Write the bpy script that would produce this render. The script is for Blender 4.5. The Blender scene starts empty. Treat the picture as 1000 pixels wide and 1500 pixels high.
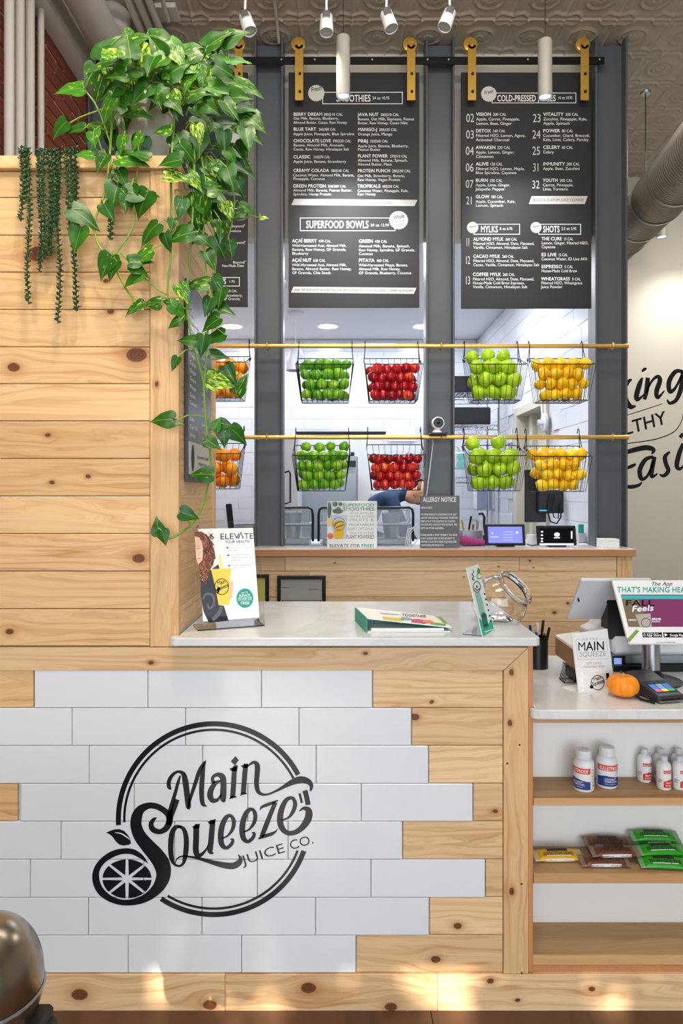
import bpy, bmesh, math, random
from mathutils import Vector, Matrix, Euler
PI = math.pi
R = math.radians
SC = bpy.context.scene
COL = SC.collection
rnd = random.Random(7)

# ------------------------------------------------------------------ camera
cam_d = bpy.data.cameras.new('camera'); cam = bpy.data.objects.new('camera', cam_d); COL.objects.link(cam)
cam.location = (0, 0, 1.5); cam.rotation_euler = (R(90), 0, 0)
cam_d.sensor_fit = 'VERTICAL'; cam_d.sensor_height = 36; cam_d.lens = 24; cam_d.shift_y = -0.02
cam_d.clip_start = 0.05; cam_d.clip_end = 100
SC.camera = cam
SC.view_settings.view_transform = 'Standard'; SC.view_settings.look = 'None'
SC.view_settings.gamma = 1; SC.view_settings.use_curve_mapping = False
SC.view_settings.exposure = 0.14

# ------------------------------------------------------------------ world, sun, window light
wd = bpy.data.worlds.new('daylight'); SC.world = wd; wd.use_nodes = True
bg = wd.node_tree.nodes['Background']; bg.inputs[0].default_value = (0.72, 0.84, 1.0, 1); bg.inputs[1].default_value = 2.0

def light(kind, name, loc, rot, energy, color=(1, 1, 1), **kw):
    d = bpy.data.lights.new(name, kind); d.energy = energy; d.color = color
    for k, v in kw.items(): setattr(d, k, v)
    o = bpy.data.objects.new(name, d); COL.objects.link(o); o.location = loc
    if isinstance(rot, Vector):
        o.rotation_euler = (rot - Vector(loc)).to_track_quat('-Z', 'Y').to_euler()
    else: o.rotation_euler = rot
    return o
# low sun from the street behind the camera, through the shop window
sd = Vector((0.16, 1.0, -0.62)).normalized()
sun = light('SUN', 'sun', (0, -6, 5), (0, 0, 0), 7.0, (1.0, 0.93, 0.82), angle=R(0.55))
sun.rotation_euler = sd.to_track_quat('-Z', 'Y').to_euler()
# daylight of the storefront window
light('AREA', 'window_light', (0.2, -2.7, 1.75), Vector((0.2, 2, 1.35)), 112, (0.86, 0.93, 1.0), shape='RECTANGLE', size=4.4, size_y=2.6)
# ceiling lights of the shop (out of frame, above the camera)
light('AREA', 'room_light', (0.1, 0.6, 4.0), Vector((0.0, 2.2, 0.8)), 34, (1.0, 0.90, 0.78), shape='RECTANGLE', size=1.6, size_y=0.6)
light('SPOT', 'spot_on_planks', (-0.30, 1.15, 4.05), Vector((-0.75, 2.0, 2.0)), 85, (1.0, 0.84, 0.62), spot_size=R(46), spot_blend=0.6, shadow_soft_size=0.03)
light('SPOT', 'spot_on_plants', (-1.0, 0.6, 3.9), Vector((-0.6, 2.0, 2.6)), 60, (1.0, 0.93, 0.8), spot_size=R(50), spot_blend=0.8, shadow_soft_size=0.05)

light('AREA', 'aisle_fill', (0.4, 2.3, 4.05), Vector((0.2, 3.6, 0.5)), 22, (1.0, 0.95, 0.86), shape='RECTANGLE', size=2.2, size_y=0.3)  # added fill without a fixture, brightens the back counter and baskets

# ------------------------------------------------------------------ pixel <-> place, taken from the photograph's perspective
def W(px, py, Y): return Vector(((px - 500) * Y / 1000, Y, 1.5 - (py - 720) * Y / 1000))
EYE = Vector((0, 0, 1.5))
class Surf:
    def __init__(s, p, n):
        s.p = Vector(p); s.n = Vector(n).normalized()
        if s.n.dot(EYE - s.p) < 0: s.n = -s.n
    def at(s, px, py, off=0.0):
        d = Vector(((px - 500) / 1000, 1, -(py - 720) / 1000))
        q = s.p + s.n * off
        t = (q - EYE).dot(s.n) / d.dot(s.n)
        return EYE + d * t
def front(Y): return Surf((0, Y, 0), (0, -1, 0))
def surf3(a, b, c): return Surf(a, (b - a).cross(c - a))

# ------------------------------------------------------------------ glyphs of Blender's own font, measured once
GL = {}
def load_glyphs():
    chars = sorted(set("ABCDEFGHIJKLMNOPQRSTUVWXYZabcdefghijklmnopqrstuvwxyz0123456789.,:;-&!'\"|/()$%ÇÍçñ?+"))
    tmp = []
    for bold in (0, 1):
        for c in chars + ['H|', '|H']:
            pass
        for c in chars:
            for s in (c, 'H' + c + 'H'):
                cu = bpy.data.curves.new('t', 'FONT'); cu.body = s; cu.resolution_u = 3
                cu.offset = 0.014 * bold * (c != 'M'); cu.fill_mode = 'FRONT'
                o = bpy.data.objects.new('t', cu); COL.objects.link(o); tmp.append((bold, c, s, o))
    cu = bpy.data.curves.new('t', 'FONT'); cu.body = 'HH'; o = bpy.data.objects.new('t', cu); COL.objects.link(o); tmp.append((0, 'HH', 'HH', o))
    dg = bpy.context.evaluated_depsgraph_get(); dg.update()
    wid = {}
    for bold, c, s, o in tmp:
        me = o.evaluated_get(dg).to_mesh()
        vs = [v.co.copy() for v in me.vertices]; fs = [tuple(p.vertices) for p in me.polygons]
        xs = [v.x for v in vs] or [0]; ys = [v.y for v in vs] or [0]
        if len(s) > 1 or s == 'HH': wid[(bold, c, 'w')] = max(xs) - min(xs)
        if s == c: GL[(bold, c)] = [vs, fs, 0]
        o.evaluated_get(dg).to_mesh_clear()
    hh = wid[(0, 'HH', 'w')]
    for (bold, c) in list(GL):
        GL[(bold, c)][2] = max(0.05, wid[(bold, c, 'w')] - hh - 0.044 * bold) + 0.03 * bold
    for _, _, _, o in tmp:
        cu = o.data; bpy.data.objects.remove(o); bpy.data.curves.remove(cu)
    GL['cap'] = max(v.y for v in GL[(0, 'H')][0])
load_glyphs()

# ------------------------------------------------------------------ mesh builder
class MB:
    def __init__(s): s.v = []; s.f = []; s.m = []; s.mi = 0
    def add(s, vs, fs):
        b = len(s.v); s.v += [Vector(v) for v in vs]
        for f in fs: s.f.append(tuple(i + b for i in f)); s.m.append(s.mi)
        return s
    def quad(s, a, b, c, d): return s.add([a, b, c, d], [(0, 1, 2, 3)])
    def box(s, x0, x1, y0, y1, z0, z1, bev=0.0, M=None):
        if x0 > x1: x0, x1 = x1, x0
        if y0 > y1: y0, y1 = y1, y0
        if z0 > z1: z0, z1 = z1, z0
        b = min(bev, (x1 - x0) * .45, (y1 - y0) * .45, (z1 - z0) * .45)
        if b <= 0:
            vs = [(x, y, z) for x in (x0, x1) for y in (y0, y1) for z in (z0, z1)]
            fs = [(0, 1, 3, 2), (4, 6, 7, 5), (0, 4, 5, 1), (2, 3, 7, 6), (0, 2, 6, 4), (1, 5, 7, 3)]
        else:
            vs = []; X = (x0, x1); Y = (y0, y1); Z = (z0, z1); sg = (1, -1)
            for i in (0, 1):
                for j in (0, 1):
                    for k in (0, 1):
                        vs += [(X[i], Y[j] + sg[j] * b, Z[k] + sg[k] * b), (X[i] + sg[i] * b, Y[j], Z[k] + sg[k] * b), (X[i] + sg[i] * b, Y[j] + sg[j] * b, Z[k])]
            I = lambda i, j, k, a: (i * 4 + j * 2 + k) * 3 + a
            fs = []
            for i in (0, 1): fs.append((I(i,0,0,0), I(i,1,0,0), I(i,1,1,0), I(i,0,1,0)))
            for j in (0, 1): fs.append((I(0,j,0,1), I(1,j,0,1), I(1,j,1,1), I(0,j,1,1)))
            for k in (0, 1): fs.append((I(0,0,k,2), I(1,0,k,2), I(1,1,k,2), I(0,1,k,2)))
            for i in (0, 1):
                for j in (0, 1): fs.append((I(i,j,0,0), I(i,j,1,0), I(i,j,1,1), I(i,j,0,1)))
            for i in (0, 1):
                for k in (0, 1): fs.append((I(i,0,k,0), I(i,1,k,0), I(i,1,k,2), I(i,0,k,2)))
            for j in (0, 1):
                for k in (0, 1): fs.append((I(0,j,k,1), I(1,j,k,1), I(1,j,k,2), I(0,j,k,2)))
            for i in (0, 1):
                for j in (0, 1):
                    for k in (0, 1): fs.append((I(i,j,k,0), I(i,j,k,1), I(i,j,k,2)))
        if M is not None: vs = [M @ Vector(v) for v in vs]
        return s.add(vs, fs)
    def prism(s, pts, vec):
        n = len(pts); vec = Vector(vec); pts = [Vector(p) for p in pts]
        vs = pts + [p + vec for p in pts]
        fs = [tuple(range(n)), tuple(range(2 * n - 1, n - 1, -1))] + [(i, (i + 1) % n, (i + 1) % n + n, i + n) for i in range(n)]
        return s.add(vs, fs)
    def tube(s, pts, r, n=8, closed=False, cap=True):
        pts = [Vector(p) for p in pts]; m = len(pts)
        rs = r if isinstance(r, (list, tuple)) else [r] * m
        rings = []; up = None
        for i, p in enumerate(pts):
            a = pts[(i - 1) % m] if (closed or i > 0) else p; b = pts[(i + 1) % m] if (closed or i < m - 1) else p
            t = (b - a)
            if t.length < 1e-9: t = Vector((0, 0, 1))
            t.normalize()
            if up is None:
                up = Vector((0, 0, 1)) if abs(t.z) < .9 else Vector((0, 1, 0))
            u = (up - t * up.dot(t))
            if u.length < 1e-6: u = t.orthogonal()
            u.normalize(); w = t.cross(u); up = u
            rings.append([p + (u * math.cos(2 * PI * k / n) + w * math.sin(2 * PI * k / n)) * rs[i] for k in range(n)])
        vs = [v for q in rings for v in q]; fs = []
        for i in range(m if closed else m - 1):
            j = (i + 1) % m
            for k in range(n): fs.append((i*n+k, i*n+(k+1) % n, j*n+(k+1) % n, j*n+k))
        if cap and not closed: fs += [tuple(range(n - 1, -1, -1)), tuple(range((m - 1) * n, m * n))]
        return s.add(vs, fs)
    def lathe(s, prof, n=24, M=None, cap=True):
        M = M or Matrix(); vs = []; fs = []; m = len(prof)
        for r, z in prof:
            for k in range(n): vs.append(M @ Vector((r * math.cos(2*PI*k/n), r * math.sin(2*PI*k/n), z)))
        for i in range(m - 1):
            for k in range(n): fs.append((i*n+k, i*n+(k+1) % n, (i+1)*n+(k+1) % n, (i+1)*n+k))
        if cap:
            if prof[0][0] > 1e-4: fs.append(tuple(range(n - 1, -1, -1)))
            if prof[-1][0] > 1e-4: fs.append(tuple(range((m - 1) * n, m * n)))
        return s.add(vs, fs)
    def text(s, S, t, x0, x1, y, cap, org=(0, 0), sc=1.0, bold=0, off=.0006, y1=None, sk=0.0):
        if isinstance(t, str) and not t: return s
        pen = 0; out = []
        for c in t:
            if c == ' ': pen += .30; continue
            g = GL.get((bold, c))
            if g is None: continue
            out.append((pen, g)); pen += g[2]
        wid = max(pen, .1); kx = (x1 - x0) / wid; ky = cap / GL['cap']
        y1 = y if y1 is None else y1; L = math.hypot(x1 - x0, y1 - y); dx, dy = (x1 - x0) / L, (y1 - y) / L; kx *= L / max(1e-6, (x1 - x0)) if x1 != x0 else 1
        for p, g in out:
            vs = []
            for v in g[0]:
                a = (p + v.x) * kx + v.y * ky * sk; b = v.y * ky
                cx = x0 + a * dx + b * dy; cy = y + a * dy - b * dx
                vs.append(S.at(org[0] + cx / sc, org[1] + cy / sc, off))
            s.add(vs, g[1])
        return s
    def stroke(s, S, pts, org=(0, 0), sc=1.0, off=.0006, k=6, cap=False):
        P = [Vector((p[0], p[1], p[2])) for p in pts]; q = []
        for i in range(len(P) - 1):
            a = P[max(i - 1, 0)]; b = P[i]; c = P[i + 1]; d = P[min(i + 2, len(P) - 1)]
            for j in range(k):
                t = j / k
                q.append(.5 * ((2*b) + (c - a)*t + (2*a - 5*b + 4*c - d)*t*t + (3*b - a - 3*c + d)*t**3))
        q.append(P[-1]); L = []; Rr = []
        for i, p in enumerate(q):
            a = q[max(i-1, 0)]; b = q[min(i+1, len(q)-1)]; dx, dy = b.x - a.x, b.y - a.y; l = math.hypot(dx, dy) or 1
            h = max(p.z, .5) / 2; nx, ny = -dy / l * h, dx / l * h
            L.append(S.at(org[0] + (p.x+nx)/sc, org[1] + (p.y+ny)/sc, off)); Rr.append(S.at(org[0] + (p.x-nx)/sc, org[1] + (p.y-ny)/sc, off))
        n = len(q); s.add(L + Rr, [(i, i+1, n+i+1, n+i) for i in range(n - 1)])
        if cap:
            for e in (q[0], q[-1]): s.disc(S, e.x, e.y, e.z / 2, None, org, sc, off, 14)
        return s
    def disc(s, S, x, y, rx, ry=None, org=(0, 0), sc=1.0, off=.0006, n=32, star=0):
        ry = ry or rx
        c = [S.at(org[0] + x/sc, org[1] + y/sc, off)]
        for i in range(n):
            q = 1 - (star if i % 2 else 0); a = 2 * PI * i / n
            c.append(S.at(org[0] + (x + rx*q*math.cos(a))/sc, org[1] + (y + ry*q*math.sin(a))/sc, off))
        return s.add(c, [(0, i + 1, (i + 1) % n + 1) for i in range(n)])
    def arc(s, S, x, y, r0, r1, a0, a1, org=(0, 0), sc=1.0, off=.0006, n=48, ky=1.0):
        vs = []
        for i in range(n + 1):
            a = R(a0 + (a1 - a0) * i / n)
            for r in (r0, r1): vs.append(S.at(org[0] + (x + r*math.cos(a))/sc, org[1] + (y - r*ky*math.sin(a))/sc, off))
        return s.add(vs, [(2*i, 2*i+1, 2*i+3, 2*i+2) for i in range(n)])
    def poly(s, S, pts, org=(0, 0), sc=1.0, off=.0006):
        return s.add([S.at(org[0] + x/sc, org[1] + y/sc, off) for x, y in pts], [tuple(range(len(pts)))])
    def frame(s, S, x0, y0, x1, y1, w, org=(0, 0), sc=1.0, off=.0006):
        for a, b, c, d in ((x0, y0, x1, y0+w), (x0, y1-w, x1, y1), (x0, y0+w, x0+w, y1-w), (x1-w, y0+w, x1, y1-w)):
            s.poly(S, [(a, b), (c, b), (c, d), (a, d)], org, sc, off)
        return s

def root_of(o):
    while o.parent: o = o.parent
    return o
def obj(name, mb, mat, parent=None, smooth=False, kind=None, label=None, **props):
    me = bpy.data.meshes.new(name)
    off = root_of(parent).location if parent else Vector((0, 0, 0))
    me.from_pydata([v - off for v in mb.v], [], mb.f)
    mats = mat if isinstance(mat, (list, tuple)) else [mat]
    for m in mats: me.materials.append(m)
    if len(mats) > 1: me.polygons.foreach_set('material_index', mb.m)
    me.update()
    bm = bmesh.new(); bm.from_mesh(me); bmesh.ops.recalc_face_normals(bm, faces=bm.faces); bm.to_mesh(me); bm.free()
    if smooth:
        me.polygons.foreach_set('use_smooth', [True] * len(me.polygons))
        if smooth != 2: me.set_sharp_from_angle(angle=R(42))
    o = bpy.data.objects.new(name, me); COL.objects.link(o)
    if parent: o.parent = parent
    if kind: o['kind'] = kind
    if label: o['label'] = label
    for k, v in props.items(): o[k] = v
    return o
def thing(name, label, cat, loc=(0, 0, 0), group=None, kind=None):
    o = bpy.data.objects.new(name, None); COL.objects.link(o); o.location = loc; o.empty_display_size = .05
    o['label'] = label; o['category'] = cat
    if group: o['group'] = group
    if kind: o['kind'] = kind
    return o
def tag(o, label, cat, group=None, kind=None):
    o['label'] = label; o['category'] = cat
    if group: o['group'] = group
    if kind: o['kind'] = kind
    return o
def copy_tree(o, parent=None):
    c = o.copy(); COL.objects.link(c)
    if parent: c.parent = parent
    for ch in o.children: copy_tree(ch, c)
    return c

# ------------------------------------------------------------------ materials
def lin(c):
    if isinstance(c, str):
        c = c.lstrip('#'); c = [int(c[i:i+2], 16) / 255 for i in (0, 2, 4)]
        c = [x / 12.92 if x <= .04045 else ((x + .055) / 1.055) ** 2.4 for x in c]
    return (c[0], c[1], c[2], 1)
class NT:
    def __init__(s, name):
        s.m = bpy.data.materials.new(name); s.m.use_nodes = True; s.t = s.m.node_tree; s.p = s.t.nodes['Principled BSDF']
    def n(s, typ, **kw):
        o = s.t.nodes.new(typ)
        for k, v in kw.items():
            if k.startswith('i_'):
                o.inputs[int(k[2:]) if k[2:].isdigit() else k[2:]].default_value = v
            else: setattr(o, k, v)
        return o
    def l(s, a, b): s.t.links.new(a, b)
    def math(s, op, a, b=None, c=None, clamp=False):
        o = s.t.nodes.new('ShaderNodeMath'); o.operation = op; o.use_clamp = clamp
        for i, x in enumerate((a, b, c)):
            if x is None: continue
            if hasattr(x, 'default_value') and not isinstance(x, (int, float)): s.l(x, o.inputs[i])
            else: o.inputs[i].default_value = x
        return o.outputs[0]
    def mix(s, f, a, b, blend='MIX'):
        o = s.t.nodes.new('ShaderNodeMix'); o.data_type = 'RGBA'; o.blend_type = blend
        for sock, x in ((o.inputs[0], f), (o.inputs[6], a), (o.inputs[7], b)):
            if hasattr(x, 'default_value') and not isinstance(x, (int, float, tuple)): s.l(x, sock)
            else: sock.default_value = x
        return o.outputs[2]
    def comb(s, x, y, z):
        o = s.t.nodes.new('ShaderNodeCombineXYZ')
        for i, q in enumerate((x, y, z)):
            if hasattr(q, 'default_value') and not isinstance(q, (int, float)): s.l(q, o.inputs[i])
            else: o.inputs[i].default_value = q
        return o.outputs[0]
    def noise(s, vec, scale, detail=2, rough=.5, dist=0):
        o = s.t.nodes.new('ShaderNodeTexNoise'); o.inputs['Scale'].default_value = scale; o.inputs['Detail'].default_value = detail
        o.inputs['Roughness'].default_value = rough; o.inputs['Distortion'].default_value = dist
        if vec is not None: s.l(vec, o.inputs['Vector'])
        return o.outputs[0]
    def ramp(s, f, stops):
        o = s.t.nodes.new('ShaderNodeValToRGB'); e = o.color_ramp.elements
        while len(e) < len(stops): e.new(.5)
        for q, (p, c) in zip(e, stops): q.position = p; q.color = c
        s.l(f, o.inputs[0]); return o.outputs[0]
def mat(name, c, rough=.5, metal=0, spec=.5, var=0.0, bump=0.0, bscale=60, coat=0, trans=0, ior=1.45, emit=None, es=1.0, sss=0, alpha=1):
    N = NT(name); p = N.p; c = lin(c)
    p.inputs['Base Color'].default_value = c; p.inputs['Roughness'].default_value = rough; p.inputs['Metallic'].default_value = metal
    p.inputs['Specular IOR Level'].default_value = spec; p.inputs['Coat Weight'].default_value = coat
    p.inputs['Transmission Weight'].default_value = trans; p.inputs['IOR'].default_value = ior; p.inputs['Alpha'].default_value = alpha
    if sss: p.inputs['Subsurface Weight'].default_value = sss; p.inputs['Subsurface Scale'].default_value = .01
    if emit: p.inputs['Emission Color'].default_value = lin(emit); p.inputs['Emission Strength'].default_value = es
    pos = None
    if var or bump:
        pos = N.n('ShaderNodeNewGeometry').outputs['Position']
        nz = N.noise(pos, bscale, 3)
        if var:
            ri = N.n('ShaderNodeObjectInfo').outputs['Random']
            f = N.math('ADD', N.math('MULTIPLY', nz, .6), N.math('MULTIPLY', ri, .6))
            d = (c[0] * (1 - var), c[1] * (1 - var), c[2] * (1 - var), 1); e = tuple(min(1, x * (1 + var * .5)) for x in c[:3]) + (1,)
            N.l(N.mix(f, d, e), p.inputs['Base Color'])
        if bump:
            b = N.n('ShaderNodeBump'); b.inputs['Strength'].default_value = bump; b.inputs['Distance'].default_value = .002
            N.l(nz, b.inputs['Height']); N.l(b.outputs[0], p.inputs['Normal'])
    return N.m

def wood(name, axis, light_c, dark_c, rough=.45, contrast=.62, knotc='#4a2412', scale=1.0, var=.2):
    N = NT(name); p = N.p
    pos = N.n('ShaderNodeNewGeometry').outputs['Position']
    sep = N.n('ShaderNodeSeparateXYZ'); N.l(pos, sep.inputs[0]); x, y, z = sep.outputs
    a, c, d = {'X': (x, z, y), 'Z': (z, x, y), 'Y': (y, z, x), 'T': (x, y, z)}[axis]
    rand = N.n('ShaderNodeObjectInfo').outputs['Random']
    cc = c; mask = None; halo = None
    for k in ('knot1', 'knot2', 'knot3'):
        at = N.n('ShaderNodeAttribute', attribute_type='OBJECT', attribute_name=k)
        ks = N.n('ShaderNodeSeparateXYZ'); N.l(at.outputs['Vector'], ks.inputs[0])
        wob = N.math('MULTIPLY', N.math('SUBTRACT', N.noise(pos, 40, 1), .5), .006)
        da = N.math('DIVIDE', N.math('SUBTRACT', a, ks.outputs[0]), 1.45); dc = N.math('ADD', N.math('SUBTRACT', c, ks.outputs[1]), wob)
        r = N.math('DIVIDE', N.math('SQRT', N.math('ADD', N.math('MULTIPLY', da, da), N.math('MULTIPLY', dc, dc))), N.math('MAXIMUM', ks.outputs[2], 1e-5))
        e = N.math('EXPONENT', N.math('MULTIPLY', N.math('MULTIPLY', r, r), -.09))
        cc = N.math('SUBTRACT', cc, N.math('MULTIPLY', N.math('MULTIPLY', dc, e), .9))
        m = N.math('SMOOTH_MIN', 1.0, N.math('SUBTRACT', 1.0, N.math('MULTIPLY', N.math('SUBTRACT', r, .85), 5)), 0.0)
        m = N.math('MAXIMUM', m, 0.0); m = N.math('MINIMUM', m, 1.0)
        h = N.math('EXPONENT', N.math('MULTIPLY', N.math('MULTIPLY', r, r), -.28)); rmin = r if mask is None else N.math('MINIMUM', rmin, r)
        mask = m if mask is None else N.math('MAXIMUM', mask, m); halo = h if halo is None else N.math('MAXIMUM', halo, h)
    ro = N.math('MULTIPLY', rand, 53.0)
    low = N.noise(N.comb(N.math('ADD', N.math('MULTIPLY', a, 1.15 * scale), ro), N.math('MULTIPLY', cc, 9 * scale), ro), 1.0, 3, .55, .6)
    ring = N.math('SINE', N.math('ADD', N.math('MULTIPLY', cc, 190 * scale), N.math('MULTIPLY', low, 36)))
    ring = N.math('POWER', N.math('MULTIPLY_ADD', ring, .5, .5), 2.2)
    blotch = N.noise(N.comb(N.math('ADD', N.math('MULTIPLY', a, 2.5), ro), N.math('MULTIPLY', c, 12), ro), 1.0, 2)
    ring2 = N.math('POWER', N.math('MULTIPLY_ADD', N.math('SINE', N.math('ADD', N.math('MULTIPLY', cc, 640 * scale), N.math('MULTIPLY', low, 150))), .5, .5), 3.0)
    ring = N.math('ADD', ring, N.math('MULTIPLY', ring2, .55))
    amp = N.math('MULTIPLY', ring, N.math('MULTIPLY', N.math('SUBTRACT', blotch, .22, None, True), 1.6))
    fib = N.noise(N.comb(N.math('MULTIPLY', a, 9), N.math('MULTIPLY', c, 420), ro), 1.0, 2)
    f = N.math('ADD', N.math('MULTIPLY', amp, contrast), N.math('MULTIPLY', N.math('SUBTRACT', fib, .4), .35), None, True)
    f = N.math('ADD', f, N.math('MULTIPLY', halo, .35), None, True)
    col = N.mix(f, lin(light_c), lin(dark_c))
    v = N.math('MULTIPLY_ADD', rand, var, 1 - var * .6)
    col = N.mix(1.0, col, N.comb(v, N.math('POWER', v, 1.25), N.math('POWER', v, 1.6)), 'MULTIPLY')
    kr_ = N.math('MULTIPLY_ADD', N.math('SINE', N.math('MULTIPLY', rmin, 19)), .35, .45)
    kc = N.mix(N.math('MULTIPLY', kr_, N.noise(pos, 160, 2)), lin(knotc), lin('#9a5a30'))
    kc = N.mix(N.math('MULTIPLY', N.math('GREATER_THAN', rmin, .82), .6), kc, lin('#2a1408'))
    tan = N.math('EXPONENT', N.math('MULTIPLY', N.math('MULTIPLY', rmin, rmin), -.45))
    col = N.mix(N.math('MULTIPLY', tan, .55), col, lin('#b06c38'))
    col = N.mix(N.math('MULTIPLY', mask, .92), col, kc)
    N.l(col, p.inputs['Base Color']); p.inputs['Roughness'].default_value = rough; p.inputs['Specular IOR Level'].default_value = .35
    b = N.n('ShaderNodeBump'); b.inputs['Strength'].default_value = .12; b.inputs['Distance'].default_value = .001
    N.l(fib, b.inputs['Height']); N.l(b.outputs[0], p.inputs['Normal'])
    return N.m

PINE, PINE_D = '#e6c08c', '#b87a3e'
W_X = wood('pine_along_x', 'X', PINE, PINE_D)
W_XF = wood('pale_pine_along_x', 'X', '#ecca9c', '#bf8650', contrast=.7)
W_Z = wood('pine_along_z', 'Z', '#e4be8b', '#ba8048', contrast=.6)
W_Y = wood('pine_along_y', 'Y', PINE, PINE_D)
W_B = wood('pine_back', 'X', '#efcfa4', '#c48e58')
W_OAK = wood('oak_edge', 'X', '#c99365', '#a06a3c', contrast=.3)
W_RED = wood('reddish_pine_edge', 'Z', '#cc8f5e', '#a9683a', contrast=.3)
W_SH = wood('maple_shelf', 'T', '#bf9a6c', '#8a6238', contrast=.7, scale=.6)
W_SHX = wood('maple_shelf_edge', 'X', '#d3a774', '#a87746', contrast=.4)
W_FL = wood('floor_oak', 'X', '#644530', '#3a2618', contrast=.8, rough=.4, var=.3)
M_TILE = mat('glazed_white_tile', '#e4e6ea', .12, var=.03, bscale=3)
M_GROUT = mat('pale_grout', '#c9cbd0', .8, bump=.2)
M_INK = mat('vinyl_ink', '#12151d', .18)
M_STEEL = mat('slate_painted_steel', '#565a5f', .38, spec=.5, var=.06, bscale=25)
M_BLACK = mat('black_metal', '#0c0c0e', .4)
M_BLK = mat('black_plastic', '#17181b', .35)
M_WIRE = mat('dark_wire', '#1b1d22', .35, metal=.6)
M_BRASS = mat('brushed_brass', '#d9ac4e', .36, metal=.55, var=.1, bscale=90)
M_BRASSP = mat('brass_rod_mat', '#dfba6c', .3, metal=.55)
M_BOLT = mat('dark_bolt', '#2b2520', .3, metal=.9)
M_MENU = mat('menu_black', '#242426', .55)
M_WHITE = mat('print_white', '#f0efec', .6)
M_GREYW = mat('print_grey', '#cfcdc8', .6)
M_WALL = mat('beige_plaster', '#cfcabb', .8, var=.03, bump=.1, bscale=40)
M_KWALL = mat('kitchen_white', '#e3e6ec', .6)
M_KTILE = mat('kitchen_tile', '#e2e6ef', .16, var=.03, bscale=3)
M_PIPE = mat('cream_pipe_paint', '#c8c3b9', .5, var=.05, bscale=12)
M_PEND = mat('pendant_paint', '#9d988f', .4)
M_TIN = mat('painted_tin', '#b5ab98', .5, var=.06, bscale=8)
M_CHROME = mat('chrome', '#d8dade', .12, metal=1)
M_ALU = mat('brushed_aluminium', '#a9abb0', .3, metal=.9)
M_SS = mat('stainless_steel', '#9aa1a8', .35, metal=.6)
M_DUCT = mat('galvanised_duct', '#a8a69e', .34, metal=.85, var=.25, bscale=7)
M_WPL = mat('white_plastic', '#eceded', .3)
M_WPL2 = mat('grey_white_plastic', '#d3d5dc', .4)
M_GLASS = mat('clear_glass', '#ffffff', .01, trans=1, ior=1.45)
M_ACR = mat('clear_acrylic', '#fbfdfd', .03, trans=1, ior=1.3)
M_TEAL = mat('teal_print', '#1f9e8c', .5)
M_CARD = mat('white_card', '#f4f4f2', .55)
M_PLAM = mat('lamp_glow', '#ffffff', .5, emit='#eaf0ff', es=9)
M_DIML = mat('dim_lens', '#b9b6ae', .3)
M_LENS = mat('lens_glow', '#dfe8ff', .3, emit='#c9d8ff', es=3)

def quartz():
    N = NT('white_quartz'); pos = N.n('ShaderNodeNewGeometry').outputs['Position']
    a = N.noise(pos, 2.2, 5, .6, 1.4); v = N.math('ABSOLUTE', N.math('SUBTRACT', a, .5))
    f = N.math('SUBTRACT', 1.0, N.math('MULTIPLY', v, 16), None, True)
    sp = N.noise(pos, 700, 1); f2 = N.math('ADD', N.math('MULTIPLY', f, .2), N.math('MULTIPLY', N.math('GREATER_THAN', sp, .68), .25))
    N.l(N.mix(f2, lin('#e2e3e3'), lin('#a9adaf')), N.p.inputs['Base Color']); N.p.inputs['Roughness'].default_value = .14
    return N.m
M_QZ = quartz()
def brickm():
    N = NT('red_brick'); pos = N.n('ShaderNodeNewGeometry').outputs['Position']; ri = N.n('ShaderNodeObjectInfo').outputs['Random']
    c = N.ramp(ri, [(0, lin('#6b2f1e')), (.35, lin('#8a3d24')), (.7, lin('#9c4a2c')), (1, lin('#5a2c20'))])
    N.l(N.mix(N.noise(pos, 45, 3), c, lin('#7a4330')), N.p.inputs['Base Color']); N.p.inputs['Roughness'].default_value = .85
    b = N.n('ShaderNodeBump'); b.inputs['Strength'].default_value = .5; b.inputs['Distance'].default_value = .004
    N.l(N.noise(pos, 90, 3), b.inputs['Height']); N.l(b.outputs[0], N.p.inputs['Normal']); return N.m
M_BRICK = brickm(); M_MORT = mat('mortar', '#b5a08e', .9, bump=.4)
def fruitm(name, stops, scale, rough=.35, bump=.1, bs=300):
    N = NT(name); tc = N.n('ShaderNodeTexCoord').outputs['Object']; ri = N.n('ShaderNodeObjectInfo').outputs['Random']
    vec = N.n('ShaderNodeVectorMath', operation='ADD'); N.l(tc, vec.inputs[0]); N.l(N.comb(N.math('MULTIPLY', ri, 30), 0, ri), vec.inputs[1])
    f = N.math('ADD', N.math('MULTIPLY', N.noise(vec.outputs[0], scale, 3), .8), N.math('MULTIPLY', N.math('SUBTRACT', ri, .5), .35))
    N.l(N.ramp(f, stops), N.p.inputs['Base Color']); N.p.inputs['Roughness'].default_value = rough
    b = N.n('ShaderNodeBump'); b.inputs['Strength'].default_value = bump; b.inputs['Distance'].default_value = .001
    N.l(N.noise(tc, bs, 1), b.inputs['Height']); N.l(b.outputs[0], N.p.inputs['Normal'])
    N.p.inputs['Subsurface Weight'].default_value = .05; N.p.inputs['Subsurface Scale'].default_value = .01
    return N.m
M_LIME = fruitm('lime_skin', [(.1, lin('#3c7a14')), (.36, lin('#62a81e')), (.6, lin('#96c82c')), (.85, lin('#cfe040'))], 9, .28, .25)
M_LEMON = fruitm('lemon_skin', [(.1, lin('#f2b400')), (.5, lin('#ffd012')), (.9, lin('#ffe24a'))], 8, .35, .3)
M_ORANGE = fruitm('orange_skin', [(.1, lin('#f48a08')), (.5, lin('#ff9f14')), (.9, lin('#ffb63c'))], 8, .35, .35)
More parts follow.
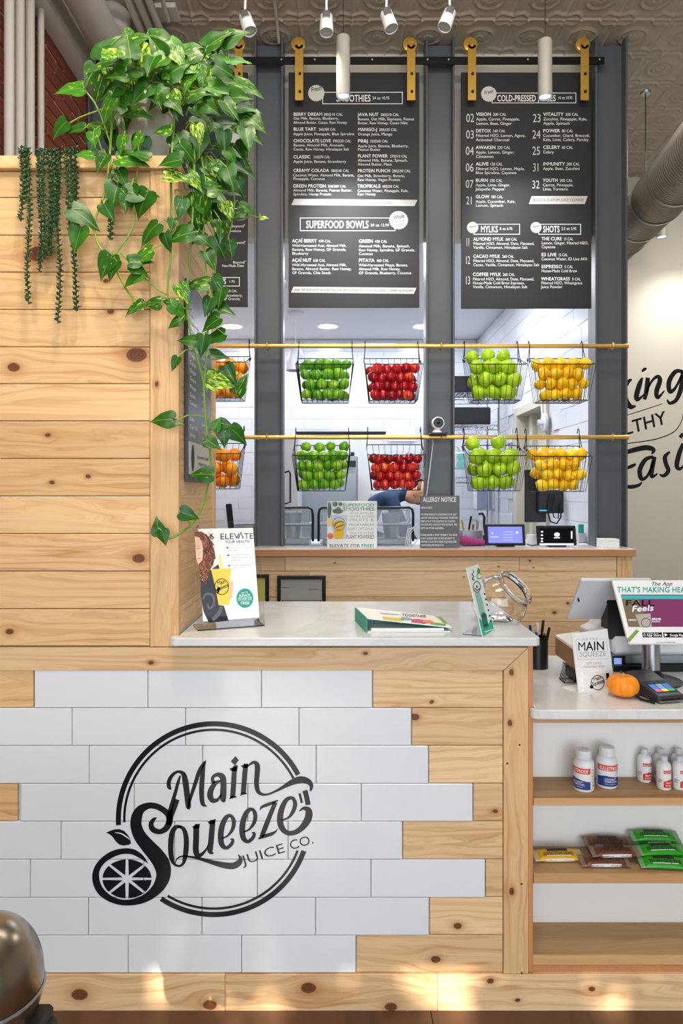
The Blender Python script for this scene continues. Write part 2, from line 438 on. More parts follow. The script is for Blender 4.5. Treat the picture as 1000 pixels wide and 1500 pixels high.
M_PLUM = fruitm('plum_skin', [(.15, lin('#7c0c18')), (.38, lin('#bc1826')), (.56, lin('#dd3a2a')), (.74, lin('#f59a4a'))], 16, .16, .03)
M_APPLE = fruitm('green_apple_skin', [(.1, lin('#8fb81a')), (.5, lin('#b4d92a')), (.9, lin('#d0ec58'))], 10, .18, .03)
M_PUMP = fruitm('pumpkin_skin', [(.1, lin('#ec7a04')), (.5, lin('#fb9012')), (.9, lin('#ffa32a'))], 14, .4, .1)
M_STEM = mat('brown_stem', '#5a4426', .8)
def leafm(name, dark, mid, var, thr):
    N = NT(name); tc = N.n('ShaderNodeTexCoord').outputs['Object']; ri = N.n('ShaderNodeObjectInfo').outputs['Random']
    sep = N.n('ShaderNodeSeparateXYZ'); N.l(tc, sep.inputs[0])
    v = N.comb(N.math('ADD', N.math('MULTIPLY', sep.outputs[0], 9), N.math('MULTIPLY', ri, 40)), N.math('MULTIPLY', sep.outputs[1], 3.2), ri)
    nz = N.noise(v, 1.0, 3, .6, .8)
    f = N.math('MULTIPLY', N.math('SUBTRACT', N.math('ADD', nz, N.math('MULTIPLY', N.math('SUBTRACT', ri, .5), .22)), thr), 7, None, True)
    vein = N.math('LESS_THAN', N.math('ABSOLUTE', sep.outputs[0]), .014)
    base = N.mix(N.noise(tc, 2.5, 2), lin(dark), lin(mid))
    c = N.mix(f, base, lin(var)); c = N.mix(N.math('MULTIPLY', vein, .45), c, lin('#8fb050'))
    N.l(c, N.p.inputs['Base Color']); N.p.inputs['Roughness'].default_value = .36; N.p.inputs['Specular IOR Level'].default_value = .32
    N.p.inputs['Subsurface Weight'].default_value = .0
    N.p.inputs['Transmission Weight'].default_value = .0
    return N.m
M_LEAF = leafm('pothos_leaf', '#0f3604', '#2c6a0c', '#a8c83c', .66)
M_LEAF2 = leafm('pothos_leaf_variegated', '#1c5006', '#43861a', '#cfe458', .57)
M_VINE = mat('vine_stem', '#7da03a', .5, var=.3, bscale=20)
M_SUCC = mat('succulent_leaf', '#2a4f22', .5, var=.35, bscale=60)
M_SKIN = mat('skin', '#d9a486', .5, sss=.1)
M_SHIRT = mat('navy_shirt', '#2a3f63', .85, bump=.3, bscale=120)
M_JEAN = mat('dark_trousers', '#1d1f26', .9)
M_HAIR = mat('brown_hair', '#3a2418', .6, bump=.6, bscale=160)
M_CREAMF = mat('frame_grey', '#a7aaa5', .4)
# ================================================================== THE SETTING
CEIL = 4.17; KC = 3.23
f = thing('floor', 'dark brown wooden floor boards along the foot of the counter', 'floor', kind='structure')
mb = MB().box(-3, 6, -4, 9, -.05, -.006); obj('floor_base', mb, W_FL, f)
for r_ in range(9):
    x = -1.6 - rnd.random() * .8; y0 = .74 + r_ * .14
    while x < 2.2:
        l = .9 + rnd.random() * .7
        obj('plank', MB().box(x, x + l - .002, y0, y0 + .138, -.006, 0, .0015), W_FL, f); x += l

# tin ceiling with pressed panels
c = thing('ceiling', 'pressed tin ceiling painted taupe above the menu wall', 'ceiling', kind='structure')
obj('ceiling_base', MB().box(-1.6, 6, -4, 9, CEIL + .012, CEIL + .1), M_TIN, c)
def tin_height(u, v):
    x, y = abs(u - .5) * 2, abs(v - .5) * 2; rr = math.hypot(x, y * 1.15)
    h = 0
    for r0, w, a in ((.52, .05, 1), (.30, .04, .8), (.12, .09, 1.1)): h += a * math.exp(-((rr - r0) / w) ** 2)
    if rr < .52: h += .35 * (.5 + .5 * math.cos(8 * math.atan2(v - .5, u - .5))) * math.exp(-((rr - .41) / .07) ** 2)
    e = 1 - x * .5 - y * .5 + .12 * math.cos(PI * x * 2) ; h += .9 * math.exp(-((e - .26) / .035) ** 2) if rr > .56 else 0
    h += .8 * math.exp(-((1 - x) / .05) ** 2) + .8 * math.exp(-((1 - y) / .05) ** 2)
    for k in (.80, ): h += .5 * math.exp(-((max(x, y) - k) / .03) ** 2) * (min(x, y) < .55)
    return h
TS = .30; n = 34; vs = []; fs = []
for j in range(n + 1):
    for i in range(n + 1): vs.append((i / n * TS, j / n * TS, -.012 * tin_height(i / n, j / n)))
for j in range(n):
    for i in range(n): q = j * (n + 1) + i; fs.append((q, q + 1, q + n + 2, q + n + 1))
t0 = None
for j in range(9):
    for i in range(16):
        X0 = -1.14 + i * TS; Y0 = 3.58 + j * TS - .02
        if Y0 > 4.15 and X0 < 1.3: continue
        if X0 + TS < -1.2: continue
        if t0 is None:
            t0 = obj('ceiling_tile', MB().add(vs, fs), M_TIN, c, smooth=2); o = t0
        else: o = t0.copy(); COL.objects.link(o); o.parent = c
        o.location = (X0, Y0, CEIL + .004)

# walls
tag(obj('wall_back', MB().box(1.62, 5.0, 5.8, 5.9, 0, CEIL + .01), M_WALL), 'plain pale plaster wall with painted lettering, beyond the rightmost steel column', 'wall', kind='structure')
tag(obj('wall_right', MB().box(4.9, 5.0, -4, 5.8, 0, CEIL + .01), M_WALL), 'plain plaster side wall right of the shop', 'wall', kind='structure')
wl = thing('wall_left', 'old red brick wall behind the vertical cream pipes', 'wall', kind='structure')
obj('mortar_bed', MB().box(-1.7, -1.505, -4, 8.2, 0, CEIL + .01), M_MORT, wl)
bk = []
for k in range(4):
    m_ = MB().box(-.012, .004, 0, .203, 0, .064, .004)
    m_.v = [v + Vector((rnd.uniform(-.0025, .0025),) * 3) for v in m_.v]; bk.append(m_)
bm_ = [obj('brick', m_, M_BRICK, wl) for m_ in bk]
first = list(bm_)
for r_ in range(17):
    for q in range(9):
        if r_ < 4 and q > 5: pass
        Y = 2.62 + q * .215 + (r_ % 2) * .107; z = 2.72 + r_ * .075
        if z > 3.86 or Y > 4.2: continue
        if first: o = first.pop()
        else: o = rnd.choice(bm_).copy(); COL.objects.link(o); o.parent = wl
        o.location = (-1.5 + rnd.uniform(-.003, .003), Y, z)

# header wall above the kitchen opening, jambs
tag(obj('wall_header', MB().box(-1.5, 1.64, 4.16, 4.24, 3.04, CEIL + .01), M_WALL), 'beige header wall above the kitchen opening, behind the black track', 'wall', kind='structure')
obj('wall_kitchen_left', MB().box(-1.62, -1.52, 4.24, 7.9, 0, KC), M_KWALL, None, kind='structure', label='white left wall of the kitchen', category='wall')
tag(obj('ceiling_kitchen', MB().box(-1.6, 1.75, 4.24, 7.9, KC, KC + .06), M_KWALL), 'smooth white kitchen ceiling with round downlights', 'ceiling', kind='structure')
kb = thing('wall_kitchen', 'white tiled far wall of the kitchen seen between the columns', 'wall', kind='structure')
obj('wall_backing', MB().box(-1.6, 1.75, 7.765, 7.85, 0, KC), M_GROUT, kb)
kr = thing('wall_kitchen_right', 'white tiled side wall of the kitchen with a doorway', 'wall', kind='structure')
DY0, DY1, DZ = 5.17, 6.0, 2.17
obj('wall_backing', MB().box(1.555, 1.64, 4.2, DY0, 0, KC).box(1.555, 1.64, DY1, 7.8, 0, KC).box(1.555, 1.64, DY0, DY1, DZ, KC), M_GROUT, kr)
tA = obj('tile', MB().box(0, .298, 0, .008, 0, .126, .002), M_KTILE, kb); usedA = False
for r_ in range(18):
    for q in range(12):
        z = .92 + r_ * .128; X = -1.62 + q * .3 + (r_ % 2) * .15
        if X > 1.5: continue
        if not usedA: o = tA; usedA = True
        else: o = tA.copy(); COL.objects.link(o); o.parent = kb
        o.location = (X, 7.757, z); o.rotation_euler = (rnd.uniform(-.004, .004), 0, rnd.uniform(-.004, .004))
tB = obj('tile', MB().box(0, .008, 0, .298, 0, .126, .002), M_KTILE, kr); used = False
for r_ in range(18):
    for q in range(13):
        z = .92 + r_ * .128; Y = 4.1 + q * .3 + (r_ % 2) * .15
        if Y > 7.6: continue
        if z < DZ - .02 and Y + .298 > DY0 - .05 and Y < DY1 + .06: continue
        if not used: o = tB; used = True
        else: o = tB.copy(); COL.objects.link(o); o.parent = kr
        o.location = (1.545, Y, z); o.rotation_euler = (0, rnd.uniform(-.004, .004), rnd.uniform(-.004, .004))
dd = thing('door_1', 'beige doorway opening in the tiled kitchen side wall', 'doorway', kind='structure')
obj('door_frame', MB().box(1.53, 1.66, DY0 - .06, DY0 + .012, .0, DZ + .06, .004).box(1.53, 1.66, DY1 - .012, DY1 + .06, 0, DZ + .06, .004).box(1.53, 1.66, DY0 + .013, DY1 - .013, DZ - .012, DZ + .06, .004), M_WALL, dd)
obj('reveal', MB().box(1.662, 1.75, DY0 - .05, DY1 + .05, 0, DZ + .05), M_WALL, dd)
# storefront behind the camera: a head wall and mullions, glass taken as clear daylight opening
tag(obj('wall_front', MB().box(-1.7, 5, -3.1, -3.0, 3.26, CEIL + .1).box(-1.7, -1.5, -3.1, -3, 0, 3.26).box(2.6, 5, -3.1, -3, 0, 3.26).box(-1.7, 5, -3.1, -3, 0, .12), M_WALL), 'shopfront wall around the street window, behind the viewer', 'wall', kind='structure')
w = thing('window_1', 'tall street window with dark mullions behind the viewer', 'window', kind='structure')
for x in (-1.5, -.15, 1.22, 2.56): obj('mullion', MB().box(x, x + .05, -3.08, -3.0, .12, 3.26), M_BLACK, w)

# boxed beam, big pipe and conduits along the left
tag(obj('beam', MB().box(-1.5, -1.43, 2.2, 4.15, 3.87, 4.18).box(-1.5, -1.405, 2.2, 4.15, 3.84, 3.875), M_WALL), 'cream boxed beam running back along the brick wall top', 'beam', kind='structure')
tag(obj('ceiling_pipe', MB().tube([(-1.27, 2.3, 3.93), (-1.27, 3.6, 3.93), (-1.27, 3.72, 3.95), (-1.27, 3.80, 4.03), (-1.27, 3.82, 4.17)], .09, 24), M_PIPE, smooth=True), 'thick cream pipe running back under the ceiling, above the pothos', 'pipe')
for k, x in enumerate((-1.13, -1.075, -1.02)):
    tag(obj('conduit', MB().tube([(x, 2.3, 4.1), (x, 4.14, 4.1)], .02, 12), M_PIPE, smooth=True),
        ['cream ceiling conduit nearest the thick pipe, first of three', 'middle of the three cream ceiling conduits', 'rightmost of the three cream ceiling conduits beside the thick pipe'][k], 'pipe', 'ceiling conduits')
for k, (px, r_) in enumerate(((13.5, .0215), (28.5, .0225), (43.5, .022), (60, .0155))):
    Y = 1.46 / (500 - px) * 1000
    m_ = MB().tube([(-1.46, Y, 2.0), (-1.46, Y, 4.16)], r_, 16)
    tag(obj('wall_pipe', m_, M_PIPE, smooth=True), ['leftmost cream vertical pipe on the brick wall', 'second cream vertical pipe from the left on the brick wall',
        'third cream vertical pipe, left of the thin one', 'thin cream vertical pipe, rightmost of the four on the bricks'][k], 'pipe', 'vertical pipes on the brick wall')

# ================================================================== steel columns, track, menus
cols = [(130, 170), (373, 415), (623, 665), (870, 917)]
cl = ['dark steel column beside the brick wall, behind the pothos', 'dark steel column left of the smoothie menu', 'dark steel column between the two full menus, with the camera', 'rightmost dark steel column beside the lettered wall']
columns = []
for (a, b), l_ in zip(cols, cl):
    x0, x1 = (a - 500) * 4.02 / 1000, (b - 500) * 4.02 / 1000
    m_ = MB().box(x0 + .01, x1 - .01, 4.10, 4.12, 1.0, CEIL - .02).box(x0, x0 + .012, 4.0, 4.12, 1.0, CEIL + .03, .002).box(x1 - .012, x1, 4.0, 4.12, 1.0, CEIL + .03, .002)
    m_.box(x0 + .012, x1 - .012, 4.06, 4.10, 1.1, CEIL - .02)
    o = tag(obj('column', m_, M_STEEL), l_, 'column', 'steel columns of the menu wall', kind='structure'); columns.append(o)
zt = W(0, 89, 3.985).z
m_ = MB().box(-1.5, (885 - 500) * 3.985 / 1000, 3.98, 3.99, zt - .022, zt + .022, .002)
tr = obj('menu_track', m_, M_BLACK); tag(tr, 'black flat steel track across the columns that carries the sliding menus', 'track')
for px in (412, 461, 545, 626, 657, 773, 878):
    p = W(px, 87, 3.98); obj('bolt', MB().lathe([(0, .006), (.005, .004), (.006, 0)], 10, Matrix.Translation(p) @ Matrix.Rotation(R(90), 4, 'X')), M_ALU, tr)

def menu(name_label, x0, x1, yb, hang, Yb=4.02):
    S = front(Yb)
    p0, p1 = S.at(x0, 106), S.at(x1, yb)
    t = thing('menu_board', name_label, 'menu board', ((p0.x + p1.x) / 2, Yb, p1.z), 'sliding menu boards')
    obj('panel', MB().box(p0.x, p1.x, Yb, Yb + .015, p1.z, p0.z, .001), M_MENU, t)
    for px, py in hang:
        q = W(px, 66, 3.965)
        m = MB().box(q.x - .024, q.x + .024, 3.962, 3.968, W(0, 147, 3.965).z, q.z, .001)
        m.lathe([(.024, .003), (.024, -.003)], 20, Matrix.Translation((q.x, 3.965, q.z)) @ Matrix.Rotation(R(90), 4, 'X'))
        h = obj('hanger_strap', m, M_BRASS, t)
        obj('roller', MB().lathe([(.0, .012), (.032, .012), (.041, .008), (.036, 0), (.041, -.008), (.032, -.012), (0, -.012)], 28, Matrix.Translation((q.x - .006, 3.982, q.z + .012)) @ Matrix.Rotation(R(90), 4, 'X')), M_BRASS, h, smooth=True)
        for yy in (108, 134):
            b_ = W(px + 1, yy, 3.96); obj('bolt', MB().lathe([(0, .008), (.007, .006), (.009, 0)], 10, Matrix.Translation(b_) @ Matrix.Rotation(R(90), 4, 'X')), M_BOLT, h, smooth=True)
        b_ = W(px, 66, 3.96); obj('bolt', MB().lathe([(0, .006), (.009, .005), (.011, 0)], 12, Matrix.Translation(b_) @ Matrix.Rotation(R(90), 4, 'X')), M_BRASS, h, smooth=True)
    return t, Surf((0, Yb, 0), (0, -1, 0))

# smoothie menu
t, S = menu('black smoothies and superfood bowls menu board, centre of the wall', 422.5, 614, 450, ((438, 66), (602, 66)))
A = (400, 50); B = (400, 250); k = 4.1667
m = MB()
def rows(m, S, org, sc, data, bold, cap):
    for s_, x0, x1, y in data: m.text(S, s_, x0, x1, y, cap, org, sc, bold)
rows(m, S, A, k, [('BERRY DREAM', 123, 300, 498), ('BLUE TART', 123, 262, 589), ('CHOCOLATE LOVE', 123, 352, 660), ('CLASSIC', 123, 228, 758), ('CREAMY COLADA', 123, 340, 841),
     ('JAVA NUT', 516, 642, 500), ('MANGO-J', 516, 635, 591), ('PB&J', 516, 580, 661), ('PLANT POWER', 516, 698, 753), ('PROTEIN PUNCH', 516, 715, 843)], 1, 19)
rows(m, S, B, k, [('GREEN PROTEIN', 120, 323, 103), ('TROPIKALE', 514, 655, 104), ('AÇAÍ BERRY', 115, 265, 438), ('AÇAÍ NUT', 115, 233, 556), ('GREEN', 522, 610, 440), ('PITAYA', 522, 618, 557)], 1, 20)
obj('heading', m, M_WHITE, t, kind='stuff')
m = MB()
rows(m, S, A, k, [('380|510 CAL', 307, 425, 498), ('Oat Milk, Banana, Blueberry,', 123, 400, 522), ('Almond Butter, Cacao, Raw Honey', 123, 450, 547),
     ('260|380 CAL', 277, 382, 589), ('Apple Juice, Pineapple, Blue Spirulina', 123, 495, 617), ('390|520 CAL', 362, 475, 660), ('Banana, Almond Milk, Avocado,', 123, 435, 685), ('Cacao, Raw Honey, Himalayan Salt', 123, 463, 710),
     ('210|270 CAL', 245, 346, 758), ('Apple Juice, Banana, Strawberry', 123, 445, 785),
     ('380|510 CAL', 655, 768, 500), ('Banana, Oat Milk, Espresso, Peanut', 516, 860, 526), ('Butter, Raw Honey, Cacao Nibs', 516, 820, 550), ('280|420 CAL', 645, 755, 591), ('Orange Juice, Mango', 516, 727, 618),
     ('320|560 CAL', 590, 700, 661), ('Apple Juice, Banana, Blueberry,', 516, 825, 690), ('Peanut Butter', 516, 655, 712), ('270|510 CAL', 712, 818, 753), ('Almond Milk, Banana, Spinach,', 516, 820, 778), ('Almond Butter, Maca', 516, 723, 802)], 0, 16)
rows(m, S, B, k, [('380|540 CAL', 352, 462, 8), ('Coconut Water, Almond Milk, Banana,', 120, 495, 35), ('Pineapple, Coconut', 122, 315, 57), ('300|560 CAL', 332, 445, 103), ('Almond Milk, Banana, Peanut Butter,', 122, 482, 127), ('Spirulina, Hemp Protein', 122, 355, 151),
     ('280|530 CAL', 725, 838, 10), ('Oat Milk, Strawberry, Banana,', 514, 803, 39), ('Raw Honey, Vegan Protein', 514, 775, 63), ('180|350 CAL', 662, 768, 104), ('Coconut Water, Pineapple, Kale,', 514, 825, 130), ('Raw Honey', 514, 625, 151),
     ('24 oz 12.95', 593, 707, 340), ('470 CAL', 277, 352, 438), ('Wild-Harvested Acai, Almond Milk,', 115, 448, 465), ('Banana, Raw Honey, GF Granola,', 115, 446, 489), ('Blueberry', 115, 214, 513),
     ('630 CAL', 244, 318, 556), ('Wild-Harvested Acai, Almond Milk,', 115, 448, 583), ('Banana, Almond Butter, Raw Honey,', 115, 478, 607), ('GF Granola, Chia Seeds', 115, 352, 631),
     ('430 CAL', 620, 695, 440), ('Almond Milk, Banana, Spinach,', 522, 835, 468), ('Raw Honey, Spirulina, GF Granola,', 522, 865, 492), ('Coconut', 522, 608, 515), ('460 CAL', 630, 706, 557), ('Wild-Harvested Pitaya, Banana,', 522, 822, 584), ('Almond Milk, Raw Honey,', 522, 775, 608), ('GF Granola, Blueberry, Coconut', 522, 843, 632)], 0, 16)
m.text(S, '24 oz 10.95', 605, 710, 398, 17, A, k)
obj('small_print', m, M_WHITE, t, kind='stuff')
obj('title_box', MB().frame(S, 300, 353, 790, 427, 4, A, k), M_WHITE, t); obj('title_box', MB().frame(S, 163, 287, 745, 368, 4, B, k), M_WHITE, t)
obj('title', MB().text(S, 'SMOOTHIES', 385, 595, 411, 40, A, k, 1), M_WHITE, t); obj('title', MB().text(S, 'SUPERFOOD BOWLS', 200, 583, 350, 44, B, k, 1), M_WHITE, t)
bn = obj('banner', MB().poly(S, [(128, 172), (880, 178), (862, 216), (110, 210)], B, k), M_GREYW, t)
obj('banner_print', MB().text(S, 'KIDS SIZE AVAILABLE UPON REQUEST 6.95', 272, 722, 201, 15, B, k, 0, .0012, 204), M_MENU, bn)
bn = obj('banner', MB().poly(S, [(124, 708), (874, 715), (858, 752), (108, 744)], B, k), M_GREYW, t)
obj('banner_print', MB().text(S, 'ASK TO ELEVATE ANY BOWL OR SMOOTHIE TO CUT CALORIES, CARBS, & SUGARS', 130, 856, 734, 14, B, k, 0, .0012, 739), M_MENU, bn)
bd = obj('badge', MB().disc(S, 263, 360, 52, 52, A, k, .0010, 48, .09), M_GREYW, t)
obj('badge_print', MB().text(S, 'Fresh', 232, 296, 352, 26, A, k, 1, .0016, 340, .2), M_MENU, bd)
bd = obj('badge', MB().disc(S, 765, 302, 60, 58, B, k, .0010, 48, .09), M_GREYW, t)
obj('badge_print', MB().text(S, 'Whole', 733, 800, 300, 24, B, k, 1, .0016, 286, .25).text(S, 'FRUITS &', 742, 800, 322, 12, B, k, 0, .0016, 310).text(S, 'VEGGIES', 748, 798, 340, 12, B, k, 0, .0016, 330), M_MENU, bd)

# juice menu
t, S = menu('black cold-pressed juice menu board, rightmost of the three', 675.5, 866, 451.5, ((691, 66), (856, 66)))
A = (640, 50); B = (640, 250); k = 3.846
m = MB()
rows(m, S, A, k, [('VISION', 220, 305, 460), ('DETOX', 218, 303, 553), ('AWAKEN', 218, 330, 647), ('ALIVE', 218, 290, 740), ('VITALITY', 598, 712, 460), ('POWER', 596, 692, 553), ('CELERY', 596, 692, 646), ('IMMUNITY', 596, 720, 740)], 1, 18)
rows(m, S, B, k, [('BURN', 217, 287, 63), ('GLOW', 217, 294, 155), ('YOUTH', 595, 680, 63), ('ALMOND MYLK', 204, 373, 394), ('CACAO MYLK', 203, 355, 491), ('COFFEE MYLK', 201, 360, 593), ('THE CURE', 588, 702, 392), ('E3 LIVE', 587, 672, 482), ('ESPRESSO', 587, 705, 549), ('WHEATGRASS', 586, 748, 618)], 1, 18)
obj('heading', m, M_WHITE, t, kind='stuff')
m = MB()
rows(m, S, A, k, [('200 CAL', 314, 390, 460), ('Apple, Carrot, Pineapple,', 220, 465, 486), ('Lemon, Beet, Ginger', 220, 420, 511), ('160 CAL', 312, 384, 553), ('Filtered H2O, Lemon, Agave,', 218, 498, 579), ('Activated Charcoal', 218, 407, 603),
     ('220 CAL', 338, 412, 647), ('Apple, Lemon, Ginger,', 218, 434, 673), ('Cinnamon', 218, 318, 697), ('120 CAL', 298, 368, 740), ('Filtered H2O, Lemon, Maple,', 218, 493, 766),
     ('200 CAL', 722, 796, 460), ('Zucchini, Pineapple, Kale,', 598, 845, 486), ('Apple, Spinach', 598, 746, 510), ('80 CAL', 702, 766, 553), ('Cucumber, Chard, Broccoli,', 596, 860, 579), ('Kale, Lime, Celery, Parsley', 596, 853, 602),
     ('60 CAL', 702, 765, 646), ('Celery', 596, 657, 672), ('200 CAL', 728, 803, 740), ('Apple, Beet, Zucchini', 596, 803, 765), ('16 oz 10.95', 680, 762, 366)], 0, 16)
fl = 'Filtered H2O, Almond, Date, Flaxseed,'
rows(m, S, B, k, [('Blue Spirulina, Cayenne', 217, 447, 19), ('220 CAL', 296, 367, 63), ('Apple, Lime, Ginger,', 217, 412, 88), ('Jalapeño Pepper', 217, 382, 111), ('180 CAL', 302, 370, 155), ('Apple, Cucumber, Kale,', 217, 441, 181), ('Lemon, Spinach', 217, 372, 203),
     ('200 CAL', 690, 764, 63), ('Carrot, Pineapple,', 595, 768, 88), ('Lime, Turmeric', 595, 738, 111), ('8 oz 6.95', 352, 425, 334), ('2.5 oz 3.95', 700, 785, 334),
     ('260 CAL', 384, 450, 394), (fl, 204, 548, 418), ('Vanilla, Cinnamon, Himalayan Salt', 204, 510, 440), ('260 CAL', 366, 432, 491), (fl, 203, 547, 515), ('Cacao, Vanilla, Cinnamon, Himalayan Salt', 203, 575, 538),
     ('260 CAL', 370, 437, 593), (fl, 201, 547, 618), ('House-Made Cold Brew Espresso,', 201, 493, 640), ('Vanilla, Cinnamon, Himalayan Salt', 201, 508, 662), ('15 CAL', 712, 766, 392), ('Lemon, Ginger, Filtered H2O,', 588, 852, 415), ('Cayenne', 588, 666, 437),
     ('15 CAL', 682, 735, 482), ('Coconut Water, E3 Live AFA', 587, 846, 505), ('5 CAL', 717, 765, 549), ('House-Made Cold Brew', 587, 788, 572), ('0 CAL', 760, 808, 618), ('Filtered H2O, Wheatgrass', 586, 818, 640), ('Juice Powder', 586, 706, 662)], 0, 15.5)
obj('small_print', m, M_WHITE, t, kind='stuff')
m = MB()
rows(m, S, A, k, [('02', 163, 210, 495), ('03', 162, 210, 588), ('04', 160, 208, 680), ('06', 160, 207, 774), ('23', 538, 586, 496), ('24', 535, 583, 588), ('25', 535, 582, 680), ('31', 538, 578, 774)], 0, 46)
rows(m, S, B, k, [('07', 160, 205, 97), ('21', 163, 202, 190), ('32', 533, 578, 100), ('11', 162, 184, 424), ('12', 158, 186, 526), ('13', 157, 187, 640)], 0, 44)
obj('juice_number', m, M_GREYW, t, kind='stuff')
for fr, O_ in (((308, 330, 783, 389), A), ((205, 300, 466, 360), B), ((570, 300, 810, 360), B)): obj('title_box', MB().frame(S, *fr, 3.5, O_, k), M_WHITE, t)
for s_, x0, x1, y, h_, O_ in (('COLD-PRESSED', 338, 557, 378, 34, A), ('JUICES', 566, 669, 378, 34, A), ('MYLKS', 245, 343, 347, 35, B), ('SHOTS', 596, 690, 347, 35, B)): obj('title', MB().text(S, s_, x0, x1, y, h_, O_, k, 1), M_WHITE, t)
bn = obj('banner', MB().poly(S, [(532, 143), (848, 143), (832, 188), (516, 188)], B, k), M_GREYW, t)
obj('banner_print', MB().text(S, 'BUILD A CUSTOM JUICE CLEANSE!', 540, 828, 172, 15, B, k, 0, .0012), M_MENU, bn)
for x, y, r_, O_, st, s_, x0, x1, y0, y1, h_ in ((291, 337, 45, A, .09, 'Fresh', 266, 318, 340, 330, 20), (200, 320, 32, B, 0, 'House', 182, 220, 322, 315, 9), (557, 320, 31, B, 0, 'Wellness', 536, 580, 322, 315, 9)):
    bd = obj('badge', MB().disc(S, x, y, r_, r_, O_, k, .0010, 48, st), M_GREYW, t)
    obj('badge_print', MB().text(S, s_, x0, x1, y0, h_, O_, k, 1, .0016, y1, .2), M_MENU, bd)

# left menu, mostly behind the pothos
t, S = menu('black menu board half hidden behind the pothos, leftmost of the three', 172, 362.5, 449, ((188, 66), (349.5, 66)))
m = MB().text(S, 'MIND BOOST', 318, 352, 210, 4, (0, 0), 1, 1)
m.text(S, 'EXTRACT', 322, 353, 236.5, 4.6, (0, 0), 1, 1).text(S, 'Almond Milk', 316, 357, 270, 3.6).text(S, 'SHAKES', 326, 352, 262, 4, (0, 0), 1, 1)
m.text(S, '"Just" Egg, Beyond"', 312, 359, 333, 3.8).text(S, 'Sausage, Provolone', 312, 353, 340, 3.8).text(S, 'Beyond"', 341, 360, 357, 3.8).text(S, 'Beyond"', 341, 360, 386, 3.8).text(S, 'Nut-Made Date', 325, 357, 391, 3.8)
m.text(S, '230 CAL', 331, 347, 428, 3.6).text(S, 'Banana, Strawberry,', 312, 355, 434.5, 3.8).text(S, 'Chia, GF Granola,', 314, 352, 439.5, 3.8)
obj('small_print', m, M_WHITE, t, kind='stuff')
for y_, s_ in ((305, 'CHIPS'), (406, 'CUPS')):
    obj('title_box', MB().frame(S, 310, y_, 351, y_ + 13.5, 1), M_WHITE, t); obj('title', MB().text(S, s_, 316, 331, y_ + 10, 8, (0, 0), 1, 1).text(S, '1.95', 335, 344, y_ + 8, 3.5), M_WHITE, t)
obj('badge', MB().disc(S, 346, 204, 10, 10, (0, 0), 1, .001, 40, .12), M_GREYW, t)

# mural lettering on the far wall
S = front(5.8); o_ = (860, 380); k = 3.409
m = MB()
for st in [[(170,520,14),(182,620,26),(186,720,20)], [(188,650,8),(205,610,18),(222,600,10)], [(188,655,10),(196,705,22),(215,735,26),(242,732,8)], [(275,590,8),(262,620,24),(245,680,26),(252,700,18),(285,672,6)], [(272,560,10),(286,548,16),(296,544,6)],
           [(302,590,22),(296,650,24),(285,700,18)], [(292,670,8),(320,610,12),(350,585,18),(362,605,24),(345,660,24),(352,690,18),(385,655,6)], [(478,560,14),(440,560,22),(408,610,24),(412,660,22),(440,640,14),(470,580,12)], [(476,560,20),(468,640,24),(445,700,20),(412,718,16),(398,700,8)],
           [(178,970,18),(220,955,24),(290,940,26),(330,950,22),(322,972,8)], [(180,1050,8),(215,1035,18),(242,1022,12)], [(180,1130,14),(215,1136,20),(255,1128,16),(272,1112,8)], [(178,960,20),(172,1050,26),(176,1130,20)],
           [(330,985,14),(290,1000,22),(262,1050,24),(270,1095,22),(300,1080,14),(330,1010,10)], [(336,985,20),(322,1050,24),(322,1085,18),(350,1070,8)],
           [(412,960,10),(388,985,22),(392,1020,22),(404,1055,22),(382,1080,18),(360,1074,8)], [(478,920,18),(458,970,24),(446,1030,24),(462,1046,16),(480,1030,10)], [(462,890,18),(478,870,18)]]:
    m.stroke(S, st, o_, k, .001)
m.stroke(S, [(170,786,3),(280,752,4),(375,720,3)], o_, k, .001).stroke(S, [(170,922,4),(330,900,5),(430,862,5),(468,810,4),(478,770,3)], o_, k, .001)
m.text(S, 'LTHY', 188, 398, 878, 62, o_, k, 1, .001, 818, .1)
mu = tag(obj('wall_lettering', m, M_INK), 'black brush-script lettering on the pale wall beyond the rightmost column', 'sign')

# ------------------------------------------------------------------ spiral duct
du = thing('spiral_duct', 'galvanised spiral duct slanting under the ceiling at the upper right', 'duct', (1.93, 4.2, 3.3))
d = Vector((.221, 1, .156)).normalized(); P0 = Vector((1.932, 4.2, 3.285)); M_ = d.to_track_quat('Z', 'Y').to_matrix().to_4x4()
prof = []; z = -2.6
while z < 1.58:
    prof += [(.150, z), (.150, z + .022), (.1535, z + .025), (.1535, z + .029)]; z += .032
obj('duct_shell', MB().lathe(prof, 40, Matrix.Translation(P0) @ M_, cap=False), M_DUCT, du, smooth=True)
for q in (-.55, -.1, .42, .95):
    obj('seam_band', MB().lathe([(.154, q), (.159, q + .004), (.159, q + .026), (.154, q + .03)], 40, Matrix.Translation(P0) @ M_, cap=False), M_DUCT, du, smooth=True)
q = P0 + d * .38; obj('suspension_wire', MB().tube([(q.x + .02, q.y, CEIL), (q.x + .02, q.y, q.z + .14)], .003, 6), M_BLACK, du)
obj('wire_canopy', MB().lathe([(.03, -.012), (.034, 0)], 16, Matrix.Translation((q.x + .02, q.y, CEIL))), M_ALU, du)

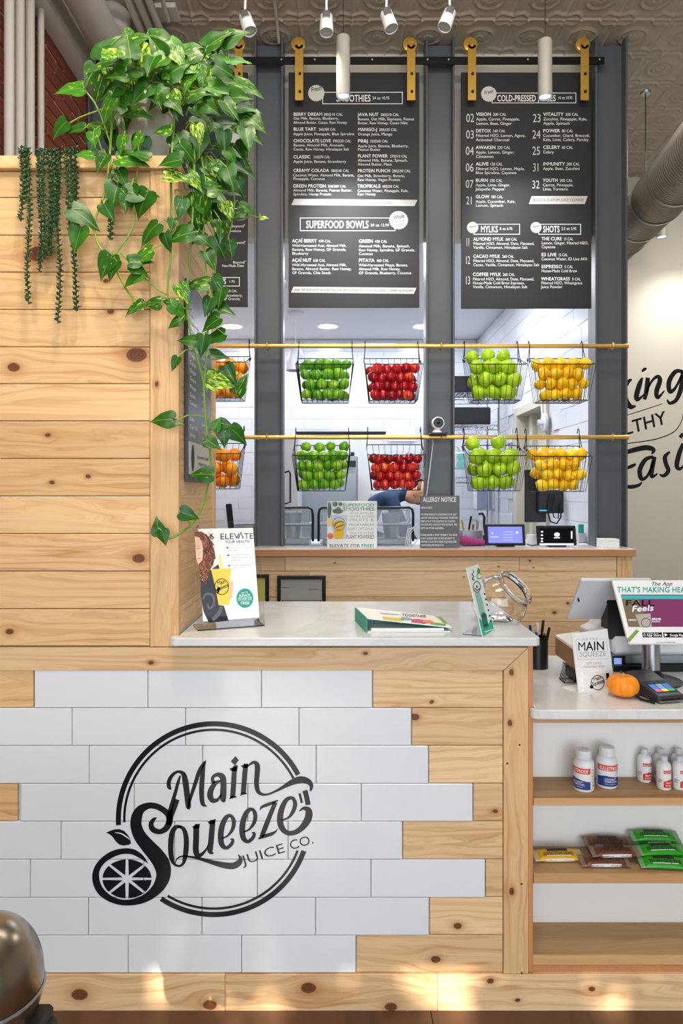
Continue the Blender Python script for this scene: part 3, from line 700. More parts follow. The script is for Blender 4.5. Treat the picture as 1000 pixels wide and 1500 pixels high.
# ------------------------------------------------------------------ lamps under the ceiling
def pendant(px, py0, py1, Y, r_, label, glow, kind='long'):
    top = W(px, py0, Y); bot = W(px, py1, Y)
    t = thing('cylinder_pendant', label, 'pendant lamp', (top.x, Y, bot.z), 'cylinder pendant lamps')
    obj('lamp_body', MB().lathe([(.004, top.z - bot.z), (r_ * .96, top.z - bot.z), (r_, top.z - bot.z - .006), (r_, .0), (r_ - .004, 0), (r_ - .006, .012)], 32, Matrix.Translation(bot), cap=False), M_PEND, t, smooth=True)
    obj('lens', MB().lathe([(.0, .008), (r_ * .55, .006), (r_ - .006, .01)], 24, Matrix.Translation(bot), cap=False), glow, t, smooth=True)
    obj('cable', MB().tube([top, (top.x, Y, CEIL)], .0016, 6), M_BLACK, t)
    return t
for px, l_, y0, y1 in ((502.5, 'long pale cylinder pendant hanging over the smoothie menu title', 55, 142), (798, 'long pale cylinder pendant hanging over the juice menu title', 60, 143)):
    pendant(px, y0, y1, 3.35, .034, l_, M_LENS)
    b = W(px, y1, 3.35)
    light('SPOT', 'pendant_spot', (b.x, 3.35, b.z - .02), Vector((b.x + .05, 3.98, b.z - .42)), 42 if px < 600 else 22, (.93, .94, 1), spot_size=R(64), spot_blend=.8, shadow_soft_size=.02)
pendant(969, 300, 348, 5.45, .042, 'short grey cylinder pendant below the spiral duct by the far wall', M_LENS)
light('SPOT', 'wall_spot', (W(1010, 345, 5.4).x, 5.3, 3.45), Vector((2.95, 5.8, 2.4)), 30, (1, .97, .92), spot_size=R(120), spot_blend=1.0)
light('AREA', 'back_room_light', (2.9, 4.2, 3.9), Vector((2.9, 4.6, 0)), 34, (1, .95, .88), size=1.0)
for k_, (px, py, tx) in enumerate(((362, 34, -.32), (478, 35, .0), (569, 30, -.3), (655, 28, .35))):
    Y = 3.3; p = W(px, py, Y); l_ = ['leftmost white track spotlight, tilted left beside the pothos', 'second white track spotlight from the left, pointing straight down',
        'third white track spotlight from the left, tilted left', 'rightmost white track spotlight, tilted right above the middle column'][k_]
    t = thing('track_spotlight', l_, 'spotlight', p, 'white track spotlights')
    M_ = Matrix.Translation(p) @ Matrix.Rotation(-tx * -1, 4, 'Y') @ Matrix.Rotation(R(-8), 4, 'X')
    obj('lamp_head', MB().lathe([(.0, .048), (.026, .046), (.030, .04), (.034, -.045), (.032, -.048), (.029, -.044)], 28, M_, cap=False), M_WPL, t, smooth=True)
    obj('heat_sink', MB().box(-.018, .018, -.034, -.02, .006, .046, .003, M_), M_ALU, t)
    obj('lens', MB().lathe([(0, -.038), (.029, -.04)], 20, M_, cap=False), M_DIML, t)
    obj('stem', MB().tube([M_ @ Vector((0, 0, .04)), (p.x, Y, CEIL)], .006, 8), M_WPL, t, smooth=True)
    light('SPOT', 'track_lamp', M_ @ Vector((0, 0, -.055)), Vector((-.75 + .62 * k_, 3.9, 2.0)), 30, (1, .95, .86), spot_size=R(60), spot_blend=.9, shadow_soft_size=.03)
tag(obj('junction_plate', MB().box(W(231,0,3.8).x, W(262,0,3.8).x, 3.72, 3.84, CEIL - .03, CEIL + .0, .003), M_PIPE), 'square painted junction plate on the ceiling above the pothos', 'junction box')
tag(obj('conduit', MB().tube([W(232, -20, 3.5), W(246, 30, 3.78)], .013, 12), M_PIPE, smooth=True), 'short slanting conduit running to the square ceiling plate', 'pipe')
tag(obj('conduit', MB().tube([W(400, -10, 3.6), W(405, 30, 3.86), W(408, 62, 4.0)], .009, 10), M_PIPE, smooth=True), 'thin conduit dropping from the ceiling above the left column', 'pipe')
# ================================================================== FRONT COUNTER AND PLANK TOWER
Y0 = 1.98
fx = lambda x: (x - 500) * Y0 / 1000
fz = lambda y: 1.5 - (y - 720) * Y0 / 1000
KN = [(200,520,15),(20,538,9),(55,372,15),(165,392,8),(155,411,4),(162,456,5),(70,637,4),(76,707,4),(129,698,4),(203,818,9),(14,925,6),(632,1028,3.5),(607,1050,7),(725,1188,4),(670,1356,6),(638,1405,7),
      (118,1454,12),(308,1469,10),(452,1444,11),(572,1472,9),(717,1434,5),(757,1462,4),(865,1446,5),(748,984,4),(746,1058,3.5),(747,1150,3.5),(748,1304,4),(764,1293,3),(763,1423,3),(760,1355,4),(993,1452,8),(230,563,4)]
def plank(name, x0, x1, y0, y1, mt, par, yf=None, axis='X', dy=.018, bev=.0015):
    """board by its outline in the photograph, on the counter-front plane"""
    yf = Y0 if yf is None else yf
    o = obj(name, MB().box(fx(x0), fx(x1), yf, yf + dy, fz(y1), fz(y0), bev), mt, par)
    ks = [q for q in KN if x0 < q[0] < x1 and y0 < q[1] < y1][:3]
    for i, q in enumerate(ks):
        a, c_ = (fx(q[0]), fz(q[1])) if axis == 'X' else (fz(q[1]), fx(q[0]))
        o['knot%d' % (i + 1)] = (a, c_, q[2] * Y0 / 1000 * .72)
    return o
fc = thing('front_counter', 'wood framed service counter front clad in white tile with round logo', 'counter', (fx(300), Y0, 0))
obj('carcass', MB().box(-1.45, fx(772), 2.0, 2.55, 0, 1.055), M_WPL2, fc)
obj('grout_bed', MB().box(-1.45, fx(737), 1.990, 2.0, fz(1426), fz(979)), M_GROUT, fc)
rowy = [981, 1036.4, 1091.6, 1147, 1202.4, 1258, 1313.6, 1369, 1424]
ends = [545, 602, 627, 692, 589, 710, 628, 521]; joints = [217, 272, 297, 197, 256, 211, 296, 188]; left = [50, None, None, 27, None, None, None, None]
for r_ in range(8):
    js = [joints[r_]]
    while js[-1] + 166 < ends[r_] - 30: js.append(js[-1] + 166)
    js.append(ends[r_]); x = joints[r_] - 166
    lo = left[r_] if left[r_] is not None else -220
    while x > lo + 4: js.insert(0, x); x -= 166
    js.insert(0, max(lo, x))
    for a, b in zip(js, js[1:]):
        if b - a < 6: continue
        M_ = Matrix.Translation((fx((a + b) / 2), 1.976, fz((rowy[r_] + rowy[r_ + 1]) / 2))) @ Euler((rnd.uniform(-.002, .002), 0, rnd.uniform(-.002, .002))).to_matrix().to_4x4()
        w_, h_ = (b - a - .9) * Y0 / 2000, (rowy[r_ + 1] - rowy[r_] - .9) * Y0 / 2000
        obj('tile', MB().box(-w_, w_, 0, .012, -h_, h_, .0014, M_), M_TILE, fc)
    plank('plank', ends[r_] + 1.2, 736, rowy[r_] + .8, rowy[r_ + 1] - .3, W_XF, fc, 1.979)
    if left[r_]: plank('plank', -220, left[r_] - 1.2, rowy[r_] + .8, rowy[r_ + 1] - .3, W_X, fc, 1.979)
# mitred top rail and post
m = MB().prism([(fx(-230), 1.974, fz(948)), (fx(772), 1.974, fz(948)), (fx(736.5), 1.974, fz(981)), (fx(-230), 1.974, fz(981))], (0, .026, 0))
o = obj('top_rail', m, W_XF, fc); o['knot1'] = (fx(222), fz(970), .006); o['knot2'] = (fx(535), fz(956), .005)
m = MB().prism([(fx(772.3), 1.974, fz(948.8)), (fx(772.3), 1.974, fz(1424)), (fx(736.8), 1.974, fz(1424)), (fx(736.8), 1.974, fz(982))], (0, .026, 0))
o = obj('post', m, W_Z, fc)
for i, q in enumerate([(748, 984, 3.5), (746, 1058, 3.5), (748, 1304, 4)]): o['knot%d' % (i + 1)] = (fz(q[1]), fx(q[0]), q[2] * .00198)
for q in ((763, 1423), (763, 1293), (742, 1117), (760, 1090)): obj('nail_hole', MB().lathe([(0, .0012), (.003, .0004)], 8, Matrix.Translation((fx(q[0]), 1.974, fz(q[1]))) @ Matrix.Rotation(R(90), 4, 'X')), M_BOLT, fc)
plank('base_board', -230, 330, 1424.6, 1478, W_XF, fc, 1.972, dy=.028)
plank('base_board', 330.3, 640, 1424.6, 1478, W_XF, fc, 1.972, dy=.028)
plank('base_board', 640.3, 1180, 1424.6, 1478, W_XF, fc, 1.972, dy=.028)

# round shop logo in dark vinyl on the tiles
S = Surf((0, 1.976, 0), (0, -1, 0)); lg = obj('logo_ring', MB().arc(S, 313, 1200, 143.5, 136, 183.6, 27.8, off=.0008).arc(S, 313, 1200, 132.8, 129.2, 182, 27.2, off=.0008)
   .arc(S, 313, 1200, 143.5, 136, 17.5, 8.6, off=.0008, n=8).arc(S, 313, 1200, 132.8, 129.2, 16.8, 10.5, off=.0008, n=8)
   .arc(S, 313, 1200, 143.5, 136, -19.4, -123.5, off=.0008).arc(S, 313, 1200, 132.8, 129.2, -20.5, -121, off=.0008), M_INK, fc, label='navy vinyl double ring of the shop logo')
m = MB(); k = 6.667; o_ = (180, 1070); D = .0008
m.stroke(S, [(475,575,4),(455,560,36),(446,520,42),(462,465,38),(500,420,30),(545,402,26),(590,425,44),(608,490,58),(618,560,58),(628,650,56),(640,745,50),(650,772,6)], o_, k, D)
m.stroke(S, [(560,440,14),(540,500,30),(516,590,34),(490,680,38),(462,780,44),(446,880,52)], o_, k, D)
m.stroke(S, [(636,765,10),(650,690,30),(675,610,34),(705,520,38),(745,400,40),(785,325,26),(812,292,3)], o_, k, D)
m.stroke(S, [(812,292,4),(790,350,30),(776,450,46),(768,560,50),(770,660,46),(782,720,40),(820,742,6)], o_, k, D)
o_ = (100, 1030); k = 2.5
m.stroke(S, [(538,285,3),(530,290,12),(529,272,12),(544,262,14),(562,268,22),(568,290,22),(567,350,22),(576,356,4)], o_, k, D)
m.stroke(S, [(560,284,5),(540,292,14),(524,314,20),(519,338,22),(528,356,18),(546,354,12),(560,334,6)], o_, k, D)
o_ = (320, 1070); k = 6.667
m.stroke(S, [(190,345,6),(158,365,44),(150,460,50),(144,560,50),(138,640,50),(140,655,50)], o_, k, D).poly(S, [(105,372),(150,358),(190,348),(180,400),(120,395)], o_, k, D).poly(S, [(100,672),(118,640),(165,640),(182,652),(140,662)], o_, k, D)
m.poly(S, [(165,250),(198,290),(160,342),(118,302)], o_, k, D)
m.stroke(S, [(268,325,40),(258,400,50),(250,500,50),(242,600,50),(240,618,50)], o_, k, D).poly(S, [(215,345),(250,332),(290,322),(285,370),(235,365)], o_, k, D).poly(S, [(206,640),(222,608),(262,606),(282,618),(240,630)], o_, k, D)
m.stroke(S, [(280,360,8),(310,328,22),(350,312,34),(378,345,52),(376,430,50),(370,520,48),(384,590,42),(420,622,28),(480,624,20),(560,592,22),(640,548,36),(720,505,56),(800,480,66),(870,496,56),(905,535,40),(900,580,22),(890,592,4)], o_, k, D)
obj('logo_lettering', m, M_INK, fc, label='swash lettering Main in dark vinyl')
m = MB(); k = 6.667; o_ = (130, 1180)
m.stroke(S, [(665,118,4),(635,135,34),(608,180,48),(625,232,56),(690,256,50),(752,225,58),(786,160,64),(782,100,62),(735,48,58),(660,8,58),(580,2,62),(505,40,84),(468,110,106),(462,200,112),(500,300,124),(580,400,140),(660,490,155),(715,580,160),(728,680,140),(690,780,118),(620,858,92),(530,915,74),(420,945,60),(310,944,56),(200,905,62),(112,830,72),(70,730,70),(76,630,62),(130,545,58),(220,480,62),(320,448,56),(420,450,54),(500,490,46),(560,545,16),(580,568,2)], o_, k, D, k=8)
m.stroke(S, [(862,-60,50),(835,20,48),(800,110,50),(775,190,46)], o_, k, D)
for i in range(8):   # citrus wedges
    a0, a1 = i * 45 + 3, i * 45 + 42; pts = []
    hub = R(i * 45 + 22.5); pts.append((373 + 46 * math.cos(hub), 716 + 36 * math.sin(hub)))
    for j in range(9):
        a = R(a0 + (a1 - a0) * j / 8 ); pts.append((373 + 240 * math.cos(a), 716 + 190 * math.sin(a)))
    m.poly(S, pts, o_, k, D)
c1 = obj('logo_citrus', m, M_INK, fc, label='big letter S curling into a citrus slice')
m = MB().poly(S, [(168,265),(205,248),(250,233),(300,230),(345,248),(380,285),(405,325),(412,372),(385,385),(340,392),(295,380),(262,350),(235,310),(205,282)], o_, k, D)
lf = obj('logo_leaf', m, M_INK, fc)
obj('leaf_vein', MB().stroke(S, [(255,265,4),(310,272,10),(360,300,12),(408,338,4)], o_, k, .0013), M_TILE, lf)
m = MB(); o_ = (230, 1160); k = 4.1667
m.stroke(S, [(150,212,12),(115,215,26),(92,250,32),(84,310,34),(84,370,32),(92,415,28),(110,445,16),(138,452,14),(160,435,18),(172,390,30),(178,330,32),(176,270,30),(160,225,24),(128,210,14)], o_, k, D)
m.stroke(S, [(112,432,5),(122,408,8),(150,394,10),(200,396,12),(260,408,18),(330,428,26),(400,446,36),(460,452,40),(500,432,36),(508,405,22),(495,382,4)], o_, k, D)
m.stroke(S, [(250,200,10),(240,215,34),(238,290,36),(236,350,36),(244,382,34),(268,384,22),(300,350,12),(318,310,6)], o_, k, D).poly(S, [(214,212),(262,192),(258,222),(222,226)], o_, k, D)
m.stroke(S, [(340,172,34),(334,240,34),(328,310,34),(324,362,32),(345,376,6)], o_, k, D).poly(S, [(308,182),(358,164),(352,196),(318,198)], o_, k, D)
for dx, dy in ((0, 0), (131, -39)):
    m.stroke(S, [(395+dx,284+dy,8),(430+dx,268+dy,12),(460+dx,228+dy,22),(468+dx,180+dy,26),(450+dx,146+dy,20),(420+dx,158+dy,28),(396+dx,210+dy,34),(388+dx,270+dy,36),(396+dx,322+dy,32),(424+dx,342+dy,22),(454+dx,318+dy,22),(462+dx,292+dy,16),(445+dx,288+dy,4)], o_, k, D)
m.stroke(S, [(628,112,4),(640,92,16),(690,72,20),(738,52,8)], o_, k, D).stroke(S, [(722,64,26),(690,140,28),(655,230,30),(636,276,24)], o_, k, D).stroke(S, [(618,286,10),(655,270,22),(700,256,20),(725,240,10),(736,222,3)], o_, k, D)
m.stroke(S, [(758,172,8),(800,158,14),(830,118,24),(842,72,26),(826,38,20),(790,48,26),(762,100,34),(750,160,38),(758,212,36),(790,248,30),(840,248,30),(890,212,38),(922,160,46),(924,115,40),(895,100,20),(868,118,6)], o_, k, D)
m.text(S, 'JUICE', 527, 785, 446, 56, o_, k, 0, D, 366).text(S, 'CO.', 815, 960, 356, 56, o_, k, 0, D, 312)
obj('logo_lettering', m, M_INK, fc, label='swash lettering Squeeze and small JUICE CO. in dark vinyl')

# the stone slab on the counter
zt_, zb_ = 1.085, 1.061
def slab(pts, z0, z1, rnd_corner=None):
    m = MB(); m.prism([(x, y, z0) for x, y in pts], (0, 0, z1 - z0)); return m
xl = W(248, 0, 1.935).x
xq = W(792, 0, 1.935).x
pts = [(xl + .012, 1.935), (xq - .012, 1.935), (xq, 1.947), (xq, 2.58), (-.469, 2.58), (-.469, 1.971), (xl, 1.971), (xl, 1.945)]
o = obj('countertop', slab(pts, zb_, zt_), M_QZ); tag(o, 'white quartz slab with rounded corners on the tiled front counter', 'countertop')
bv = o.modifiers.new('bevel', 'BEVEL'); bv.width = .003; bv.segments = 3

# plank tower
tw = thing('plank_tower', 'tall pine plank enclosure with plants on top, at left', 'partition', (-.9, Y0, fz(948)))
obj('carcass', MB().box(-1.45, -.4735, 2.0, 2.52, 1.0601, 2.44), M_WPL2, tw)
ty = [945.8, 891.6, 836.5, 781.4, 726.3, 671.5, 616.4, 561.8, 507.7, 453, 398.3, 344.2, 289, 251]
for a, b in zip(ty, ty[1:]):
    plank('plank', -220, 219.2, b + .8, a - .3, W_X, tw, 1.980, dy=.017)
plank('post', 220.2, 262, 251, 947, W_Z, tw, 1.976, 'Z', .022)
plank('top_rail', -220, 262, 232, 250.5, W_X, tw, 1.962, dy=.04)
obj('top_board', MB().box(-1.45, -.47, 2.0025, 2.55, 2.44, 2.462, .002), W_X, tw)
# side cladding, receding
SX = -.471
zs = [fz(v) for v in ty]
for a, b in zip(zs, zs[1:]):
    obj('side_plank', MB().box(SX - .012, SX - .001, 2.0, 2.495, max(a, 1.0875) + .0008, b - .0008, .0012), W_Y, tw)
obj('side_trim', MB().box(SX - .014, SX + .002, 2.497, 2.55, 1.0855, 2.44, .0015), W_Z, tw)
# narrow menu on the tower's side
S = Surf((SX + .012, 0, 0), (1, 0, 0))
sm = thing('side_menu', 'narrow slate menu panel hung on the side of the plank tower', 'menu board', (SX + .005, 2.2, 1.53), 'side menu')
def ss(Y, z): # point of the side plane as photo pixel
    return (500 + (SX + .012) / Y * 1000, 720 - (z - 1.5) / Y * 1000)
ya, yb_, za, zb2 = 2.045, 2.40, 1.53, 2.14
obj('panel', MB().box(SX + .0015, SX + .012, ya, yb_, za, zb2, .001), mat('slate_panel', '#3c4048', .3), sm)
def yz_text(m, s_, Ya, Yb, z, cap, bold=0, off=.0006):
    w_ = 0; out = []
    for c_ in s_:
        if c_ == ' ': w_ += .3; continue
        g = GL[(bold, c_)]; out.append((w_, g)); w_ += g[2]
    for p, g in out: m.add([(SX + .012 + off, Ya + (p + v.x) * (Yb - Ya) / w_, z + v.y * cap / GL['cap']) for v in g[0]], g[1])
m = MB(); L1 = ['Acai', 'Blue Tart', 'Classic', 'Creamy', 'Java Nut', 'Mango', 'Citrus', 'Ginger', 'Greens', 'Pitaya', 'Cacao', 'Coconut', 'Coffee', 'Kale', 'Oat Milk', 'Honey']
for i, s_ in enumerate(L1):
    z = 2.035 - i * .0245
    if i in (12,): continue
    yz_text(m, s_, 2.065, 2.065 + .013 * len(s_) + .01, z, .012, 1)
    yz_text(m, L1[(i * 5 + 3) % 16], 2.25, 2.25 + .012 * len(L1[(i * 5 + 3) % 16]), z, .011, 0)
obj('menu_print', m, M_WHITE, sm, kind='stuff')
cd = obj('notice_card', MB().box(SX + .0125, SX + .0135, 2.05, 2.385, 1.553, 1.652), M_GREYW, sm)
m = MB(); yz_text(m, 'Served cold', 2.16, 2.34, 1.605, .012, 0, .0022); yz_text(m, 'Made fresh', 2.19, 2.31, 1.583, .011, 0, .0022)
obj('card_print', m, M_MENU, cd)
m = MB(); m.add([(SX + .0142, 2.10 + .022 * math.cos(a * PI / 12), 1.603 + .042 * math.sin(a * PI / 12)) for a in range(24)], [tuple(range(24))]); obj('card_emblem', m, M_MENU, cd)

# ================================================================== right-hand shelf unit and lower counter
XR = 1.55
su = thing('shelf_unit', 'low open shelf unit with white back under the till counter', 'shelf', (1.0, 1.985, .106))
obj('side_panel', MB().box(fx(772.7), fx(780), 1.977, 2.56, .1075, 1.058, .001), W_RED, su)
obj('back_panel', MB().box(fx(780), XR, 2.14, 2.155, .106, .845), mat('shelf_back_white', '#edeae3', .5), su)
bpn = bpy.data.materials.get('beige_plaster.001')
if bpn: pass
obj('top_rail', MB().box(fx(780), XR, 1.99, 2.01, fz(1060.5), fz(1052.5), .001), W_SHX, su)
for yt, yb2 in ((1171.3, 1182), (1281.8, 1296.5)):
    o = obj('shelf', MB().box(fx(780.5), XR, 1.9915, 2.139, fz(yb2), fz(yt), .0012), W_SH, su)
    obj('shelf_edge', MB().box(fx(782.5), XR, 1.988, 1.9914, fz(yb2), fz(yt), .0008), W_SHX, o)
    obj('shelf_bracket', MB().box(fx(780.3), fx(783), 1.9895, 1.995, fz(yb2), fz(yt) - .002), M_BLK, o)
o = obj('bottom_shelf', MB().box(fx(780), XR, 1.9915, 2.139, fz(1417), fz(1401.6), .0012), W_SH, su)
obj('shelf_edge', MB().box(fx(780), XR, 1.986, 1.9912, fz(1416), fz(1401.8), .0008), W_SHX, o)
obj('kick_rail', MB().box(fx(780), XR, 1.984, 2.0, fz(1424.4), fz(1416.3), .001), W_RED, su)
obj('carcass', MB().box(fx(780), XR, 2.157, 2.56, .106, .845), M_WPL2, su)
x0 = fx(774.5)
pts = [(x0 + .022, 1.950), (XR, 1.950), (XR, 2.60), (.5572, 2.60), (.5572, 2.0022 - .03), (x0, 1.972), (x0 + .006, 1.958)]
o = obj('countertop', slab(pts, .848, .876), M_QZ); tag(o, 'lower white quartz slab carrying the till and pumpkin', 'countertop')
bv = o.modifiers.new('bevel', 'BEVEL'); bv.width = .003; bv.segments = 3

# ================================================================== BACK COUNTER
bc = thing('back_counter', 'long pine clad knee wall below the fruit baskets', 'counter', (0, 3.85, 0))
ZC = 1.178; xr_ = W(926, 0, 3.85).x
by = [815.5, 837, 874.5, 911, 948, 985, 1022, 1059, 1096]
for a, b in zip(by, by[1:]):
    z1, z0 = W(0, a, 3.85).z, W(0, b, 3.85).z
    cuts = [-1.5, rnd.uniform(-.6, 0), rnd.uniform(.5, 1.1), W(903, 0, 3.85).x]
    for c0, c1_ in zip(cuts, cuts[1:]):
        o = obj('plank', MB().box(c0 + .0008, c1_ - .0008, 3.85, 3.868, z0 + .0015, z1 - .0008, .002), W_B, bc)
        for i in range(2): o['knot%d' % (i + 1)] = (rnd.uniform(c0, c1_), rnd.uniform(z0 + .02, z1 - .02), rnd.uniform(.003, .008))
obj('corner_post', MB().box(W(903, 0, 3.85).x + .001, xr_, 3.846, 3.95, W(0, 1130, 3.85).z, ZC - .041, .002), W_Z, bc)
obj('carcass', MB().box(-1.5, xr_ - .004, 3.87, 4.14, 0, ZC - .026), M_WPL2, bc)
tag(obj('work_counter', MB().box(-1.5, 1.53, 4.145, 4.62, 0, ZC - .001, .002), M_WPL), 'white kitchen work counter behind the columns holding the blenders', 'counter')
o = obj('countertop', MB().box(-1.5, W(931, 0, 3.83).x, 3.832, 4.142, ZC - .022, ZC, .002), M_QZ, None)
tag(o, 'pale worktop of the back counter under the columns', 'countertop')
obj('edge_trim', MB().box(-1.5, W(931, 0, 3.82).x, 3.815, 3.8315, ZC - .042, ZC - .002, .002), W_OAK, o)
for x0_, x1_, y_ in ((406, 477, 843), (372, 394, 841)):
    a = W(x0_, y_, 3.84); b = W(x1_, 900, 3.84)
    if x0_ < 400: a.x = W(340, 0, 3.84).x
    t = thing('picture_frame', 'black framed grey certificate hung on the planked knee wall, fully in view' if x0_ > 400 else 'black framed paper on the knee wall mostly behind the acrylic poster', 'picture frame', (a.x, 3.84, b.z), 'certificates on the knee wall')
    z0 = a.z - .27
    m = MB(); w_ = .02
    for q in ((a.x, b.x, a.z - w_, a.z), (a.x, b.x, z0, z0 + w_), (a.x, a.x + w_, z0 + w_, a.z - w_), (b.x - w_, b.x, z0 + w_, a.z - w_)): m.box(q[0], q[1], 3.826, 3.848, q[2], q[3], .003)
    obj('frame', m, M_BLACK, t)
    obj('certificate', MB().box(a.x + w_, b.x - w_, 3.838, 3.846, z0 + w_, a.z - w_), M_CREAMF if x0_ > 400 else mat('yellow_paper', '#c9c86a', .6), t)
    if x0_ > 400:
        S = front(3.838); obj('certificate_print', MB().frame(S, 413, 879, 470, 930, .8).box(W(413,0,3.836).x, W(424,0,3.836).x, 3.8365, 3.8375, W(0,861,3.836).z, W(0,860.4,3.836).z).box(W(452,0,3.836).x, W(466,0,3.836).x, 3.8365, 3.8375, W(0,863.6,3.836).z, W(0,863,3.836).z), M_MENU, t)
# ================================================================== KITCHEN: lamps and equipment behind the columns
for px, Y, l_ in ((340, 7.15, 'round kitchen downlight seen just below the leftmost menu'), (480, 7.15, 'round kitchen downlight seen just below the smoothie menu'), (619, 7.15, 'round kitchen downlight at the edge of the middle column'),
                  (400, 5.6, 'kitchen downlight hidden above the smoothie menu'), (640, 5.6, 'kitchen downlight hidden above the middle column'), (560, 4.7, 'kitchen downlight nearest the header wall')):
    x = (px - 500) * Y / 1000
    t = thing('downlight', l_, 'ceiling light', (x, Y, KC), 'kitchen downlights')
    obj('trim_ring', MB().lathe([(.095, -.002), (.112, -.007), (.118, 0)], 32, Matrix.Translation((x, Y, KC)), cap=False), M_WPL, t, smooth=True)
    obj('lamp_disc', MB().lathe([(0, -.003), (.096, -.003)], 32, Matrix.Translation((x, Y, KC)), cap=False), M_PLAM, t)
    light('AREA', 'downlight_lamp', (x, Y, KC - .02), (0, 0, 0), 11, (.90, .94, 1.0), shape='DISK', size=.18)
light('AREA', 'kitchen_fill', (.2, 5.1, KC - .05), (0, 0, 0), 22, (.86, .92, 1.0), shape='RECTANGLE', size=2.4, size_y=.3)  # added general fill under the kitchen ceiling, no fixture behind it
# white pendant shade
c0 = W(433, 543, 6.58)
t = thing('white_pendant', 'small white dome pendant lamp on a thin cord in the kitchen', 'pendant lamp', c0)
Mx = Matrix.Translation(c0)
obj('lamp_shade', MB().lathe([(.092, 0), (.09, .05), (.078, .13), (.055, .19), (.025, .215), (.0, .22)], 32, Mx, cap=False).lathe([(.088, .002), (.086, .05), (.07, .13), (.0, .20)], 32, Mx, cap=False), M_WPL2, t, smooth=True)
obj('cord', MB().tube([c0 + Vector((0, 0, .21)), (c0.x, c0.y, KC)], .004, 6), M_WPL, t)
obj('canopy', MB().lathe([(.075, -.02), (.08, 0)], 24, Matrix.Translation((c0.x, c0.y, KC)), cap=False).lathe([(0, -.02), (.075, -.02)], 24, Matrix.Translation((c0.x, c0.y, KC)), cap=False), M_WPL2, t)

# brass rods
RODZ = {'upper': W(0, 507, 3.93).z, 'lower': W(0, 640.5, 3.93).z}
for nm, z in RODZ.items():
    t = thing('brass_rod', nm + ' horizontal brass rod across the columns carrying fruit baskets', 'rod', (W(916, 0, 3.93).x, 3.93, z), 'brass basket rods')
    xe = W(917, 0, 3.93).x
    obj('rod', MB().tube([(-1.2, 3.93, z), (xe, 3.93, z)], .0125, 16), M_BRASSP, t, smooth=True)
    obj('end_cap', MB().lathe([(0, .012), (.014, .010), (.015, 0), (.015, -.01)], 16, Matrix.Translation((xe, 3.93, z)) @ Matrix.Rotation(R(90), 4, 'Y'), cap=False), M_BRASSP, t, smooth=True)
    for px in (391, 646, 897):
        x = W(px, 0, 3.93).x
        pts = [(x, 3.93 + .018 * math.cos(a * PI / 8), z + .018 * math.sin(a * PI / 8)) for a in range(16)]
        obj('rod_hook', MB().tube(pts, .004, 8, closed=True).box(x - .004, x + .004, 3.946, 4.0 if px != 0 else 4.0, z - .012, z + .004), M_BRASS, t, smooth=True)

# ------------------------------------------------------------------ wire basket prototype (base centre at origin, -Y to the viewer)
WT, WB_, DT, DB, HB, HF = .318, .262, .205, .150, .262, .192
def make_basket():
    t = thing('wire_basket', 'x', 'basket', (0, 0, 0), 'hanging wire fruit baskets')
    Tt = [(-WT/2, -DT/2, HF), (WT/2, -DT/2, HF), (WT/2, DT/2, HB), (-WT/2, DT/2, HB)]
    Bt = [(-WB_/2, -DB/2, 0), (WB_/2, -DB/2, 0), (WB_/2, DB/2, 0), (-WB_/2, DB/2, 0)]
    def rr(P, r_=.018):
        out = []; n = len(P)
        for i in range(n):
            p = Vector(P[i]); a = (Vector(P[i-1]) - p).normalized(); b = (Vector(P[(i+1) % n]) - p).normalized()
            out += [p + a * r_, p + (a + b) * r_ * .3, p + b * r_]
        return out
    obj('rim', MB().tube(rr(Tt), .0026, 8, closed=True), M_WIRE, t, smooth=True)
    obj('base_ring', MB().tube(rr(Bt), .0022, 6, closed=True), M_WIRE, t, smooth=True)
    m = MB(); lp = lambda a, b, f_: Vector(a) + (Vector(b) - Vector(a)) * f_
    nf = 9
    for i in range(1, nf):
        f_ = i / nf
        for (a, b, c_, d_) in ((0, 1, 0, 1), (3, 2, 3, 2)): m.tube([lp(Tt[a], Tt[b], f_), lp(Bt[c_], Bt[d_], f_)], .0013, 4)
        m.tube([lp(Bt[0], Bt[1], f_), lp(Bt[3], Bt[2], f_)], .0012, 4)
    for i in range(1, 5):
        f_ = i / 5
        m.tube([lp(Tt[0], Tt[3], f_), lp(Bt[0], Bt[3], f_)], .0013, 4); m.tube([lp(Tt[1], Tt[2], f_), lp(Bt[1], Bt[2], f_)], .0013, 4)
        m.tube([lp(Bt[0], Bt[3], f_), lp(Bt[1], Bt[2], f_)], .0012, 4)
    for a in range(4): m.tube([Tt[a], Bt[a]], .0016, 4)
    obj('wires', m, M_WIRE, t, kind='stuff')
    for s_ in (-1, 1):
        for dy in (.0, .05):
            x = s_ * WT / 2; zr = .345; pts = [(x, .098 - dy * .9, HB - .01 - dy * .30)]
            pts += [(x - s_ * .004, .093 - dy * .5, HB + .02), (x - s_ * .007, .082, zr - .02), (x - s_ * .007, .085, zr + .004), (x - s_ * .007, .10, zr + .0175), (x - s_ * .007, .115, zr + .004), (x - s_ * .007, .116, zr - .012)]
            m = MB().tube(pts, .0024, 6)
            m.tube([(x, pts[0][1] + .009 * math.cos(a * PI / 5), pts[0][2] + .009 * math.sin(a * PI / 5)) for a in range(10)], .0024, 5, closed=True)
            obj('hook', m, M_WIRE, t, smooth=True)
    return t
bproto = make_basket(); bused = False
BY = 3.83

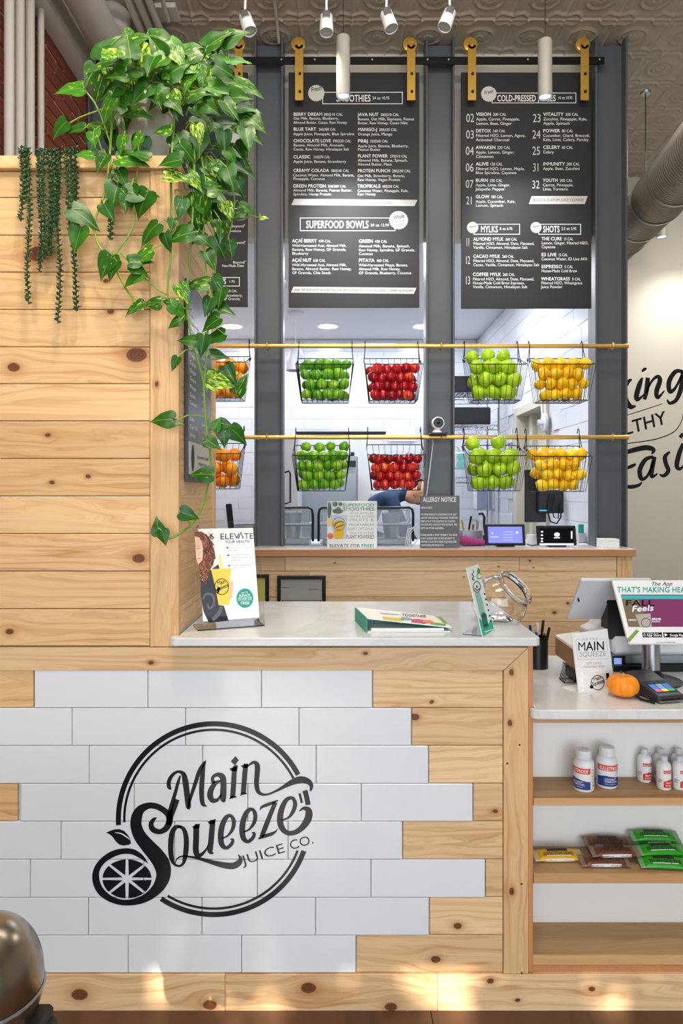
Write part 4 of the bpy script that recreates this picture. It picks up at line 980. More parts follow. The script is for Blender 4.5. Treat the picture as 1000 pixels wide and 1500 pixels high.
def fruit_mesh(kind):
    t = thing(kind, 'x', 'fruit')
    if kind == 'lime': prof = [(0, -.0355), (.004, -.034), (.007, -.0315), (.0165, -.0265), (.026, -.015), (.0295, 0), (.0265, .014), (.017, .0255), (.008, .031), (.004, .0335), (0, .034)]; m_ = M_LIME
    elif kind == 'lemon': prof = [(0, -.042), (.005, -.040), (.009, -.036), (.020, -.0285), (.030, -.013), (.0325, 0), (.030, .013), (.020, .0275), (.011, .034), (.006, .038), (0, .0385)]; m_ = M_LEMON
    elif kind == 'orange': prof = [(0, -.0385), (.010, -.0385), (.024, -.033), (.036, -.018), (.0405, 0), (.0375, .016), (.027, .030), (.013, .0375), (.004, .0375), (0, .0365)]; m_ = M_ORANGE
    elif kind == 'plum': prof = [(0, -.0285), (.008, -.0285), (.020, -.022), (.0275, -.008), (.0288, .003), (.0255, .015), (.017, .0235), (.007, .0265), (.003, .0245), (0, .0235)]; m_ = M_PLUM
    else: prof = [(0, -.031), (.008, -.035), (.018, -.036), (.030, -.028), (.0395, -.010), (.0432, .006), (.0405, .021), (.031, .032), (.018, .0355), (.008, .031), (0, .024)]; m_ = M_APPLE
    mb_ = MB().lathe(prof, 20, cap=False)
    if kind == 'green_apple': mb_.v = [Vector((v.x * (1 + .04 * math.cos(5 * math.atan2(v.y, v.x)) * (v.z < 0)), v.y * (1 + .04 * math.cos(5 * math.atan2(v.y, v.x)) * (v.z < 0)), v.z)) for v in mb_.v]
    obj('flesh', mb_, m_, t, smooth=2)
    if kind == 'green_apple': obj('stem', MB().tube([(0, 0, .022), (.002, 0, .035), (.005, .001, .046)], [.0012, .0013, .002], 6), M_STEM, t)
    if kind == 'orange': obj('stem_button', MB().lathe([(.004, .0362), (.003, .0385), (0, .0388)], 8), mat('green_button', '#6d7a2a', .7), t)
    if kind in ('lime', 'lemon'): obj('stem_scar', MB().lathe([(.0035, .0335 if kind == 'lime' else .038), (.0025, .0352 if kind == 'lime' else .0398), (0, .0354 if kind == 'lime' else .04)], 8), mat(kind + '_scar', '#8f8a3a', .8), t)
    if kind == 'plum': obj('stem_scar', MB().lathe([(.003, .0242), (.002, .0262), (0, .0263)], 8), M_STEM, t)
    return t
ORD = ['first', 'second', 'third', 'fourth', 'fifth', 'sixth', 'seventh']
protos = {}
def place(kind, label, grp, x, y, z, rot):
    if kind not in protos: protos[kind] = fruit_mesh(kind); o = protos[kind]
    else: o = copy_tree(protos[kind])
    o['label'] = label; o['group'] = grp; o.location = (x, y, z); o.rotation_euler = rot; q = rnd.uniform(.92, 1.07); o.scale = (q, q, q)
NAMES = {'lime': ('green lime', 'lime'), 'lemon': ('yellow lemon', 'lemon'), 'orange': ('orange', 'orange'), 'plum': ('glossy red plum', 'plum'), 'green_apple': ('green apple', 'apple')}
def fill(kind, tier, px, pyb, rows_, back_rows, rad, dz, top=()):
    global bused
    x0 = (px - 500) * BY / 1000; z0 = 1.5 - (pyb - 720) * (BY - .07) / 1000
    if not bused: b = bproto; bused = True
    else: b = copy_tree(bproto)
    b.location = (x0, BY, z0)
    adj, noun = NAMES[kind]
    b['label'] = '%s hanging black wire basket full of %s' % (tier, noun + 's')
    if kind == 'orange': b['label'] = tier + ' wire basket of oranges cut off by the plank tower'
    grp = noun + 's in the ' + tier + ' basket'
    for layer, rws in ((0, rows_), (1, back_rows)):
        for r_, n in enumerate(rws):
            z = rad + .004 + r_ * dz + layer * .008; wh = WB_ + (WT - WB_) * min(1, z / HB); usable = wh - 2 * rad - .004
            s = usable / (n - .5) if n > 1 else 0
            for i in range(n):
                xx = -usable / 2 + s * i + (s / 2 if (r_ + layer) % 2 else 0)
                d_ = DB / 2 + (DT - DB) / 2 * min(1, z / HF)
                yy = (-d_ + rad + .004 + rnd.uniform(0, .004) + (.02 if z > HF else 0)) if layer == 0 else d_ - rad - .004
                if layer == 0: lab = '%s, %s from left, row %s, %s basket' % (adj, ORD[i], ['one at bottom', 'two', 'three', 'four', 'five', 'six'][r_], tier)
                elif r_ == len(rws) - 1: lab = '%s, %s from left among those heaped at the back, %s basket' % (adj, ORD[i], tier)
                else: lab = '%s, %s from left in back layer, row %s, %s basket' % (adj, ORD[i], ['one at bottom', 'two', 'three', 'four', 'five'][r_], tier)
                place(kind, lab, grp, x0 + xx + rnd.uniform(-.004, .004), BY + yy, z0 + z + rnd.uniform(-.005, .005), (rnd.uniform(-1.5, 1.5), rnd.uniform(-1.4, 1.4), rnd.uniform(0, 6.2)) if kind not in ('green_apple',) else (rnd.uniform(-.2, 1.5), rnd.uniform(-.7, .7), rnd.uniform(0, 6.2)))
fill('lime', 'upper', 476, 586, [4, 4, 4, 5], [4, 4, 4, 5], .0315, .055)
fill('plum', 'upper', 575, 586, [5, 5, 5, 5], [5, 5, 5, 5], .0285, .047)
fill('green_apple', 'upper', 724, 586, [3, 3, 3], [3, 3, 3, 3], .0425, .070)
fill('lemon', 'upper', 821, 586, [4, 4, 4, 4], [4, 4, 4, 5], .033, .056)
fill('orange', 'upper', 322, 583, [3, 3, 3], [3, 3, 3], .0405, .070)
fill('lime', 'lower', 471, 719, [4, 4, 5, 5], [4, 4, 4, 5, 4], .0315, .052)
fill('plum', 'lower', 579, 718, [5, 5, 5, 5], [5, 5, 5, 4], .0285, .047)
fill('green_apple', 'lower', 723, 719, [3, 3, 3], [3, 3, 3, 2], .0425, .072)
fill('lemon', 'lower', 816, 720, [4, 4, 4, 5], [4, 4, 4, 5], .033, .056)
fill('orange', 'lower', 314, 716, [3, 3, 3], [3, 3, 3], .0405, .070)

# ------------------------------------------------------------------ security camera on the middle column
p = W(641, 620, 3.9)
t = thing('security_camera', 'small white round camera with black face on the middle column', 'camera', W(641, 636, 3.9))
Mx = Matrix.Translation(p) @ Matrix.Rotation(R(90), 4, 'X')
obj('housing', MB().lathe([(0, -.03), (.03, -.026), (.036, -.01), (.036, .018), (.033, .024), (.029, .024)], 32, Mx, cap=False), M_WPL, t, smooth=True)
obj('camera_face', MB().lathe([(0, .025), (.029, .0245)], 32, Mx, cap=False), M_BLK, t)
obj('lens', MB().lathe([(0, .029), (.006, .028), (.009, .0245)], 16, Mx, cap=False), M_BLACK, t, smooth=True)
obj('camera_base', MB().lathe([(.028, 0), (.026, .014), (.014, .026), (.008, .03)], 24, Matrix.Translation(W(640, 633, 3.9) - Vector((0, 0, .01)))), M_WPL, t, smooth=True)
obj('bracket', MB().box(W(629, 0, 3.9).x, W(655, 0, 3.9).x, 3.868, 4.0, W(0, 636, 3.9).z, W(0, 634, 3.9).z), M_BLK, t)
obj('power_cord', MB().tube([W(633, 636, 3.95), W(634, 650, 3.99), W(629, 690, 3.99), W(625, 722, 3.985), W(618, 760, 3.98), W(600, 778, 3.98)], .003, 6), M_WPL, t, smooth=True)

# ------------------------------------------------------------------ blender enclosures
def enclosure(xa, xb, ya, label):
    a = W(xa, ya, 4.22); b = W(xb, 800, 4.22); z0 = ZC; Y_ = 4.22
    t = thing('blender_enclosure', label, 'blender', ((a.x + b.x) / 2, Y_, z0), 'clear blender sound enclosures')
    x0, x1, zt = a.x, b.x, a.z
    mid = z0 + (zt - z0) * .56
    for (q0, q1, in_) in ((z0 + .004, mid - .004, .0), (mid + .004, zt - .012, .008)):
        m = MB(); w_ = .004
        m.box(x0 + in_, x1 - in_, Y_ - .10, Y_ - .10 + w_, q0, q1, .0015).box(x0 + in_, x0 + in_ + w_, Y_ - .095, Y_ + .10, q0, q1).box(x1 - in_ - w_, x1 - in_, Y_ - .095, Y_ + .10, q0, q1).box(x0 + in_, x1 - in_, Y_ - .10, Y_ + .10, q1 - w_, q1, .001)
        obj('clear_cover', m, M_ACRG, t)
    obj('seam', MB().box(x0 - .002, x1 + .002, Y_ - .104, Y_ + .1, mid - .004, mid + .004, .001), M_WPL2, t)
    pts = [(x0 - .012, Y_ - .08, z0 + .02), (x0 - .012, Y_ - .08, zt - .04), (x0 - .006, Y_ - .085, zt - .012), (x0 + .012, Y_ - .09, zt), (x1 - .012, Y_ - .09, zt), (x1 + .006, Y_ - .085, zt - .012), (x1 + .012, Y_ - .08, zt - .04), (x1 + .012, Y_ - .08, z0 + .02)]
    obj('handle_frame', MB().tube(pts, .008, 8), M_BLK, t, smooth=True)
    obj('blender_jar', MB().lathe([(.04, .02), (.05, .11), (.058, .19)], 20, Matrix.Translation(((x0 + x1) / 2, Y_ + .01, z0)), cap=False), M_SS, t, smooth=True)
    obj('motor_base', MB().box(x0 + .01, x1 - .01, Y_ - .08, Y_ + .09, z0, z0 + .035, .006), M_WPL2, t)
M_ACRG = mat('tinted_acrylic', '#e6ecf0', .06, trans=.82, ior=1.2)
enclosure(402, 456, 743, 'clear blender enclosure beside the left column, leftmost of three')
enclosure(470, 530, 743, 'clear blender enclosure half behind the superfood sign, middle of three')
enclosure(545, 600, 743, 'clear blender enclosure right of the superfood sign, in front of the bending person')

# fridge, white cabinet and hood behind
t = thing('kitchen_fridge', 'grey steel kitchen cabinet with dark control panel behind the limes', 'fridge', (W(480, 0, 5.9).x, 5.9, 0))
a, b = W(436, 668, 5.9), W(524, 800, 5.9)
obj('body', MB().box(a.x, b.x, 5.9, 6.5, 0, a.z, .01), M_SS, t)
obj('door', MB().box(a.x + .01, b.x - .01, 5.875, 5.898, .2, W(0, 694, 5.9).z, .006), M_SS, t)
obj('control_panel', MB().box(W(505, 0, 5.88).x, W(521, 0, 5.88).x, 5.87, 5.898, W(0, 684, 5.9).z, W(0, 675, 5.9).z, .002), M_BLK, t)
obj('vent_cap', MB().box(W(511, 0, 6).x, W(519, 0, 6).x, 6, 6.1, a.z, a.z + .04, .004), M_BLK, t)
t = thing('white_cabinet', 'tall bright white cooler door behind the lower baskets', 'cabinet', (W(495, 0, 6.6).x, 6.62, 0))
a, b = W(438, 636, 6.6), W(562, 800, 6.6)
obj('body', MB().box(a.x, b.x, 6.62, 7.1, 0, a.z, .008), M_WPL, t)
obj('dark_top_strip', MB().box(a.x - .03, b.x + .02, 6.58, 7.1, a.z, a.z + .025, .003), M_BLK, t)
t = thing('steel_hood', 'angled grey steel panel with black handle beside the left column', 'cabinet', (W(426, 0, 5.2).x, 5.2, 0))
a, b = W(414, 640, 5.2), W(437, 800, 5.2)
obj('body', MB().box(a.x - .1, b.x, 5.2, 5.7, 0, a.z, .006), M_WPL2, t)
obj('handle', MB().tube([W(417, 692, 5.16), W(423, 690, 5.14), W(425, 694, 5.14), W(425, 736, 5.14), W(417, 738, 5.16)], .007, 8), M_BLK, t, smooth=True)
tag(obj('wall_paper_sheet', MB().box(W(569, 0, 7.7).x, W(608, 0, 7.7).x, 7.735, 7.742, W(0, 646, 7.7).z, W(0, 628, 7.7).z), M_WHITE), 'white sheet taped to the kitchen wall above the lower plums', 'paper')
tag(obj('steel_shelf_post', MB().box(W(543, 0, 6.2).x, W(553, 0, 6.2).x, 6.2, 6.26, 0, W(0, 722, 6.2).z, .004).box(W(549, 0, 6.2).x, W(553, 0, 6.2).x, 6.18, 6.2, 0, W(0, 722, 6.2).z), M_WPL2), 'pale steel post behind the right blender enclosure', 'post')

# wire shelving with black bins at the back of the right bay
t = thing('wire_shelving', 'chrome wire shelving rack in the kitchen, right bay', 'shelving', (W(690, 0, 6.4).x, 6.5, 0))
xa, xb = W(640, 0, 6.4).x, W(727, 0, 6.4).x
zl = [W(0, v, 6.4).z for v in (577, 624, 700)]
for zz in zl:
    m = MB()
    for yy in (6.3, 6.8):
        m.tube([(xa, yy, zz), (xb, yy, zz)], .006, 6).tube([(xa, yy, zz - .045), (xb, yy, zz - .045)], .005, 6)
        x = xa
        while x < xb - .03: m.tube([(x, yy, zz - .045), (x + .035, yy, zz), (x + .07, yy, zz - .045)], .003, 5); x += .07
    for q in range(14): m.tube([(xa + (xb - xa) * q / 13, 6.3, zz), (xa + (xb - xa) * q / 13, 6.8, zz)], .003, 5)
    obj('wire_shelf', m, M_CHROME, t, kind='stuff')
for x in (xb, xa):
    for yy in (6.3, 6.8): obj('leg', MB().tube([(x, yy, 0), (x, yy, 2.6)], .0125, 8), M_CHROME, t, smooth=True)
obj('brace', MB().tube([(xb, 6.3, zl[1]), (xa, 6.3, zl[0] - .35)], .005, 6), M_CHROME, t)
for k_, (x0_, x1_, i, h_) in enumerate(((645, 694, 0, .16), (650, 718, 1, .17))):
    tag(obj('storage_bin', MB().box(W(x0_, 0, 6.36).x, W(x1_, 0, 6.36).x, 6.34, 6.7, zl[i] + .008, zl[i] + h_, .01), M_BLK), ['black bin on the top wire shelf', 'larger black bin on the second wire shelf with chrome latch'][k_], 'storage bin', 'black bins on the wire shelving')
p = W(674, 675, 5.6)
tag(obj('hanging_pack', MB().box(p.x - .05, p.x + .045, 5.58, 5.61, p.z - .07, p.z + .07, .01), M_WPL2), 'white pack with teal discs hanging beside the wire shelving', 'package')
o = bpy.data.objects['hanging_pack']
obj('teal_disc', MB().lathe([(0, .004), (.03, .002)], 20, Matrix.Translation((p.x, 5.578, p.z + .033)) @ Matrix.Rotation(R(90), 4, 'X')), mat('pale_teal', '#74c6c0', .4), o)
obj('teal_disc', MB().lathe([(0, .004), (.035, .002)], 20, Matrix.Translation((p.x, 5.578, p.z - .033)) @ Matrix.Rotation(R(90), 4, 'X')), bpy.data.materials['pale_teal'], o)
obj('pack_hook', MB().tube([(p.x, 5.6, p.z + .07), (p.x - .01, 5.7, p.z + .12), (p.x + .02, 6.29, p.z + .16)], .003, 5), M_CHROME, o)
# wall dispenser and faucet
p = W(719, 730, 6.9)
t = thing('towel_dispenser', 'white paper towel dispenser below the lower apple basket', 'dispenser', p)
obj('body', MB().box(W(698, 0, 6.9).x, W(740, 0, 6.9).x, 6.9, 7.1, W(0, 748, 6.9).z, W(0, 708, 6.9).z, .02), M_WPL, t)
obj('smoked_window', MB().box(W(699, 0, 6.88).x, W(721, 0, 6.88).x, 6.885, 6.899, W(0, 746, 6.9).z, W(0, 712, 6.9).z, .004), mat('smoked_plastic', '#9aa4bd', .2), t)
t = thing('tap', 'dark tap rising behind the counter cups', 'tap', (W(709, 0, 4.45).x, 4.45, ZC))
obj('spout', MB().tube([(W(709, 0, 4.45).x, 4.45, ZC), W(709, 757, 4.45), W(706, 752, 4.44), W(702, 753, 4.42)], .009, 8), M_BLK, t, smooth=True)
# round chrome wall fitting and black board
c_ = Vector((1.53, W(0, 0, 1).y and 1.53 / .3, 0)); c_.y = 1.54 / .301; c_.z = 1.5 + (720 - 619) * c_.y / 1000
t = thing('wall_fitting', 'round chrome wall fitting on the tiled side wall by the doorway', 'wall fitting', c_)
My = Matrix.Translation(c_) @ Matrix.Rotation(R(-90), 4, 'Y')
obj('flange', MB().lathe([(.07, 0), (.068, .02), (.05, .025)], 32, My), M_WPL2, t, smooth=True)
obj('knob', MB().lathe([(.024, .024), (.022, .06), (0, .065)], 20, My, cap=False), M_CHROME, t, smooth=True)
obj('pipe', MB().tube([(c_.x - .01, c_.y + .05, c_.z + .05), (c_.x - .01, c_.y + .07, c_.z + .14), (c_.x - .01, c_.y + .09, c_.z + .2)], .008, 8), M_WPL, t, smooth=True)
p = W(796, 728, 4.75)
t = thing('router_board', 'black wall board with router box and looped cables', 'electronics', p)
obj('board', MB().box(W(769, 0, 4.75).x, W(800, 0, 4.75).x, 4.75, 4.78, W(0, 765, 4.75).z, W(0, 688, 4.75).z, .004), M_BLK, t)
obj('router', MB().box(W(788, 0, 4.7).x, W(826, 0, 4.7).x, 4.70, 4.748, W(0, 752, 4.7).z, W(0, 718, 4.7).z, .008), M_BLK, t)
obj('blue_indicator', MB().box(W(790, 0, 4.69).x, W(803, 0, 4.69).x, 4.693, 4.6995, W(0, 748.5, 4.7).z, W(0, 747, 4.7).z), mat('blue_led', '#2f7fa8', .3, emit='#3aa0d8', es=1.2), t)
obj('cable', MB().tube([W(806, 724, 4.68), W(802, 750, 4.68), W(806, 764, 4.68), W(815, 767, 4.68), W(821, 758, 4.68), W(822, 736, 4.68)], .006, 8), M_BLK, t, smooth=True)
obj('cable', MB().tube([W(812, 724, 4.67), W(808, 745, 4.67), W(811, 758, 4.67), W(817, 760, 4.67), W(819, 740, 4.67)], .004, 8), M_WIRE, t, smooth=True)

# ------------------------------------------------------------------ things standing on the back counter
S = front(3.895)
def sign(x0, y0, x1, mt, label, dy=.006):
    a = W(x0, y0, 3.895); b = W(x1, 803, 3.895)
    t = thing('counter_sign', label, 'sign', ((a.x + b.x) / 2, 3.895, ZC), 'signs on the back counter')
    obj('panel', MB().box(a.x, b.x, 3.896, 3.896 + dy, ZC, a.z, .0015), mt, t)
    obj('acrylic_foot', MB().box(a.x + .02, b.x - .02, 3.902 + .0, 3.96, ZC, ZC + .003, .001), M_ACR, t)
    return t
t = sign(479, 734, 552, M_CARD, 'white superfood smoothies sign with a yellow drink picture')
o_ = (475, 730); k = 11.765
m = MB().text(S, 'SUPERFOOD', 315, 858, 140, 52, o_, k, 1).text(S, 'WHOLE, FROZEN', 420, 858, 325, 26, o_, k, 0).text(S, 'VEGETABLES', 410, 858, 470, 34, o_, k, 0).text(S, 'FREE!', 635, 855, 838, 50, o_, k, 1)
obj('teal_print', m, M_TEAL, t, kind='stuff')
m = MB().text(S, 'SMOOTHIES', 322, 858, 210, 54, o_, k, 1).text(S, 'PLANT POWERED', 372, 858, 696, 66, o_, k, 0).text(S, 'ELEVATE FOR', 82, 612, 838, 50, o_, k, 0)
obj('black_print', m, M_INK, t, kind='stuff')
m = MB().text(S, 'NO ICE, NO FILLERS,', 435, 855, 275, 40, o_, k, 0).text(S, 'FRUITS &', 430, 855, 395, 50, o_, k, 0).text(S, 'DAIRY OPTIONAL', 400, 855, 550, 48, o_, k, 0).text(S, 'GLUTEN FREE', 430, 855, 610, 30, o_, k, 0)
obj('grey_print', m, M_CREAMF, t, kind='stuff')
pic = obj('picture', MB().poly(S, [(110, 285), (400, 285), (370, 700), (160, 700)], o_, k), mat('pale_blue_print', '#c9d4e4', .6), t)
obj('drink_print', MB().disc(S, 250, 465, 105, 95, o_, k, .001).poly(S, [(165, 550), (335, 550), (330, 640), (300, 700), (200, 700), (165, 640)], o_, k, .0010), mat('yellow_print', '#f2c414', .6), pic)
obj('emblem_print', MB().arc(S, 250, 440, 112, 104, 0, 360, o_, k, .0014).stroke(S, [(165, 490, 20), (200, 430, 26), (270, 400, 22), (330, 410, 20)], o_, k, .0014).stroke(S, [(190, 510, 18), (260, 480, 24), (340, 450, 18)], o_, k, .0014), M_INK, pic)
obj('fruit_print', MB().poly(S, [(60, 340), (130, 340), (130, 470), (60, 470)], o_, k, .001), mat('pale_yellow_print', '#f4d880', .6), pic)
obj('fruit_print', MB().disc(S, 105, 650, 55, 52, o_, k, .001), mat('coral_print', '#ee8060', .6), pic)
obj('leaf_print', MB().stroke(S, [(80, 70, 20), (90, 150, 60), (85, 250, 60), (80, 340, 30)], o_, k, .001).disc(S, 230, 220, 90, 45, o_, k, .001), mat('dull_green_print', '#6d7b6a', .6), pic)
obj('berry_print', MB().disc(S, 275, 100, 35, 30, o_, k, .0013).disc(S, 185, 100, 45, 40, o_, k, .0013).disc(S, 240, 170, 30, 24, o_, k, .0013), M_INK, pic)
t = sign(615, 726, 673, mat('sign_grey', '#66676a', .5), 'dark grey allergy notice sign with white lettering')
o_ = (610, 720); k = 14.286
m = MB().text(S, 'ALLERGY NOTICE', 132, 828, 215, 92, o_, k, 1)
obj('title', m, M_WHITE, t)
m = MB()
for s_, x1, y in (('DEAR GUESTS,', 330, 357), ('WE OFFER PRODUCTS CONTAINING NUTS THAT', 840, 500), ('ARE NOT INDIVIDUALLY PACKAGED. THEREFORE', 855, 570), ('PRODUCTS AT THIS LOCATION MAY CONTAIN', 805, 642), ('OR COME INTO CONTACT WITH PEANUTS, TREE', 850, 712), ('NUTS, OR OTHER ALLERGENS.', 570, 785),
                 ('PLEASE ADVISE A STAFF MEMBER IF YOU HAVE', 850, 927), ('A NUT ALLERGY AND WE WILL BE HAPPY TO', 800, 1000), ('PREPARE YOUR ITEMS USING ALLERGEN-FREE', 835, 1070), ('CONTAINERS AND PRODUCTS.', 570, 1142)):
    m.text(S, s_, 90, x1, y, 38, o_, k, 1)
obj('small_print', m, M_WHITE, t, kind='stuff')

def tablet(x0, y0, x1, y1, screen, label, Y=3.98):
    a, b = W(x0, y0, Y), W(x1, y1, Y); w_ = b.x - a.x; h_ = a.z - ZC
    t = thing('tablet', label, 'tablet', ((a.x + b.x) / 2, Y, ZC), 'tablets on the back counter')
    Mx = Matrix.Translation(((a.x + b.x) / 2, Y, ZC + .008)) @ Matrix.Rotation(R(-12), 4, 'X')
    h_ = (a.z - ZC - .008) / math.cos(R(12))
    obj('case', MB().box(-w_/2, w_/2, 0, .014, 0, h_, .005, Mx), M_BLK, t)
    obj('screen', MB().box(-w_/2 + .018, w_/2 - .018, -.0012, 0, .014, h_ - .016, 0, Mx), screen, t)
    obj('stand', MB().box(-.05, .05, -.01, .08, 0, .008, .002, Matrix.Translation(((a.x + b.x) / 2, Y, ZC))).prism([Mx @ Vector(v) for v in ((-.03, .014, .0), (.03, .014, .0), (.03, .014, .09), (-.03, .014, .09))], (0, .05, -.05)), M_BLK, t)
    S_ = surf3(Mx @ Vector((0, -.0012, 0)), Mx @ Vector((1, -.0012, 0)), Mx @ Vector((0, -.0012, 1)))
    return t, S_
scr1 = mat('blue_screen', '#6f74d8', .2, emit='#8288f2', es=.8); scr2 = mat('dark_screen', '#08080c', .12, emit='#0a0a10', es=.3)
glow = mat('screen_white', '#e8ecff', .4, emit='#dfe6ff', es=.9); glow2 = mat('screen_blue', '#b8c6ff', .4, emit='#b8c6ff', es=.8)
t, S_ = tablet(711, 768, 770, 803, scr1, 'black tablet with a lilac-blue screen on the back counter')
m = MB()
for y in (779, 783, 787, 791): m.poly(S_, [(737, y), (751, y), (751, y + .6), (737, y + .6)])
m.disc(S_, 721, 781, 1.5, 1.2).disc(S_, 757, 780, 2, 1.6).poly(S_, [(718, 786), (730, 786), (730, 787), (718, 787)])
obj('screen_print', m, glow2, t, kind='stuff')
t, S_ = tablet(787, 770, 845, 802, scr2, 'black tablet with a dark screen and white bar, near the right column')
m = MB().poly(S_, [(790, 796), (840, 796), (840, 798.5), (790, 798.5)]).disc(S_, 815.5, 783, 4, 3).poly(S_, [(811, 787), (820, 787), (820, 788.3), (811, 788.3)])
for y in (779, 784, 789, 793): m.disc(S_, 793.5, y, 1.6, 1.2)
m.poly(S_, [(836, 778), (838, 778), (838, 789), (836, 789)])
obj('screen_print', m, glow, t, kind='stuff')
t = thing('pen_tray', 'grey tray of pens and brushes left of the lilac tablet', 'pen holder', (W(690, 0, 4.25).x, 4.25, ZC))
obj('tray', MB().box(W(673, 0, 4.3).x, W(703, 0, 4.3).x, 4.22, 4.32, ZC, W(0, 776, 4.3).z, .004), M_SS, t)
for k_, (x0_, y0_, x1_, y1_, cc_) in enumerate(((676, 762, 680, 778, '#d8a024'), (681, 775, 679, 768, '#e0c060'), (690, 756, 685, 778, '#15161a'), (700, 764, 697, 778, '#8a8d92'), (704, 762, 708, 778, '#d6d8da'), (693, 768, 692, 778, '#c05048'))):
    tag(obj('pen', MB().tube([W(x1_, y1_ + 6, 4.27), W(x0_, y0_, 4.27)], [.005, .007], 8), mat('pen_' + str(k_), cc_, .4)), ['amber brush in the pen tray on the back counter', 'short yellow pencil in the back counter pen tray', 'tall thick black marker in the back counter pen tray', 'grey pen in the back counter tray beside the whisk', 'silver whisk handle right of the back counter pens', 'red pen cap low in the back counter tray'][k_], 'pen', 'pens in the tray')
m = MB(); n = 18
vs = []; fs = []
for j in range(7):
    for i in range(n + 1): vs.append((W(671 + i * 42 / n, 0, 4.05).x, 4.02 + j * .03, ZC + .004 + max(0, (W(0, 783 + i * .5, 4.05).z - ZC)) * math.sin(PI * (j + .3) / 6.6) * (.9 + .14 * math.sin(i * 1.9 + j))))
for j in range(6):
    for i in range(n): q = j * (n + 1) + i; fs.append((q, q + 1, q + n + 2, q + n + 1))
o = tag(obj('folded_cloth', MB().add(vs, fs), mat('magenta_cloth', '#8e2a62', .9, bump=.3, bscale=200), smooth=2), 'crumpled magenta cloth between the allergy notice and tablet', 'cloth')
so = o.modifiers.new('s', 'SOLIDIFY'); so.thickness = .003
tag(obj('adapter_box', MB().box(W(773, 0, 4.1).x, W(785, 0, 4.1).x, 4.08, 4.14, ZC, W(0, 783, 4.1).z, .004), M_WPL), 'small white adapter box between the two tablets', 'box')
t = thing('cable', 'black cable lying between the tablets on the counter', 'cable', (W(778, 0, 4.0).x, 4.0, ZC)); obj('cord', MB().tube([(W(771, 0, 4).x, 4.0, ZC + .015), (W(777, 0, 4).x, 3.99, ZC + .005), (W(786, 0, 4).x, 4.0, ZC + .01)], .003, 6), M_BLK, t)
t = thing('flower_card', 'small teal card on a pink paper bundle beside the dark tablet', 'card', (W(851, 0, 4.2).x, 4.3, ZC))
obj('card', MB().box(W(846, 0, 4.3).x, W(854, 0, 4.3).x, 4.29, 4.294, W(0, 781, 4.3).z, W(0, 768, 4.3).z), M_TEAL, t)
m = MB()
for i in range(9): m.box(W(846 + i, 0, 4.31).x, W(849 + i, 0, 4.31).x, 4.30, 4.33, ZC, W(0, 781 + 3 * math.sin(i * 2), 4.3).z, .004)
obj('paper_bundle', m, mat('pale_pink_paper', '#d6cdd6', .8), t)
t = thing('paper_stack', 'small white stack of papers at the foot of the right column', 'paper', (W(891, 0, 3.93).x, 3.93, ZC))
for i in range(6): obj('sheet', MB().box(W(879, 0, 3.93).x + rnd.uniform(-.002, .002), W(904, 0, 3.93).x, 3.90, 3.99, ZC + i * .0085, ZC + i * .0085 + .008, .001), M_CARD, t)
t = thing('phone_on_stand', 'black handset standing on the back counter behind the acrylic poster', 'phone', (W(340, 0, 4.2).x, 4.2, ZC))
obj('handset', MB().box(-.018, .018, -.01, .01, .10, .25, .005, Matrix.Translation((W(341, 0, 4.1).x, 4.1, ZC)) @ Matrix.Rotation(R(-6), 4, 'Y')), M_BLK, t)
obj('cradle', MB().box(-.03, .03, -.04, .04, 0, .1, .01, Matrix.Translation((W(342, 0, 4.1).x, 4.1, ZC))), M_BLK, t)
tag(obj('steel_bowl', MB().lathe([(.05, 0), (.09, .04), (.105, .11), (.1, .115)], 32, Matrix.Translation((W(362, 0, 4.25).x, 4.25, ZC)), cap=False), M_SS, smooth=True), 'grey round bowl behind the acrylic poster near the left column', 'bowl')
m = MB()
for q in range(3): m.tube([W(593 + q * 3, 800, 4.02), W(597 + q * 2, 775 + q * 3, 4.02), W(606, 772 + q * 2, 4.02), W(612, 790, 4.02), W(604, 800, 4.02)], .003, 6)
tag(obj('white_cable', m, M_WPL, smooth=True), 'loops of white cable left of the allergy notice', 'cable')
# ================================================================== THINGS ON THE FRONT COUNTER
def leaning(P0, P1, height, lean, thick=.004):
    """frame for a slab standing on P0-P1 (bottom edge, left to right) leaning back by 'lean' radians"""
    h = (P1 - P0).normalized(); away = Vector((-h.y, h.x, 0)); up = (Vector((0, 0, 1)) * math.cos(lean) + away * math.sin(lean))
    nrm = h.cross(up)            # towards the viewer side
    if nrm.dot(EYE - P0) < 0: nrm = -nrm
    return h, up, nrm
def slabbox(m, P, h, up, nrm, w, hh, th, r_=.0):
    pts = [P, P + h * w, P + h * w + up * hh, P + up * hh]
    return m.prism(pts, -nrm * th)

ZT = 1.085
# acrylic poster holder
P0 = Vector((W(290, 0, 2.02).x, 2.02, ZT + .001)); P1 = Vector((W(388, 0, 2.096).x, 2.096, ZT + .001))
h, up, nrm = leaning(P0, P1, .34, R(16)); w_ = (P1 - P0).length; H_ = (W(0, 765, 2.12).z - ZT) / math.cos(R(16))
t = thing('poster_holder', 'clear acrylic stand holding the tilted ELEVATE YOUR HEALTH poster', 'poster stand', (P0 + P1) / 2)
obj('acrylic_panel', slabbox(MB(), P0, h, up, nrm, w_, H_, .003), M_ACR, t)
away = Vector((-h.y, h.x, 0))
obj('acrylic_foot', MB().prism([P0 + away * .008, P1 + away * .008, P1 + away * .1, P0 + away * .1], (0, 0, .003)), M_ACR, t)
pp = P0 + h * .016 + up * .028 + nrm * .0012
paper = obj('poster', slabbox(MB(), pp, h, up, nrm, w_ - .032, H_ - .05, .001), M_CARD, t)
S = Surf(pp, nrm); o_ = (280, 770); k = 8.333
